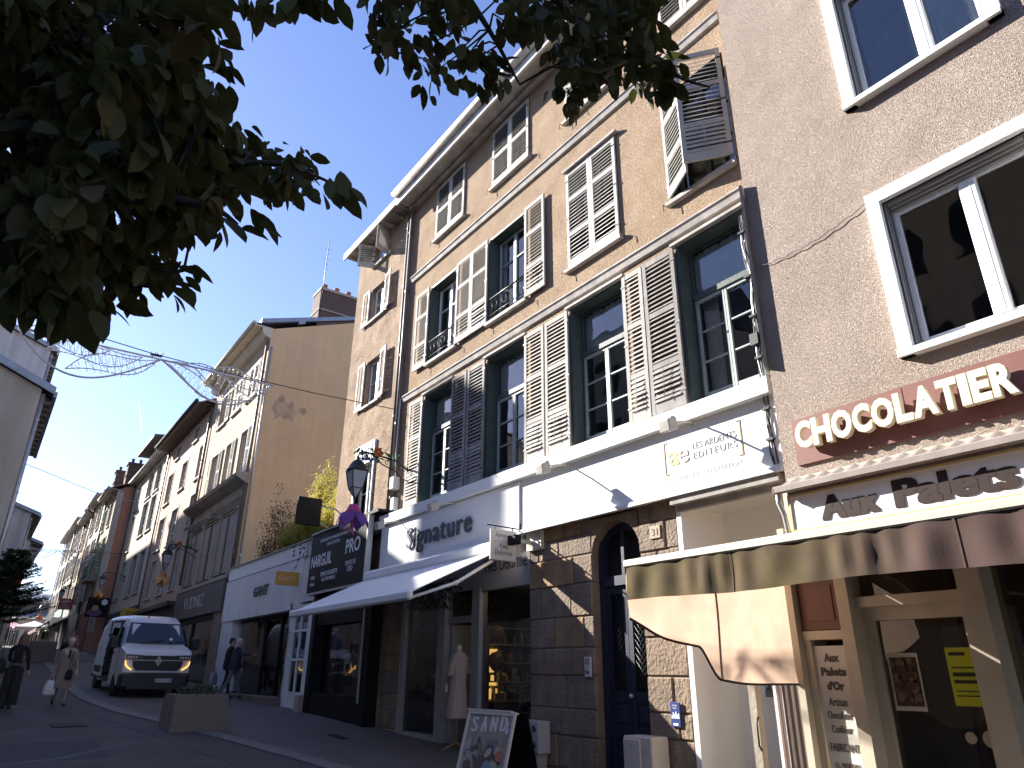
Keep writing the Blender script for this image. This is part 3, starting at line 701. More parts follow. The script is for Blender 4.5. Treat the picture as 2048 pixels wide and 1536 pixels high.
# ================================================================ NARROW ORANGE BUILDING (x -19.0 .. -15.3)
B3 = thing('narrow_orange_building', 'narrow old house of bumpy orange render with small white shuttered windows behind the street lantern', 'building', (-17, Y, .5))
W3 = [(-17.86, -16.86, 13.25, 14.0), (-17.86, -16.8, 11.28, 12.42), (-17.72, -16.68, 8.5, 9.92), (-17.72, -16.65, 5.2, 6.75)]
m = MB(); wall(m, -19.03, -15.252, .3, 14.15, Y, W3+[(-18.95, -15.45, .4, 3.4)], .22)
m.quad((-19.03, Y, .3), (-19.03, Y, 14.1), (-19.03, 14.5, 14.1), (-19.03, 14.5, .3)); m.quad((-19.03, 14.5, .3), (-19.03, 14.5, 14.1), (-15.25, 14.5, 14.1), (-15.25, 14.5, .3))
obj('wall', m, M_orange3, B3)
m = MB(); m.box(-18.9, -15.3, 8.7, 8.8, .4, 14); m.box(-18.9, -15.3, Y+.25, 8.7, 3.9, 4.0); m.box(-18.95, -18.9, Y+.24, 8.7, .4, 14); obj('interior', m, M_room, B3)
m = MB(); tiles_roof(m, -19.3, -15.42, 7.0, 14.22, 11, 16.2); tiles_roof(m, -19.3, -15.42, 14.9, 14.22, 11, 16.2); obj('roof', m, M_tile, B3)
m = MB(); m.box(-19.25, -15.42, 6.98, 7.03, 14.02, 14.25, 1); m.box(-19.25, -15.42, 7.03, Y+.1, 14.14, 14.17)
for k in range(8): x = -19.1+k*.5; m.box(x, x+.09, 7.05, Y, 14.03, 14.14)
obj('eave', m, [M_eave, M_eavew], B3)
for i, (a, b, c, d) in enumerate(W3):
    window(B3, a+.03, b-.03, c+.03, d-.03, Y+.12, M_whitep, 2, 2 if i else 1, .06, .03, curtain=[(a+.1, a+.45, c+.1, d-.05, M_curtain)] if i in (1, 2) else None)
    if i == 0:
        shutter(B3, a, Y-.03, R(-110), .5, c-.05, d, M_shutw, (), pitch=.076); shutter(B3, b, Y-.03, R(-70), .5, c-.05, d, M_shutw, (), pitch=.076)
    elif i < 3:
        shutter(B3, a, Y-.04, R(180), .46, c-.04, d+.02, M_shutw, (), pitch=.09); shutter(B3, b, Y-.04, R(-8), .46, c-.04, d+.02, M_shutw, (), pitch=.09)
    else:
        k = MB(); k.box(a-.05, b+.06, Y-.06, Y+.1, d-.02, d+.55); 
        for j in range(9): k.box(a+.02+.12*j, a+.05+.12*j, Y-.075, Y-.059, d+.03, d+.5)
        k.box(a-.08, a, Y-.05, Y+.1, c, d); k.box(b, b+.06, Y-.05, Y+.1, c, d); obj('blind_box', k, M_whitep, B3)
    k = MB(); k.box(a-.05, b+.05, Y-.08, Y+.1, c-.07, c-.001); obj('window_sill', k, M_trimw, B3)
gutter_pipe(B3, -15.46, Y-.08, 5.2, 14.0, .045)
m = MB(); m.cbox(-15.22, -15.02, Y-.2, Y-.02, 5.62, 5.92); m.cbox(-15.2, -15.03, Y-.15, Y-.02, 5.12, 5.42); m.tube([(-15.12, Y-.1, 5.92), (-15.2, Y-.1, 6.6), (-15.2, Y-.08, 8)], .015, 5); obj('junction_box', m, M_whitep, B2)
# black shopfront below it
m = MB()
m.box(-15.75, -15.45, 7.2, Y+.1, .2, 3.5); m.box(-19.1, -18.85, 7.2, Y+.1, .2, 3.5); m.box(-18.85, -15.75, 7.25, Y+.1, .2, 1.04); m.box(-18.85, -15.75, 7.25, Y+.1, 2.66, 3.5); m.box(-18.85, -18.7, 7.3, Y+.1, 1.04, 2.66); m.box(-15.98, -15.75, 7.3, Y+.1, 1.04, 2.66)
m.box(-19.02, -15.3, 7.1, Y+.1, 5.09, 5.16); m.box(-19.1, -15.5, 7.22, Y, 4.6, 5.08)
sf3 = obj('shopfront', m, M_blackp, B3)
m = MB(); m.quad((-18.7, Y-.05, 1.04), (-15.98, Y-.05, 1.04), (-15.98, Y-.05, 2.66), (-18.7, Y-.05, 2.66)); obj('display_pane', m, M_shopglass, sf3)
m = MB()   # boarded display behind the pane: planks of mixed colour and a paper notice
pl = [(.16, .13, .11), (.25, .17, .12), (.13, .12, .125), (.1, .095, .1), (.2, .12, .06), (.22, .12, .05), (.19, .1, .045)]
for k in range(14): x = -18.68+.193*k; m.box(x, x+.188, Y+.05, Y+.08, 1.04, 2.66, [0, 1, 1, 2, 3, 2, 3, 4, 5, 5, 4, 6, 5, 6][k])
m.box(-17.35, -17.02, Y-.03, Y-.02, 1.72, 1.96, 7)
obj('display_board', m, [mat('plank_%s' % 'abcdefg'[i], c, .8, tuple(v*.7 for v in c), 5) for i, c in enumerate(pl)]+[mat('paper', (.6, .6, .6))], sf3)
m = MB(); m.box(-15.80, -15.755, 7.17, 7.24, .9, 2.9); obj('door_edge_strip', m, M_alu, sf3)
m = MB(); m.cbox(-19.35, -19.08, 7.05, 7.3, .55, .98, .02); obj('bollard_stub', m, M_stonetrim, B3); bpy.data.objects['bollard_stub'].name = 'corner_guard'
# ================================================================ PINKISH BUILDING ON THE RIGHT (x -4.7 ..)
B1 = thing('pinkish_building', 'building of pinkish rough cast with large white framed windows over a chocolate shop', 'building', (0, Y, -.2))
yw = 7.2
sz = lambda z: 1.55+(z-1.55)*.968
W1 = [(-2.875, -1.433, 4.70, 6.495), (-2.875, -1.433, 8.007, 9.83), (1.16, 2.61, 4.7, 6.495), (1.16, 2.61, 8.007, 9.83)]
m = MB(); wall(m, -4.57, 7, 3.6, 16, yw, W1, .2, 0, 1); m.quad((-4.57, yw, 3.6), (-4.57, yw, 16), (-4.57, 15, 16), (-4.57, 15, 3.6)); m.quad((7, yw, 3.6), (7, 15, 3.6), (7, 15, 16), (7, yw, 16)); m.quad((-4.57, 15, 3.6), (-4.57, 15, 16), (7, 15, 16), (7, 15, 3.6))
obj('wall', m, [M_pink, M_beige_r], B1)
m = MB(); m.box(-4.5, 6.9, 8.5, 8.6, 3.7, 15.9); m.box(-4.5, 6.9, 7.8, 8.5, 7.3, 7.4); m.box(-.1, 0, 7.75, 8.5, 3.8, 15); obj('interior', m, M_room, B1)
m = MB(); tiles_roof(m, -4.65, 7.1, 6.7, 16, 11, 18); tiles_roof(m, -4.8, 7.1, 15.2, 16, 11, 18); m.box(-4.57, 7, yw, 15, 15.95, 16); obj('roof', m, M_tile, B1)
M_seal = mat('rail_grey', (.30, .29, .28), .5)
M_sheet = mat('pale_drape', (.85, .86, .87), .6, (.7, .72, .75), 6)
for i, (a, b, c, d) in enumerate(W1[:2]):
    s = MB(); t = .145
    s.box(a-t, a, yw-.07, yw+.03, c-.1, d+t); s.box(b, b+t, yw-.07, yw+.03, c-.1, d+t); s.box(a, b, yw-.069, yw+.03, d, d+t)
    s.prism([(a-t, yw-.11, c-.1), (a-t, yw+.18, c-.1), (a-t, yw+.18, c+.02), (a-t, yw-.11, c-.03)], (b-a+2*t, 0, 0))
    obj('window_surround', s, M_white, B1)
    r = MB()
    for k in range(3): r.box(a+.001+.016*k, a+.014+.016*k, yw+.03+.035*k, yw+.05+.035*k, c+.02, d); r.box(b-.014-.016*k, b-.001-.016*k, yw+.03+.035*k, yw+.05+.035*k, c+.02, d); r.box(a+.05, b-.05, yw+.03+.035*k, yw+.055+.035*k, d-.05-.03*k, d-.03*k)
    obj('blind_rail', r, M_seal, B1)
    f = MB(); y0 = yw+.13; fr = .06
    f.box(a+.03, a+.03+fr, y0, y0+.06, c+.02, d-.08); f.box(b-.03-fr, b-.03, y0, y0+.06, c+.02, d-.08); f.box(a+.09, b-.09, y0+.001, y0+.059, c+.02, c+.11); f.box(a+.09, b-.09, y0+.001, y0+.059, d-.15, d-.08)
    mx = (a+b)/2+.08; f.cbox(mx-.085, mx+.085, y0-.02, y0+.06, c+.1, d-.14, .012); f.box(mx+.02, mx+.032, y0-.024, y0-.02, c+.12, d-.16)
    fo = obj('window', f, M_pvc, B1)
    g = MB(); g.quad((a+.08, y0+.03, c+.1), (b-.08, y0+.03, c+.1), (b-.08, y0+.03, d-.14), (a+.08, y0+.03, d-.14)); obj('pane', g, M_glass, fo)
    if i:
        for (ca, cb, am) in ((a+.12, mx-.1, .018), (mx+.05, b-.1, .032)):
            cu = MB(); n = 50; v = []
            for j in range(n+1):
                xx = ca+(cb-ca)*j/n
                for q in range(9): zz = c+.12+(d-c-.3)*q/8; v.append((xx, y0+.085+am*math.sin(j*.55+1.6*math.sin(q*.8))+am*.5*math.sin(j*1.3+q), zz))
            cu.add(v, [(9*j+q, 9*j+9+q, 9*j+10+q, 9*j+1+q) for j in range(n) for q in range(8)], 0, True); obj('curtain', cu, M_sheet if am > .02 else mat('blue_grey_drape', (.32, .36, .45), .8, (.24, .27, .36), 3), B1)
# thin telephone wire and a mended crack on the render
m = MB(); q = []
for i in range(25):
    t = i/24; q.append((-4.50+1.48*t, yw-.025, 6.46+.12*t-.09*math.sin(math.pi*t)+.012*math.sin(i*1.7)))
m.tube(q, .0055, 5); obj('telephone_wire', m, M_pipe, B1)
# shopfront of the chocolate shop
M_choc = mat('cream_shopfront', (.60, .52, .40), .5, (.52, .45, .34), 3)
m = MB()
m.box(-4.78, -4.70, 7.2, Y+.1, -.3, 3.1); m.box(-4.70, -4.19, 7.28, Y+.1, 1.9, 1.99); m.box(-4.70, -4.62, 7.3, Y+.1, -.3, 1.9); m.box(-4.25, -4.19, 7.3, Y+.1, -.3, 1.9); m.box(-4.62, -4.25, 7.38, Y+.1, -.3, .35)
m.box(-4.19, -4.06, 7.2, Y+.1, -.3, 3.1); m.box(-3.0, -2.79, 7.2, Y+.1, -.3, 3.1); m.box(-4.06, -3.0, 7.3, Y+.1, 2.2, 2.30); m.box(-4.06, 7, 7.22, Y+.3, 2.75, 3.62); m.box(-4.7, -4.19, 7.3, Y+.1, 2.54, 3.62); m.box(-4.5, 7, 7.12, 7.2, 2.9, 3.62)
m.box(-4.06, -3.95, 7.42, Y+.06, -.3, 2.2); m.box(-3.10, -3.0, 7.42, Y+.06, -.3, 2.2); m.box(-3.95, -3.10, 7.421, Y+.059, 2.07, 2.2); m.box(-3.95, -3.10, 7.421, Y+.059, -.3, .0)
m.box(-2.79, 7, 7.3, Y+.1, -.4, .2); m.box(1.5, 1.7, 7.25, Y+.1, -.4, 2.75)
sf1 = obj('shopfront', m, M_choc, B1)
m = MB(); m.box(-4.69, -4.2, 7.3, 7.36, 2.0, 2.54)
for k, (i0, dz) in enumerate(((.04, .0), (.09, .02))): m.box(-4.69+i0, -4.2-i0, 7.295-.012*k, 7.301-.012*k, 2.0+i0, 2.54-i0)
obj('carved_panel', m, M_brown, sf1)
for (a, b, z0, z1) in ((-4.06, -3.0, 2.3, 2.75), (-3.95, -3.10, 0, 2.07), (-2.79, 1.5, .2, 2.75)):
    g = MB(); g.quad((a, Y-.03, z0), (b, Y-.03, z0), (b, Y-.03, z1), (a, Y-.03, z1)); obj('display_pane', g, M_shopglass, sf1)
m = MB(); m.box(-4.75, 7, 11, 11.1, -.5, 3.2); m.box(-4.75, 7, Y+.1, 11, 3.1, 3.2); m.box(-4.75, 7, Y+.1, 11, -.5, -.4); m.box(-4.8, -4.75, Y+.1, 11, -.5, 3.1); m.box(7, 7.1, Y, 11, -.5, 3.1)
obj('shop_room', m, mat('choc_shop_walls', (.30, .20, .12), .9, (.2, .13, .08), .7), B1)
m = MB(); m.box(-4.2, -3.4, 9.4, 9.5, 1.4, 2.3, 0); m.box(-3.6, -2.6, 9.0, 9.6, -.4, .75, 1); m.tube([(-3.75, 8.6, -.4), (-3.55, 8.6, 2.9)], .06, 8, 1)
for k in range(20): m.ball((-2.1+.02*k, 8.0, 1.95-.075*k), .016, n=6, mi=2)
obj('shop_counter', m, [mat('shop_poster', (.45, .4, .33)), M_brown, mat('string_light', (1, .8, .5), emit=((1, .75, .4), 2))], B1)
m = MB(); m.quad((-3.90, Y-.045, 1.24), (-3.60, Y-.045, 1.24), (-3.60, Y-.045, 1.76), (-3.90, Y-.045, 1.76)); 
for k in range(70): x, z, r_ = rnd.uniform(-3.85, -3.65), rnd.uniform(1.31, 1.69), rnd.uniform(.02, .04); m.lathe((x, Y-.0465-.0004*k, z), [(.001, -.002), (r_, -.0005), (r_, 0)], 9, 1+(k*7) % 2, False, 'y', 1, 1)
m.box(-3.88, -3.62, Y-.0462, Y-.0455, 1.28, 1.72, 1)
single('poster', m, [mat('poster_paper', (.5, .46, .4)), mat('poster_choc', (.07, .04, .025)), mat('poster_choc_b', (.16, .1, .06))], 'poster of rows of dark chocolates stuck inside the glass door of the shop', 'poster')
m = MB(); m.quad((-3.34, Y-.045, 1.30), (-3.04, Y-.045, 1.30), (-3.04, Y-.045, 1.80), (-3.34, Y-.045, 1.80)); 
for k, (z, w, h) in enumerate(((1.73, .14, .03), (1.62, .22, .012), (1.55, .24, .035), (1.49, .24, .03), (1.42, .2, .01), (1.38, .22, .01))): m.box(-3.31, -3.31+w, Y-.048, Y-.046, z, z+h, 1)
single('poster', m, [mat('poster_yellow', (.48, .52, .03)), mat('poster_ink', (.03, .035, .02))], 'yellow-green notice with dark lines of print on the chocolate shop door', 'poster')
for x, s_ in ((-3.27, .05), (-3.1, .075)):
    m = MB(); m.lathe((x, Y-.046, 1.04), [(.001, -.003), (s_, -.002), (s_, 0)], 16, 0, False, 'y')
    single('sticker', m, mat('sticker_pale', (.4, .37, .28)), ('small' if s_ < .06 else 'larger') + ' round pale sticker low on the chocolate shop door glass', 'sticker')

# ================================================================ LOW WHITE SHOP WITH A ROOF TERRACE (x -28.5 .. -19.1)
y = 7.28
LS = thing('low_white_shop', 'low white clothing shop with a roof terrace full of bamboo between two taller houses', 'building', (-24, y, .8))
m = MB(); m.box(-28.5, -20.4, y, 7.6, 3.2, 4.62); m.box(-20.39, -19.06, y+.01, 7.6, 3.36, 4.62)
m.box(-28.5, -27.15, y+.04, 8.2, .5, 3.2); m.box(-21.1, -20.95, y, 7.5, .3, 3.36); m.box(-19.4, -19.2, y, 7.5, .3, 3.36)
m.box(-28.5, -20.4, 7.6, 9.4, 3.2, 3.28); m.box(-28.55, -19.05, 9.9, 10, .3, 5.0)
wl = obj('wall', m, M_whitep, LS)
m = MB()
for k in range(8): x = -28.5+1.17*k; m.box(x+.008, x+1.162, y+.03, 7.5, 4.67, 5.10)
obj('parapet_panel', m, M_white, LS); bpy.data.objects['parapet_panel'].name = 'parapet'
m = MB(); m.box(-28.5, -19.06, y-.02, 7.62, 5.10, 5.14); m.box(-28.5, -19.06, y+.06, 7.5, 4.62, 4.67); obj('parapet_cap', m, M_zinc, LS)
m = MB(); m.box(-28.5, -19.05, 7.6, 13, 4.6, 4.7); obj('terrace', m, M_stonetrim, LS)
m = MB(); m.box(-26.95, -26.9, 7.9, 8.6, .9, 3.2); m.box(-24.1, -24.0, 7.55, 7.65, .85, 3.2); m.box(-26.9, -21.1, 7.55, 7.65, 3.1, 3.2); m.box(-26.9, -21.1, 7.55, 7.65, .8, .9); m.box(-22.6, -22.5, 7.55, 7.65, .85, 3.2); m.box(-21.1, -21.0, 7.5, 7.65, .8, 3.2)
sfl = obj('shopfront', m, M_blackp, LS)
for a, b in ((-26.9, -24.1), (-24.0, -21.1)): g = MB(); g.quad((a, 7.6, .9), (b, 7.6, .9), (b, 7.6, 3.1), (a, 7.6, 3.1)); obj('display_pane', g, M_shopglass, sfl)
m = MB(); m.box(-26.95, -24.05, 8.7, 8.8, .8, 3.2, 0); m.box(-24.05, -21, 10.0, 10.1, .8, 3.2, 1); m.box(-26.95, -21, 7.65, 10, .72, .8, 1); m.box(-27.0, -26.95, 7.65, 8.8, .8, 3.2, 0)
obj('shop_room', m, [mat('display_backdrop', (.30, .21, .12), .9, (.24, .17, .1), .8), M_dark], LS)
m = MB(); m.box(-26.95, -21.0, 7.05, 7.7, .3, .86); obj('shop_step', m, mat('pinkish_step', (.2, .14, .115), .85, (.15, .105, .09), 4), LS)
# white framed side door between the two shops
m = MB(); m.box(-20.95, -20.75, y+.02, 7.4, .5, 3.3); m.box(-19.65, -19.4, y+.02, 7.4, .5, 3.3); m.box(-20.75, -19.65, y+.03, 7.39, 3.1, 3.3)
for z in (1.0, 1.85, 2.6): m.box(-20.75, -19.65, y+.04, 7.38, z-.03, z+.03)
m.box(-20.3, -20.22, y+.045, 7.37, .6, 3.1); m.box(-20.75, -19.65, y+.05, 7.36, .45, .97)
sdr = obj('side_door', m, M_whitep, LS); g = MB(); g.quad((-20.75, y+.08, .97), (-19.65, y+.08, .97), (-19.65, y+.08, 3.1), (-20.75, y+.08, 3.1)); obj('pane', g, glass_mat('obscured_glass', (.12, .13, .14)), sdr)
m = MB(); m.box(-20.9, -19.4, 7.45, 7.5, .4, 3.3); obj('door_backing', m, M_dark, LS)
m = MB(); text_mb(m, 'GANT', (-24.9, y-.002, 3.82), EX, EZ, 1.5, .33, .03, .03)
obj('fascia_lettering', m, mat('letter_tarnished', (.10, .105, .09), .6), wl)
# scraggly climber hanging over the parapet
gm = leaf_mat('climber_leaf', (.06, .07, .03), (.045, .035, .02))
def leafy(mb, c, L, Wd, dirv, up, mi=0):
    """a pointed oval leaf folded along its midrib"""
    d = Vector(dirv).normalized(); s = d.cross(Vector(up))
    if s.length < 1e-4: s = d.cross(Vector((1, 0, 0)))
    s.normalize(); n = s.cross(d); c = Vector(c)
    P = [c, c+d*L*.2+s*Wd*.36+n*Wd*.08, c+d*L*.48+s*Wd*.5+n*Wd*.1, c+d*L*.78+s*Wd*.3+n*Wd*.03, c+d*L-n*L*.08, c+d*L*.78-s*Wd*.3+n*Wd*.03, c+d*L*.48-s*Wd*.5+n*Wd*.1, c+d*L*.2-s*Wd*.36+n*Wd*.08, c+d*L*.5]
    mb.add(P, [(0, 1, 2, 8), (8, 2, 3, 4), (0, 8, 6, 7), (8, 4, 5, 6)], mi, True)
m = MB()
for k in range(9):
    x = -19.3-.22*k*rnd.random()*2; p = Vector((x, y-.04, 5.13)); q = [p]
    for i in range(rnd.randint(4, 9)): p = p+Vector((rnd.uniform(-.08, .08), rnd.uniform(-.02, .0), -.1)); q.append(p); leafy(m, p, rnd.uniform(.08, .16), .06, (rnd.uniform(-1, 1), -.4, rnd.uniform(-1, .2)), (0, 0, 1), 1)
    m.tube(q, .008, 4)
single('hanging_creeper', m, [M_pipe, gm], 'dry creeper trailing over the white parapet beside the black sign', 'plant')
m = MB(); p = Vector((-20.98, y-.03, .45)); q = [p]
for i in range(28): p = p+Vector((rnd.uniform(-.05, .05), 0, .09)); q.append(p); [leafy(m, p, .1, .06, (rnd.uniform(-1, 1), -.6, rnd.uniform(-1, 1)), (0, 0, 1), 1) for _ in range(3)]
m.tube(q, .02, 5)
single('climbing_plant', m, [M_pipe, gm], 'sparse climber growing up the white door frame beside the clothing shop', 'plant')

# ================================================================ GENERIC TERRACED HOUSES
def house(name, label, x0, x1, z0, ze, m_wall, wins, y=Y, depth=9., ridge=2.2, over=.55, roofm=None, win_m=None, eave_m=None, side_m=None, reveal=.2, pipe=True, front=-1):
    """house with its front on plane y; wins = (xa, xb, za, zb, shutters, shutter material, sill)"""
    h = thing(name, label, 'house', ((x0+x1)/2, y, gz((x0+x1)/2)))
    b = MB(); wall(b, x0, x1, z0, ze, y, [w[:4] for w in wins], reveal)
    b.quad((x0, y, z0), (x0, y, ze), (x0, y+depth, ze), (x0, y+depth, z0), 1); b.quad((x1, y, z0), (x1, y+depth, z0), (x1, y+depth, ze), (x1, y, ze), 1)
    if ridge: b.poly([(x1, y, ze), (x1, y+depth, ze), (x1, y+depth/2, ze+ridge)], 1); b.poly([(x0, y, ze), (x0, y+depth/2, ze+ridge), (x0, y+depth, ze)], 1)
    b.quad((x0, y+depth, z0), (x0, y+depth, ze), (x1, y+depth, ze), (x1, y+depth, z0), 1)
    obj('wall', b, [m_wall, side_m or m_wall], h)
    if wins:
        i = MB(); i.box(x0+.1, x1-.1, y+1.1, y+1.2, z0, ze-.1); obj('interior', i, M_room, h)
    r = MB(); k = ridge/(depth/2) if ridge else 0
    tiles_roof(r, x0-.02, x1+.02, y-over, ze+.12-over*k*.4, y+depth/2, ze+ridge+.12); tiles_roof(r, x0-.02, x1+.02, y+depth+.3, ze+.1, y+depth/2, ze+ridge+.12)
    rf = obj('roof', r, roofm or M_tile, h)
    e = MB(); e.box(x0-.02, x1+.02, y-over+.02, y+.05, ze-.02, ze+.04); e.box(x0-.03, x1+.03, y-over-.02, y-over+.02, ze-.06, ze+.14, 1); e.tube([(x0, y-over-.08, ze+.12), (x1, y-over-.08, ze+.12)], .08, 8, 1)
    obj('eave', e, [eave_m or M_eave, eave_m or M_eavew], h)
    for w in wins:
        a, bb, c, d = w[:4]; sh = w[4] if len(w) > 4 else None; sm_ = w[5] if len(w) > 5 else M_shutw
        fo = window(h, a+.02, bb-.02, c+.02, d-.02, y+reveal-.08, win_m or M_whitep, 2, 3, .06, .03)
        k = MB(); k.box(a-.1, bb+.1, y-.1, y+.05, c-.09, c-.002); obj('window_sill', k, M_trimw, h)
        t = MB(); t.box(a-.11, a, y-.025, y+.02, c, d+.11); t.box(bb, bb+.11, y-.025, y+.02, c, d+.11); t.box(a, bb, y-.025, y+.02, d, d+.11); obj('window_surround', t, M_trimw, h)
        if sh:
            wd = (bb-a)/2
            if 'l' in sh: shutter(h, a, y-.04, math.pi, wd, c-.02, d+.02, sm_, ((c+d)/2,), pitch=.1)
            if 'r' in sh: shutter(h, bb, y-.04, 0, wd, c-.02, d+.02, sm_, ((c+d)/2,), pitch=.1)
            if 'c' in sh: shutter(h, a+.01, y-.01, 0, wd-.02, c, d, sm_, ((c+d)/2,), pitch=.1); shutter(h, bb-.01, y-.01, math.pi, wd-.02, c, d, sm_, ((c+d)/2,), pitch=.1)
            if 'p' in sh: shutter(h, bb-.02, y-.04, R(-80), wd, c-.02, d+.02, sm_, ((c+d)/2,), pitch=.1)
    if pipe: gutter_pipe(h, x0+.12, y-.1, z0+.6, ze, .05)
    return h, rf

# --- tan house with the bare gable
TW = [(-30.75, -29.55, 9.12, 11.2, 'r', M_shutw), (-33.1, -32.0, 9.12, 11.2, 'r', M_shutw), (-35.4, -34.2, 9.12, 11.2, 'lr', M_shut), (-30.85, -29.5, 12.7, 14.3, 'c', M_shutw), (-33.1, -31.85, 12.7, 14.3, 'c', M_shutw), (-35.5, -34.3, 12.7, 14.3, 'lr', M_shutw)]
T, trf = house('tan_gabled_house', 'tall tan rendered house with a bare shaded gable, brick chimney and carved stone cornice', -37.3, -28.55, .6, 15.45, M_tan, TW, ridge=1.75, over=.7, side_m=mat('tan_gable', (.78, .53, .28), .9, (.71, .475, .25), .9, .25, 25, streak=.1, dirt=(.3, .22, .15)), roofm=M_slate, eave_m=M_cream, pipe=False)
m = MB(); m.prism([(-28.5, 7.0, 15.6), (-28.5, 12, 17.3), (-28.5, 12, 17.5), (-28.5, 7.0, 15.8)], (-.3, 0, 0)); m.prism([(-28.45, 8.6, 16.0), (-28.45, 8.9, 16.1), (-28.45, 8.9, 16.3), (-28.45, 8.6, 16.2)], (-.2, 0, 0)); obj('verge', m, M_zinc, T)
m = MB(); m.prism([(-37.3, Y, 15.0), (-37.3, Y-.2, 15.05), (-37.3, Y-.35, 15.2), (-37.3, Y-.4, 15.43), (-37.3, Y, 15.43)], (8.75, 0, 0)); obj('cornice', m, M_cream, T)
m = MB(); m.prism([(-37.6, Y, 8.5), (-37.6, Y-.25, 8.6), (-37.6, Y-.5, 8.75), (-37.6, Y-.55, 8.88), (-37.6, Y, 9.0)], (9.1, 0, 0)); obj('cornice', m, M_stonetrim, T)
gutter_pipe(T, -28.62, Y-.09, 5.3, 14.9, .06, M_pipe); gutter_pipe(T, -28.5, Y+.1, 5.2, 14.6, .04, M_alu)
m = MB()   # first floor stone order: entablature, pilasters and three tall openings
for k in range(4): z = 7.72+.09*k; m.box(-37.2, -28.95, Y-.08-.04*k, Y, z, z+.085)
m.box(-37.2, -28.95, Y-.04, Y, 8.1, 8.5); m.box(-37.25, -28.9, Y-.2, Y, 4.86, 5.02)
for x in (-37.15, -34.65, -31.9, -29.25): m.box(x, x+.32, Y-.1, Y, 5.02, 7.72); m.box(x-.04, x+.36, Y-.14, Y, 5.02, 5.2); m.box(x-.04, x+.36, Y-.14, Y, 7.58, 7.72)
m.cbox(-33.35, -33.0, Y-.32, Y-.1, 7.75, 8.1, .05)
obj('stone_order', m, M_stonetrim, T)
for x0, x1 in ((-36.78, -34.7), (-34.25, -31.95), (-31.5, -29.3)):
    m = MB(); m.box(x0, x1, Y+.002-.03, Y+.02, 5.05, 7.6, 2)
    for a, b in ((x0+.05, x0+.95), (x1-.95, x1-.05)): m.box(a, b, Y-.07, Y-.03, 5.15, 7.5, 0); m.box(a+.1, b-.1, Y-.078, Y-.069, 5.3, 6.2, 1); m.box(a+.1, b-.1, Y-.078, Y-.069, 6.35, 7.35, 1)
    obj('panelled_shutter', m, [mat('panel_shutter', (.36, .31, .26), .7, (.28, .24, .2), 4, streak=.3), mat('panel_shutter_in', (.33, .28, .235), .7), M_dark], T)
m = MB(); m.box(-37.2, -29.0, 7.3, Y, 3.66, 4.82, 0); m.box(-37.2, -36.9, 7.2, Y, .8, 3.66, 1); m.box(-30.2, -29.0, 7.4, Y+.02, .8, 3.66, 2); m.box(-36.9, -30.2, 7.42, Y, .8, 1.2, 1); m.box(-33.6, -33.4, 7.4, Y, 1.2, 3.66, 1); m.box(-36.9, -30.2, 7.4, Y, 3.4, 3.66, 1)
sft = obj('shopfront', m, [mat('taupe_fascia', (.13, .11, .098), .7, (.11, .093, .083), 2), M_blackp, M_stone], T)
g = MB(); g.quad((-36.9, Y-.04, 1.2), (-30.2, Y-.04, 1.2), (-30.2, Y-.04, 3.4), (-36.9, Y-.04, 3.4)); obj('display_pane', g, glass_mat('dim_shop_glass', (.1, .1, .1)), sft)
m = MB(); text_mb(m, 'VUDNIZ', (-35.3, 7.297, 4.02), EX, EZ, 3.5, .48, .02, -.012); obj('fascia_lettering', m, M_alu, sft)
m = MB(); m.box(-29.6, -28.6, 9.47, 11.3, 15.5, 18.25)
m.box(-29.63, -28.52, 9.44, 11.33, 17.1, 17.16, 1); m.box(-29.63, -28.52, 9.44, 11.33, 18.15, 18.27, 1)
chimney_pots(m, [(-29.1, 9.8), (-29.1, 10.4), (-29.1, 11.0)], 18.27, 2)
ch = obj('chimney', m, [M_brick, M_stonetrim, mat('terracotta_pot', (.3, .13, .08), .8)], trf)
m = MB(); m.tube([(-28.5, 9.5, 16.9), (-28.5, 9.53, 20.95)], .018, 5)
for k in range(5): z = 19.2+.28*k; w = .1+.05*(k % 3); m.tube([(-28.5, 9.52-w, z), (-28.5, 9.52+w, z+.02)], .006, 4)
m.tube([(-28.5, 9.5, 18.1), (-28.9, 9.9, 18.1)], .012, 4); m.tube([(-28.5, 9.5, 17.3), (-28.7, 9.7, 17.3)], .012, 4)
single('tv_antenna', m, M_iron, 'tall thin television aerial fixed to the brick chimney of the tan gabled house', 'antenna')
m = MB(); n = 18   # old soot smear on the gable
for k in range(3):
    cy, cz, ry, rz = ((8.35, 11.95, .35, .5), (8.75, 11.85, .28, .42), (9.3, 12.0, .2, .15))[k]
    m.poly([(-28.545+.001*k, cy+ry*math.cos(2*math.pi*i/n)*(1+.25*math.sin(i*2.1+k)), cz+rz*math.sin(2*math.pi*i/n)*(1+.3*math.sin(i*1.7+k))) for i in range(n)])
obj('wall_stain', m, mat('soot', (.62, .44, .265), .95, (.33, .235, .15), 2.2), T)
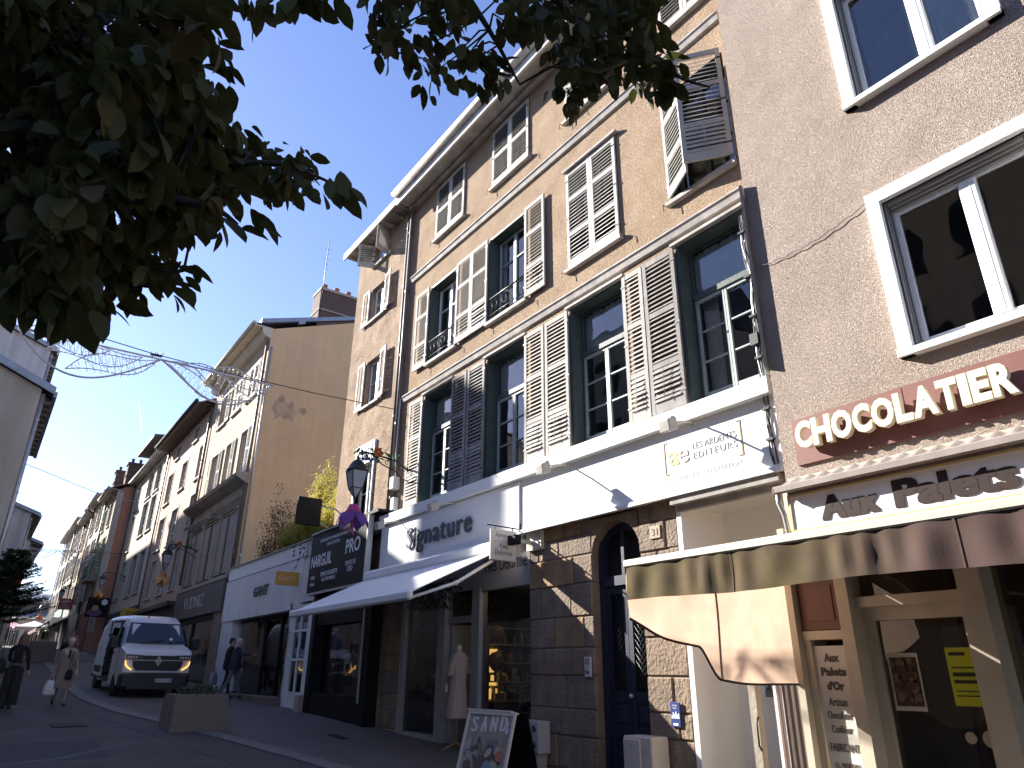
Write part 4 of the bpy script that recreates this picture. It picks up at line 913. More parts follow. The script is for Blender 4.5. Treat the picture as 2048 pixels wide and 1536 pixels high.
# --- peach house
PW = [(-39.0, -37.75, 10.8, 12.6), (-42.9, -41.6, 10.95, 12.55), (-46.7, -45.2, 10.75, 12.6), (-39.05, -37.7, 8.3, 9.95), (-43.4, -41.8, 7.9, 9.9), (-46.8, -45.2, 8.0, 9.9), (-40.5, -39.2, 5.3, 7.4), (-43.4, -42, 5.3, 7.4), (-46.6, -45.2, 5.3, 7.4), (-41, -40, 13.35, 14.1), (-45.5, -44.5, 13.35, 14.1)]
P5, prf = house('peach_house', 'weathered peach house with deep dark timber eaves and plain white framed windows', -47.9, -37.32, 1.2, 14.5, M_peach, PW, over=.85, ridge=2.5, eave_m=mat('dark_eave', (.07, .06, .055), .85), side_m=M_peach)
gutter_pipe(P5, -37.45, Y-.1, 5.3, 14.4, .06)
m = MB(); m.box(-47.8, -37.5, 7.3, Y, 3.6, 4.4, 0); m.box(-47.8, -37.5, 7.35, Y-.01, 1.3, 3.6, 1); m.box(-47.7, -37.6, 7.0, Y, 4.4, 4.6, 0); obj('shopfront', m, [mat('dark_brown_fascia', (.06, .045, .035), .7), M_blackp], P5)
# --- cream house with a dormer
CW = [(-51.6, -49.8, 12.5, 14.35), (-54.45, -52.4, 12.5, 14.35), (-58.6, -57.2, 12.4, 14.2), (-51.6, -49.8, 9.9, 12.2), (-54.45, -52.4, 9.9, 12.2), (-58.6, -57.2, 9.4, 11.9), (-51.6, -49.8, 6.0, 8.6), (-54.4, -52.6, 6.0, 8.6), (-58.4, -57, 6.2, 8.6)]
C6, crf = house('cream_house', 'tall pale cream house with wide grey windows and a big slate sided dormer', -60.2, -47.92, 1.8, 14.75, M_cream, CW, over=.45, ridge=2.5, roofm=M_slate, win_m=M_seal)
m = MB(); m.box(-61.6, -55.4, 8.1, 12, 14.8, 17.5, 0); m.box(-55.39, -55.3, 8.1, 12, 14.8, 17.5, 1); m.prism([(-61.8, 7.3, 17.4), (-61.8, 12, 17.6), (-61.8, 12, 18.2), (-61.8, 7.3, 17.6)], (6.7, 0, 0), 1); m.box(-57.5, -56.6, 8.07, 8.1, 15.6, 16.9, 2)
obj('dormer', m, [M_cream, M_slate, M_dark], crf)
m = MB(); m.box(-60, -48, 7.3, Y, 4.2, 5.1, 0); m.box(-60, -48, 7.36, Y-.01, 2, 4.2, 1); obj('shopfront', m, [mat('brown_fascia', (.08, .06, .05), .7), M_blackp], C6)
# --- houses further down on the right
FAR = [('orange_gable_house', 'orange house standing forward with a bare orange gable and a row of chimneys', -66, -60.3, 6.35, 14.3, M_ochre, M_brick_or, 'l', M_shutg),
 ('cream_terrace_house', 'sunlit cream terraced house with open grey shutters beyond the orange gable', -73, -66.02, 6.2, 14.9, M_cream, M_cream, 'lr', M_shut),
 ('ochre_terrace_house', 'ochre terraced house with tall shuttered windows far down the right side', -80, -73.02, 6.3, 14.6, M_ochre, M_ochre, 'lr', M_shutw),
 ('grey_terrace_house', 'grey terraced house far down the right side of the street', -88, -80.02, 6.2, 15.2, M_grey_r, M_grey_r, 'lr', M_shut),
 ('beige_terrace_house', 'last beige house of the right-hand row before the market square', -100, -88.02, 6.3, 15.4, M_beige_r, M_beige_r, 'lr', M_shut)]
fh = []
for k, (nm, lb, x0, x1, yy, ze, mw, ms, sh, sm_) in enumerate(FAR):
    ws = []; n = 2 if x1-x0 < 7.2 else 3
    for j in range(n):
        xc = x0+(x1-x0)*(j+.5)/n
        for (za, zb) in ((ze-2.6, ze-.8), (ze-5.4, ze-3.4), (ze-8.4, ze-6.1)): ws.append((xc-.55, xc+.55, za, zb, sh, sm_))
    h, rf = house(nm, lb, x0, x1, gz(x0)-.5, ze, mw, ws, y=yy, over=.6, ridge=2.2, side_m=ms); fh.append((h, rf))
    c = MB(); c.box(x1-1.25, x1-.3, yy+.35, yy+2.6, ze+.1, ze+2.3); c.box(x1-1.32, x1-.23, yy+.28, yy+2.67, ze+2.15, ze+2.32); c.box(x1-1.3, x1-.25, yy+.3, yy+2.65, ze+1.2, ze+1.28); chimney_pots(c, [(x1-.8, yy+.65+.55*j) for j in range(4)], ze+2.32, 1, .12, .4); obj('chimney', c, [M_brick, M_brick], rf)
    s = MB(); zb = gz((x0+x1)/2); s.box(x0+.1, x1-.1, yy-.14, yy-.002, zb+2.7, zb+3.5, 0); s.box(x0+.1, x1-.1, yy-.08, yy-.003, zb-.6, zb+2.7, 1); obj('shopfront', s, [[M_brown, M_blackp, M_seal, M_shutg, M_blackp][k], M_brickred if k == 0 else M_blackp], h)
h = fh[0][0]
m = MB(); m.box(-60.45, -60.28, 6.33, 6.75, 4, 14.2); obj('corner_quoin', m, M_trimw, h)
m = MB(); m.box(-64.5, -61.2, 5.6, 6.35, 7.6, 7.75, 0)
for k in range(18): x = -64.4+.18*k; m.tube([(x, 5.65, 7.75), (x, 5.65, 8.7)], .02, 4, 1)
m.box(-64.5, -61.2, 5.6, 5.7, 8.7, 8.78, 1); obj('balcony', m, [M_stonetrim, M_shutg], h)
shutter(h, -60.6, 6.3, R(-75), .75, 7.8, 10.2, M_shutg, (9,), pitch=.12)

# ================================================================ LEFT SIDE OF THE STREET
def left_house(name, label, x0, x1, y, z0, ze, slope, depth, m_wall, roofm, over=.45, cat='house', wins=()):
    """house on the left: street front faces +y on plane y, gable faces +x"""
    h = thing(name, label, cat, ((x0+x1)/2, y-depth/2, z0)); b = MB(); zr = ze+slope*depth/2
    b.poly([(x1, y, z0), (x1, y, ze), (x1, y-depth/2, zr), (x1, y-depth, ze), (x1, y-depth, z0)][::-1]); b.poly([(x0, y, z0), (x0, y, ze), (x0, y-depth/2, zr), (x0, y-depth, ze), (x0, y-depth, z0)])
    b.quad((x0, y, z0), (x1, y, z0), (x1, y, ze), (x0, y, ze)); b.quad((x0, y-depth, z0), (x1, y-depth, z0), (x1, y-depth, ze), (x0, y-depth, ze))
    obj('wall', b, m_wall, h)
    r = MB(); oz = over*slope
    for s in (1, -1):
        yc = y-depth/2; ye = yc+s*(depth/2+over)
        r.prism([(x0-.1, ye, ze-oz+.05), (x0-.1, yc, zr+.05), (x0-.1, yc, zr+.17), (x0-.1, ye, ze-oz+.17)], (x1-x0+.28, 0, 0))
    rf = obj('roof', r, roofm, h)
    e = MB(); e.box(x0, x1+.1, y+over-.03, y+over+.06, ze-oz-.05, ze-oz+.1, 0)
    for k in range(int((x1-x0)/.55)): x = x0+.3+.55*k; e.prism([(x, y, ze-.18), (x, y+over-.03, ze-oz-.08), (x, y+over-.03, ze-oz+.04), (x, y, ze+.04)], (.12, 0, 0), 1)
    e.prism([(x1+.12, y+over, ze-oz+.0), (x1+.12, y-depth/2, zr+.0), (x1+.12, y-depth/2, zr+.2), (x1+.12, y+over, ze-oz+.2)], (.07, 0, 0), 0)
    obj('eave', e, [M_zinc, M_eave], h)
    gutter_pipe(h, x1-.06, y+.06, z0+1, ze-.1, .05, M_alu)
    for (a, c, za, zb) in wins: w = MB(); w.box(a, c, y-.02, y+.03, za, zb); obj('closed_shutter', w, M_shut, h)
    return h, rf
A, arf = left_house('low_beige_house', 'low beige house with a blank gable and zinc edged roof at the left edge', -28, -21, -.05, .3, 8.32, .43, 9, M_beige_r, M_slate, .3)
Bb, brf = left_house('white_gabled_house', 'taller white gabled house with big brick chimneys rising behind the low beige house', -41, -33, -.15, .8, 13.95, .36, 10, M_white_r, M_tile, .25)
m = MB(); m.box(-34.9, -33.9, -3.1, -1.98, 14.2, 19.75); m.box(-34.95, -33.85, -3.15, -1.93, 19.6, 19.8, 1); m.box(-34.93, -33.87, -3.13, -1.95, 15.5, 15.62, 1)
chimney_pots(m, [(-34.4, -2.3), (-34.4, -2.8)], 19.8, 1, .1, .35); obj('chimney', m, [M_brick, M_brick], brf)
E_, erf = left_house('far_pale_house', 'pale house with dark eaves further along the left side, below the second garland', -54, -45.5, .95, 1.8, 9.3, .35, 8, M_white_r, M_tile, .45)
E2, erf2 = left_house('far_corner_house', 'small cream house at the far end of the left side behind the fir tree', -78, -62, 1.7, 2.4, 10.2, .35, 8, M_cream, M_tile, .8, wins=((-70, -69, 5, 7), (-67, -66, 5, 7), (-64.5, -63.5, 5, 7)))
# tall blocks set back behind the left row; they stand between the sun and the street
for nm, lb, x0, x1, yy, ze in (('tall_set_back_block', 'tall grey block set back behind the roofs of the left row', -67.5, -52, -3.2, 22.6), ('tall_far_block', 'second tall block behind the far left row of houses', -96, -71.5, -3.2, 22.2)):
    left_house(nm, lb, x0, x1, yy, 1, ze, .3, 12, M_grey_r, M_slate, .3, 'building')
# building on the camera's own side, seen only in window panes
O = thing('square_side_building', 'ochre building of two heights with slate roofs on the square opposite the orange house', 'building', (-12, -9, 0))
m = MB(); m.box(-19.4, -10.5, -18, -8.6, -.6, 9.6); m.box(-10.49, -3.5, -18, -8.61, -.6, 17.5); m.prism([(-19.4, -8.2, 9.5), (-19.4, -13.3, 11.6), (-19.4, -18.2, 9.5)], (8.9, 0, 0), 1); m.prism([(-10.6, -8.2, 17.4), (-10.6, -13.3, 19.5), (-10.6, -18.2, 17.4)], (7.2, 0, 0), 1)
for j in range(5):
    for x in (-9.6, -7.4, -5.2): m.box(x, x+1.1, -8.63, -8.56, 1.4+3.2*j, 3.3+3.2*j, 2); m.box(-17, -16, -10.6, -9.6, 9, 12.6, 3)
for i in range(3):
    for j in range(3): x = -18.3+2.7*i; z = 1.2+3.0*j; m.box(x, x+1.2, -8.62, -8.55, z, z+1.9, 2)
obj('wall', m, [M_ochre, M_slate, M_dark, M_brick], O)
O3 = thing('tree_shading_building', 'tall grey building on the square behind the low beige house, outside the photograph', 'building', (-24, -9, 0))
m = MB(); m.box(-29.5, -19.5, -19, -8.8, -.3, 18.5); m.prism([(-29.5, -8.5, 18.4), (-29.5, -13.8, 21), (-29.5, -19.3, 18.4)], (10, 0, 0), 1)  # unseen block, added to keep the sun off the overhanging tree
for i in range(3):
    for j in range(5): x = -28.6+3.1*i; z = 1.4+3.4*j; m.box(x, x+1.2, -8.83, -8.75, z, z+2, 2)
obj('wall', m, [M_grey_r, M_slate, M_dark], O3)
O2 = thing('square_corner_building', 'pale building on the far corner of the little square behind the photographer', 'building', (6, -9, -.5))
m = MB(); m.box(-3.4, 22, -20, -12, -.8, 13); m.prism([(-3.4, -11.7, 13), (-3.4, -16, 15.6), (-3.4, -20.3, 13)], (25.4, 0, 0), 1)
for i in range(7):
    for j in range(3): x = -2+3.4*i; z = 1.2+3.7*j; m.box(x, x+1.2, -12.03, -11.95, z, z+2.1, 2)
obj('wall', m, [M_white_r, M_tile, M_dark], O2)

# ================================================================ MARKET HALL closing the street
HL = thing('market_hall', 'long grey and white market hall with a row of tall arched windows closing the street', 'building', (-118, 4, 4.4))
xh = -116; m = MB(); zb = 3.9
ar = []; w_ = 1.7
for k in range(14): ar.append(-12+2.25*k)
n = 10
for yc in ar:   # piers and arches
    m.quad((xh, yc-1.125, zb), (xh, yc-w_/2, zb), (xh, yc-w_/2, 7.2), (xh, yc-1.125, 7.2)); m.quad((xh, yc+w_/2, zb), (xh, yc+1.125, zb), (xh, yc+1.125, 7.2), (xh, yc+w_/2, 7.2))
    P = [(yc+w_/2*math.cos(math.pi*i/n), 6.3+.95*math.sin(math.pi*i/n)) for i in range(n+1)]
    for i in range(n): m.quad((xh, P[i][0], P[i][1]), (xh, P[i][0], 7.6), (xh, P[i+1][0], 7.6), (xh, P[i+1][0], P[i+1][1]))
    m.quad((xh, yc-1.125, 7.2), (xh, yc-w_/2, 7.2), (xh, yc-w_/2, 7.6), (xh, yc-1.125, 7.6)); m.quad((xh, yc+w_/2, 7.2), (xh, yc+1.125, 7.2), (xh, yc+1.125, 7.6), (xh, yc+w_/2, 7.6))
m.box(xh-8, xh, -13.2, 19, 7.6, 7.75)
obj('wall', m, M_grey_r, HL)
m = MB(); m.prism([(xh+.5, -13.5, 7.75), (xh+.5, -13.5, 7.95), (xh-3, -13.5, 8.9), (xh-3, -13.5, 8.6)], (0, 33, 0), 0); m.box(xh-3.2, xh-3, -13, 19, 8.8, 10.0, 1); m.prism([(xh-2.4, -13.5, 10.0), (xh-2.4, -13.5, 10.2), (xh-8, -13.5, 11.6), (xh-8, -13.5, 11.3)], (0, 33, 0), 2); m.box(xh-2.5, xh-2.3, -13.5, 19.5, 9.9, 10.15, 2)
obj('roof', m, [M_zinc, M_slate, M_zinc], HL)
m = MB()
for k in range(60): m.box(xh, xh+.08, -13+.54*k, -12.75+.54*k, 7.62, 7.74)
obj('frieze', m, M_brick_or, HL)
for yc in ar:
    m = MB(); m.quad((xh-.3, yc-1, zb), (xh-.3, yc+1, zb), (xh-.3, yc+1, 7.4), (xh-.3, yc-1, 7.4), 1)
    for q in range(-3, 4): m.box(xh-.27, xh-.22, yc+.25*q-.03, yc+.25*q+.03, zb, 7.3)
    m.box(xh-.27, xh-.2, yc-.9, yc+.9, 6.25, 6.33)
    obj('arched_window', m, [M_trimw, M_dark], HL)
# ================================================================ AWNINGS AND SIGNS
def fill_text(mb, s_, org, ex, ez, w, h, depth, heavy, mi=0):
    """extra heavy lettering: the same outlines laid several times, each a little aside"""
    ex, ez = Vector(ex), Vector(ez); nr = ex.cross(ez); i = 0
    for k in range(5):
        for j in range(2): text_mb(mb, s_, Vector(org)+ex*heavy*k/4+ez*heavy*.45*j+nr*.0003*i, ex, ez, w-heavy, h-heavy*.45, depth, .012, mi); i += 1
M_awnb = mat('brown_awning_cloth', (.115, .077, .064), .85, (.09, .06, .05), 2.2, .06, 90, spec=.15)
M_moss = mat('mossy_awning_cloth', (.22, .15, .115), .9, (.20, .18, .06), 4.5, .06, 90, spec=.1)
M_linen = leaf_mat('side_linen', (.66, .47, .355), (.59, .415, .31), .5)
M_rail = mat('cream_rail', (.62, .57, .46), .45)
def folds(x, s=1.): return .007*math.sin(x*9+1.3*math.sin(x*2.1))+.008*math.sin(x*27+2.2*math.sin(x*5))*s
AW = thing('brown_awning', 'faded brown awning with a mossy patch and beige side curtain over the chocolate shop', 'awning', (-1, 7.1, 3))
x0, x1, yf = -4.78, 2.6, 4.77
m = MB(); n = 200; v = []
for i in range(n+1):
    x = x0+(x1-x0)*i/n; k = 10
    for j in range(k+1):
        t = j/k; z = 2.462-.30*t-.012*math.sin(x*3.1)*t
        v.append((x, yf-.015-folds(x)*(.35+1.1*math.sin(math.pi*t*.9+.2))-.012*t*math.sin(x*14), z))
m.add(v, [(11*i+j, 11*i+j+1, 11*i+12+j, 11*i+11+j) for i in range(n) for j in range(10)], 0, True)
vo = obj('valance', m, M_moss, AW)
# moss belongs to the left half only: blend by position along the valance
nt_ = M_moss.node_tree; L = nt_.links.new; b = nt_.nodes['Principled BSDF']
rp = [q for q in nt_.nodes if q.type == 'VALTORGB'][0]; tc = [q for q in nt_.nodes if q.type == 'TEX_COORD'][0]
rp.color_ramp.elements[0].color = (.122, .10, .045, 1); rp.color_ramp.elements[1].color = (.10, .068, .052, 1)
sp = nt_.nodes.new('ShaderNodeSeparateXYZ'); L(tc.outputs['Object'], sp.inputs[0])
mr = nt_.nodes.new('ShaderNodeMapRange'); mr.inputs[1].default_value = -2.2; mr.inputs[2].default_value = -1.1; L(sp.outputs[0], mr.inputs[0])
mx = nt_.nodes.new('ShaderNodeMix'); mx.data_type = 'RGBA'; L(mr.outputs[0], mx.inputs[0]); L(rp.outputs[0], mx.inputs[6]); mx.inputs[7].default_value = (.092, .061, .053, 1); L(mx.outputs[2], b.inputs['Base Color'])
for xs in (-3.62, -1.92, -.6, 1):
    m = MB(); v = []
    for j in range(11):
        for x in (xs, xs+.014): t = j/10; v.append((x, yf-.021-folds(x)*(.35+1.1*math.sin(math.pi*t*.9+.2))-.012*t*math.sin(x*14), 2.462-.30*t-.012*math.sin(x*3.1)*t))
    m.add(v, [(2*j, 2*j+1, 2*j+3, 2*j+2) for j in range(10)])
    obj('seam', m, M_awnb, vo)
m = MB(); m.cbox(x0-.03, x1, yf-.03, yf+.05, 2.46, 2.53, .012); obj('front_rail', m, M_rail, AW)
m = MB(); m.prism([(x0, yf+.02, 2.50), (x0, 7.2, 2.98), (x0, 7.2, 3.0), (x0, yf+.02, 2.52)], (x1-x0, 0, 0)); obj('canopy', m, M_awnb, AW)
for x in (-4.6, -1, 2.3): obj('arm', MB().tube([(x, 7.2, 2.9), (x+.25, 6.0, 2.62), (x, yf+.05, 2.47)], .025, 8), M_rail, AW)
# side curtain: plane x = -4.8 from the wall to the front rail, with a stepped lower hem
def hem(y):
    t = (y-yf)/(7.3-yf)
    if t < .36: return 2.02-.22*(t/.36)-.05*math.sin(math.pi*t/.36)
    if t < .48: u = (t-.36)/.12; return 1.80-.30*(u*u*(3-2*u))
    return 1.50-.06*(t-.48)/.52-.015*math.sin((t-.48)*9)
m = MB(); n, k = 60, 14; v = []
for i in range(n+1):
    y = yf+.01+(7.27-yf)*i/n; zt = 2.49+.48*(y-yf)/(7.2-yf)
    for j in range(k+1):
        t = j/k; v.append((x0-.012+.022*math.sin(y*3.3+t*1.5)*t+.012*math.sin(y*11+t*4)*t+.02*math.sin(t*5+y*2), y, zt+(hem(y)-zt)*t))
m.add(v, [((k+1)*i+j, (k+1)*i+j+1, (k+1)*(i+1)+j+1, (k+1)*(i+1)+j) for i in range(n) for j in range(k)], 0, True)
sc = obj('side_curtain', m, M_linen, AW)
m = MB(); q = [(x0-.012+.022*math.sin(y*3.3+1.5)+.012*math.sin(y*11+4)+.02*math.sin(5+y*2), y, hem(y)) for y in [yf+.01+(7.27-yf)*i/60 for i in range(61)]]; m.tube(q, .012, 6)
ys = yf+.48*(7.3-yf)
m.tube([(x0-.03+.022*math.sin(ys*3.3+t*1.5)*t+.012*math.sin(ys*11+t*4)*t+.02*math.sin(t*5+ys*2), ys, 2.49+.48*(ys-yf)/2.43+(hem(ys)-2.49-.48*(ys-yf)/2.43)*t) for t in [i/14 for i in range(15)]], .016, 6)
obj('hem_binding', m, M_awnb, sc)

M_cloth = mat('white_awning_cloth', (.80, .80, .80), .7, (.74, .74, .75), 2)
AS = thing('white_awning', 'long white fabric awning stretched out on folding arms over the linen shop window', 'awning', (-13, 7.2, 3.3))
m = MB(); m.prism([(-15.8, 5.52, 2.74), (-15.8, 7.2, 3.55), (-15.8, 7.2, 3.57), (-15.8, 5.52, 2.76)], (5.4, 0, 0)); obj('canopy', m, M_cloth, AS)
m = MB(); m.cbox(-15.85, -10.36, 5.44, 5.54, 2.62, 2.77, .03); obj('front_bar', m, M_white, AS)
m = MB(); m.cbox(-15.75, -10.4, 7.05, 7.28, 3.5, 3.72, .05); obj('cassette', m, M_white, AS)
for xs, xe in ((-10.6, -10.5), (-15.3, -15.5)):
    m = MB(); m.tube([(xs, 7.2, 3.4), (xe+.05, 6.38, 2.95), (xe, 5.55, 2.66)], [.032, .03, .026], 8); m.ball((xe+.05, 6.38, 2.95), .045); obj('arm', m, M_white, AS)

# big cut-out letters on a brown board
SG = thing('raised_letter_sign', 'brown board with big raised cream capital letters spelling CHOCOLATIER', 'shop sign', (-3, yw, 4))
m = MB()
q = [(-4.37, 4.30), (-.3, 4.34), (-.3, 3.76), (-4.37, 3.76)]
m.prism([(x, yw-.03, z) for x, z in q], (0, .029, 0)); m.box(-3.1, -3.09, yw-.034, yw-.03, 3.8, 4.3); m.box(-1.96, -1.95, yw-.034, yw-.03, 3.8, 4.3)
obj('back_board', m, mat('red_brown_board', (.21, .085, .068), .6, (.18, .07, .055), 2), SG)
m = MB(); x = -4.27
CW_ = {'C': .20, 'H': .225, 'O': .23, 'L': .165, 'A': .235, 'T': .19, 'I': .085, 'E': .165, 'R': .205}
for c in 'CHOCOLATIER':
    l = MB(); text_mb(l, c, (x, yw-.09, 3.90), EX, EZ, CW_[c]*.99, .315, .075, .05); obj('letter', l, [mat('letter_cream', (.80, .74, .58), .5, (.7, .62, .42), 3)], SG); x += CW_[c]*.99+.0115
# little ribbed zinc roof over the light box
ZR = thing('ribbed_sign_roof', 'narrow rusty ribbed metal roof running between the raised letters and the white sign', 'sign roof', (-3, yw, 3.75))
m = MB(); n = 150; v = []
for i in range(n+1):
    x = -4.50+(5.5)*i/n; dz = .022*math.sin(x*2*math.pi/.17)
    v += [(x, 6.89, 3.48+dz*.6), (x, yw, 3.65+dz), (x, 6.89, 3.455+dz*.6), (x, yw, 3.625+dz)]
m.add(v, [f for i in range(n) for f in ((4*i, 4*i+4, 4*i+5, 4*i+1), (4*i+2, 4*i+3, 4*i+7, 4*i+6), (4*i, 4*i+2, 4*i+6, 4*i+4))], 0, True)
obj('roof_sheet', m, mat('rusty_zinc', (.34, .31, .28), .6, (.22, .16, .12), 3, .3, 30), ZR)
m = MB(); m.cbox(-4.53, 1, 6.84, 6.91, 3.41, 3.49, .01); m.prism([(-4.53, 6.84, 3.41), (-4.53, yw, 3.51), (-4.53, yw, 3.55), (-4.53, 6.84, 3.47)], (.02, 0, 0)); m.box(-4.45, 1, 7.0, yw, 3.40, 3.5); obj('edge_board', m, mat('grey_edge_board', (.36, .31, .27), .8, (.27, .23, .2), 4, streak=.3), ZR)
LB = thing('white_letter_sign', 'long white sign with fat brown letters reading Aux Palets above the brown awning', 'shop sign', (-3, 7.05, 3.2))
m = MB(); m.box(-4.42, 1, 7.0, 7.18, 3.01, 3.375, 0); m.box(-4.45, 1, 6.985, 7.19, 2.98, 3.01, 1); m.box(-4.45, 1, 6.985, 7.19, 3.375, 3.40, 1); m.box(-4.45, -4.42, 6.985, 7.19, 3.01, 3.375, 1)
obj('panel', m, [mat('enamel_white', (.82, .81, .77), .3), mat('gold_strip', (.62, .5, .26), .4)], LB)
for s_, x_, w_, h_ in (('Aux', -4.08, .63, .26), ('Palets', -3.3, 1.09, .275), ("d'Or", -1.98, .75, .275)):
    m = MB(); fill_text(m, s_, (x_, 6.995, 3.06), EX, EZ, w_, h_, .003, .04); obj('lettering', m, mat('letter_brown', (.042, .027, .023), .6, spec=.2), LB)
m = MB(); m.tube([(-4.53, 6.95, 3.45), (-4.55, 6.97, 3.33), (-4.52, 7.0, 3.2), (-4.53, 7.05, 2.98), (-4.54, 7.1, 2.75)], .03, 8); single('rain_pipe', m, M_alu, 'short pale bent rain pipe between the white porch and the white letter sign', 'pipe')
VP = thing('shop_window_sign', 'tall pale panel lettered with the chocolate maker\'s trade beside the shop door', 'sign', (-4.4, 7.4, 1))
m = MB(); m.box(-4.62, -4.25, 7.34, 7.38, .35, 1.84); obj('panel', m, mat('pale_panel', (.62, .60, .56), .4), VP)
m = MB(); yy = 7.338
for s_, z, w, h, bo in (('Aux', 1.68, .17, .085, .05), ('Palets', 1.545, .28, .085, .05), ("d'Or", 1.41, .19, .085, .05), ('Artisan', 1.26, .2, .08, .0), ('Chocolatier', 1.14, .27, .07, .0), ('Confiseur', 1.01, .22, .07, .0), ('FABRICANT', .84, .31, .075, .0), ('J.L. MOREAU', .68, .26, .06, .0), ('LIMOGES', .57, .24, .065, .0)):
    text_mb(m, s_, (-4.43, yy, z), EX, EZ, w, h, .004, bo, align='c')
obj('lettering', m, mat('letter_taupe', (.075, .06, .055), .5), VP)
m = MB(); m.box(-4.55, -4.33, 7.332, 7.337, .40, .53, 0)
for k in range(4): m.box(-4.53, -4.36, 7.330, 7.3315, .425+.025*k, .431+.025*k, 1)
single('paper_notice', m, [mat('paper_white', (.75, .75, .74)), mat('ink', (.2, .2, .2))], 'small printed paper notice stuck at the foot of the pale lettered panel', 'notice')

# linen shop: box sign, hanging sign
BS = thing('white_box_sign', 'long white box sign with dark raised script letters above the white awning', 'shop sign', (-13, 7.2, 4.2))
m = MB(); m.cbox(-15.5, -9.955, 7.325, 7.359, 3.745, 4.74, .006); obj('box', m, M_white, BS)
# "Signature" as raised letters with thick stems and thin hairlines
def didone(mb, s_, org, ex, ez, w, h, depth, thick, thin=-.004, shear=.0, mi=0, n=4, space=1.):
    ex = Vector(ex)
    for k in range(n): text_mb(mb, s_, Vector(org)+ex*(thick*k/(n-1))+ex.cross(Vector(ez))*(.0004*k), ex, ez, w-thick, h, depth, thin, mi, shear, space=space)
m = MB(); didone(m, 'Signature', (-14.12, 7.30, 3.92), EX, EZ, 2.68, .60, .025, .032, -.006, n=3, space=1.12)
obj('lettering', m, mat('letter_slate', (.07, .078, .09), .5), BS)
HS = thing('hanging_shop_sign', 'small cream double sided sign hanging from an iron bracket below the fascia joint', 'hanging sign', (-9.98, 7.2, 3.5))
m = MB(); m.cbox(-10.0, -9.965, 6.74, 7.28, 3.32, 3.84, .006); obj('panel', m, mat('cream_panel', (.66, .60, .54), .6), HS)
m = MB(); m.tube([(-9.98, 6.66, 3.9), (-9.98, 7.45, 3.89)], .012, 6); m.box(-9.985, -9.975, 6.82, 6.84, 3.84, 3.9); m.box(-9.985, -9.975, 7.2, 7.22, 3.84, 3.9); m.box(-10.02, -9.94, 7.34, 7.37, 3.8, 3.98); m.tube([(-9.98, 7.35, 3.72), (-9.98, 7.1, 3.62), (-9.98, 7.0, 3.6)], .008, 5); obj('bracket', m, M_iron, HS)
m = MB(); EY = (0, 1, 0)
text_mb(m, 'Signature', (-9.964, 6.83, 3.70), EY, EZ, .34, .08, .002, -.004, shear=.3); m.box(-9.965, -9.963, 6.8, 7.22, 3.635, 3.639)
text_mb(m, 'Yves', (-9.964, 7.01, 3.52), EY, EZ, .19, .085, .002, 0, align='c'); text_mb(m, 'Delorme', (-9.964, 7.01, 3.41), EY, EZ, .36, .085, .002, 0, align='c')
obj('lettering', m, MATS['letter_dark'], HS)
CM = thing('security_camera', 'small black floodlight box on a pale bracket just right of the hanging sign', 'floodlight', (-9.7, 7.3, 3.6))
m = MB(); m.cbox(-9.85, -9.6, 7.0, 7.12, 3.56, 3.72, .01); obj('housing', m, M_black, CM)
m = MB(); m.box(-9.75, -9.7, 7.12, 7.45, 3.6, 3.66); m.box(-9.86, -9.45, 7.42, 7.5, 3.5, 3.82); obj('bracket', m, M_rail, CM)
# black shop sign
NS = thing('black_shop_sign', 'big black sign board with white capitals over the dark shopfront of the narrow house', 'shop sign', (-17.5, 7.1, 4.2))
m = MB(); m.cbox(-19.42, -15.72, 7.08, 7.22, 3.45, 5.07, .01); obj('board', m, M_black, NS)
m = MB(); m.box(-19.44, -15.72, 7.06, 7.07, 3.44, 3.5); m.box(-15.76, -15.70, 7.06, 7.2, 3.45, 5.07); m.box(-19.44, -17.9, 7.05, 7.2, 5.075, 5.12); m.box(-17.85, -16.5, 7.05, 7.2, 5.075, 5.12); obj('trim', m, M_alu, NS)
m = MB(); y_ = 7.078
text_mb(m, 'NARGUIL', (-19.28, y_, 4.16), EX, EZ, 1.42, .33, .004, .018); text_mb(m, 'PRO', (-16.98, y_, 4.28), EX, EZ, .86, .36, .004, .018)
text_mb(m, 'LE SPECIALISTE DU NARGUILE EN FRANCE " EXPRESS', (-17.6, y_, 4.80), EX, EZ, 2.35, .085, .003, .008, align='c'); text_mb(m, 'GROS ET DETAIL', (-17.85, y_, 4.66), EX, EZ, .86, .085, .003, .008, align='c')
text_mb(m, 'ESPACE CIGARETTE', (-17.95, y_, 3.88), EX, EZ, 1.1, .11, .003, .01, align='c'); text_mb(m, 'ELECTRONIQUE', (-17.95, y_, 3.73), EX, EZ, .9, .105, .003, .01, align='c')
text_mb(m, 'VENTE DE', (-16.62, y_, 3.99), EX, EZ, .62, .11, .003, .0, align='c'); text_mb(m, 'CBD', (-16.62, y_, 3.84), EX, EZ, .32, .12, .003, .0, align='c')
text_mb(m, 'GROS', (-19.05, y_, 3.84), EX, EZ, .3, .1, .003, .012, align='c'); text_mb(m, 'demi', (-19.05, y_, 3.68), EX, EZ, .3, .1, .003, .012, align='c')
obj('lettering', m, mat('letter_white', (.8, .8, .8), .5), NS)
BQ = thing('black_square_sign', 'square black blade sign on arms above the big black sign board', 'hanging sign', (-18.9, 7.1, 5.4))
px_ = -18.95
m = MB(); m.cbox(px_-.06, px_+.06, 6.37, 7.05, 5.27, 6.03, .01); obj('panel', m, mat('dirty_black_panel', (.014, .014, .013), .6, (.03, .029, .025), 1.5, spec=.1), BQ)
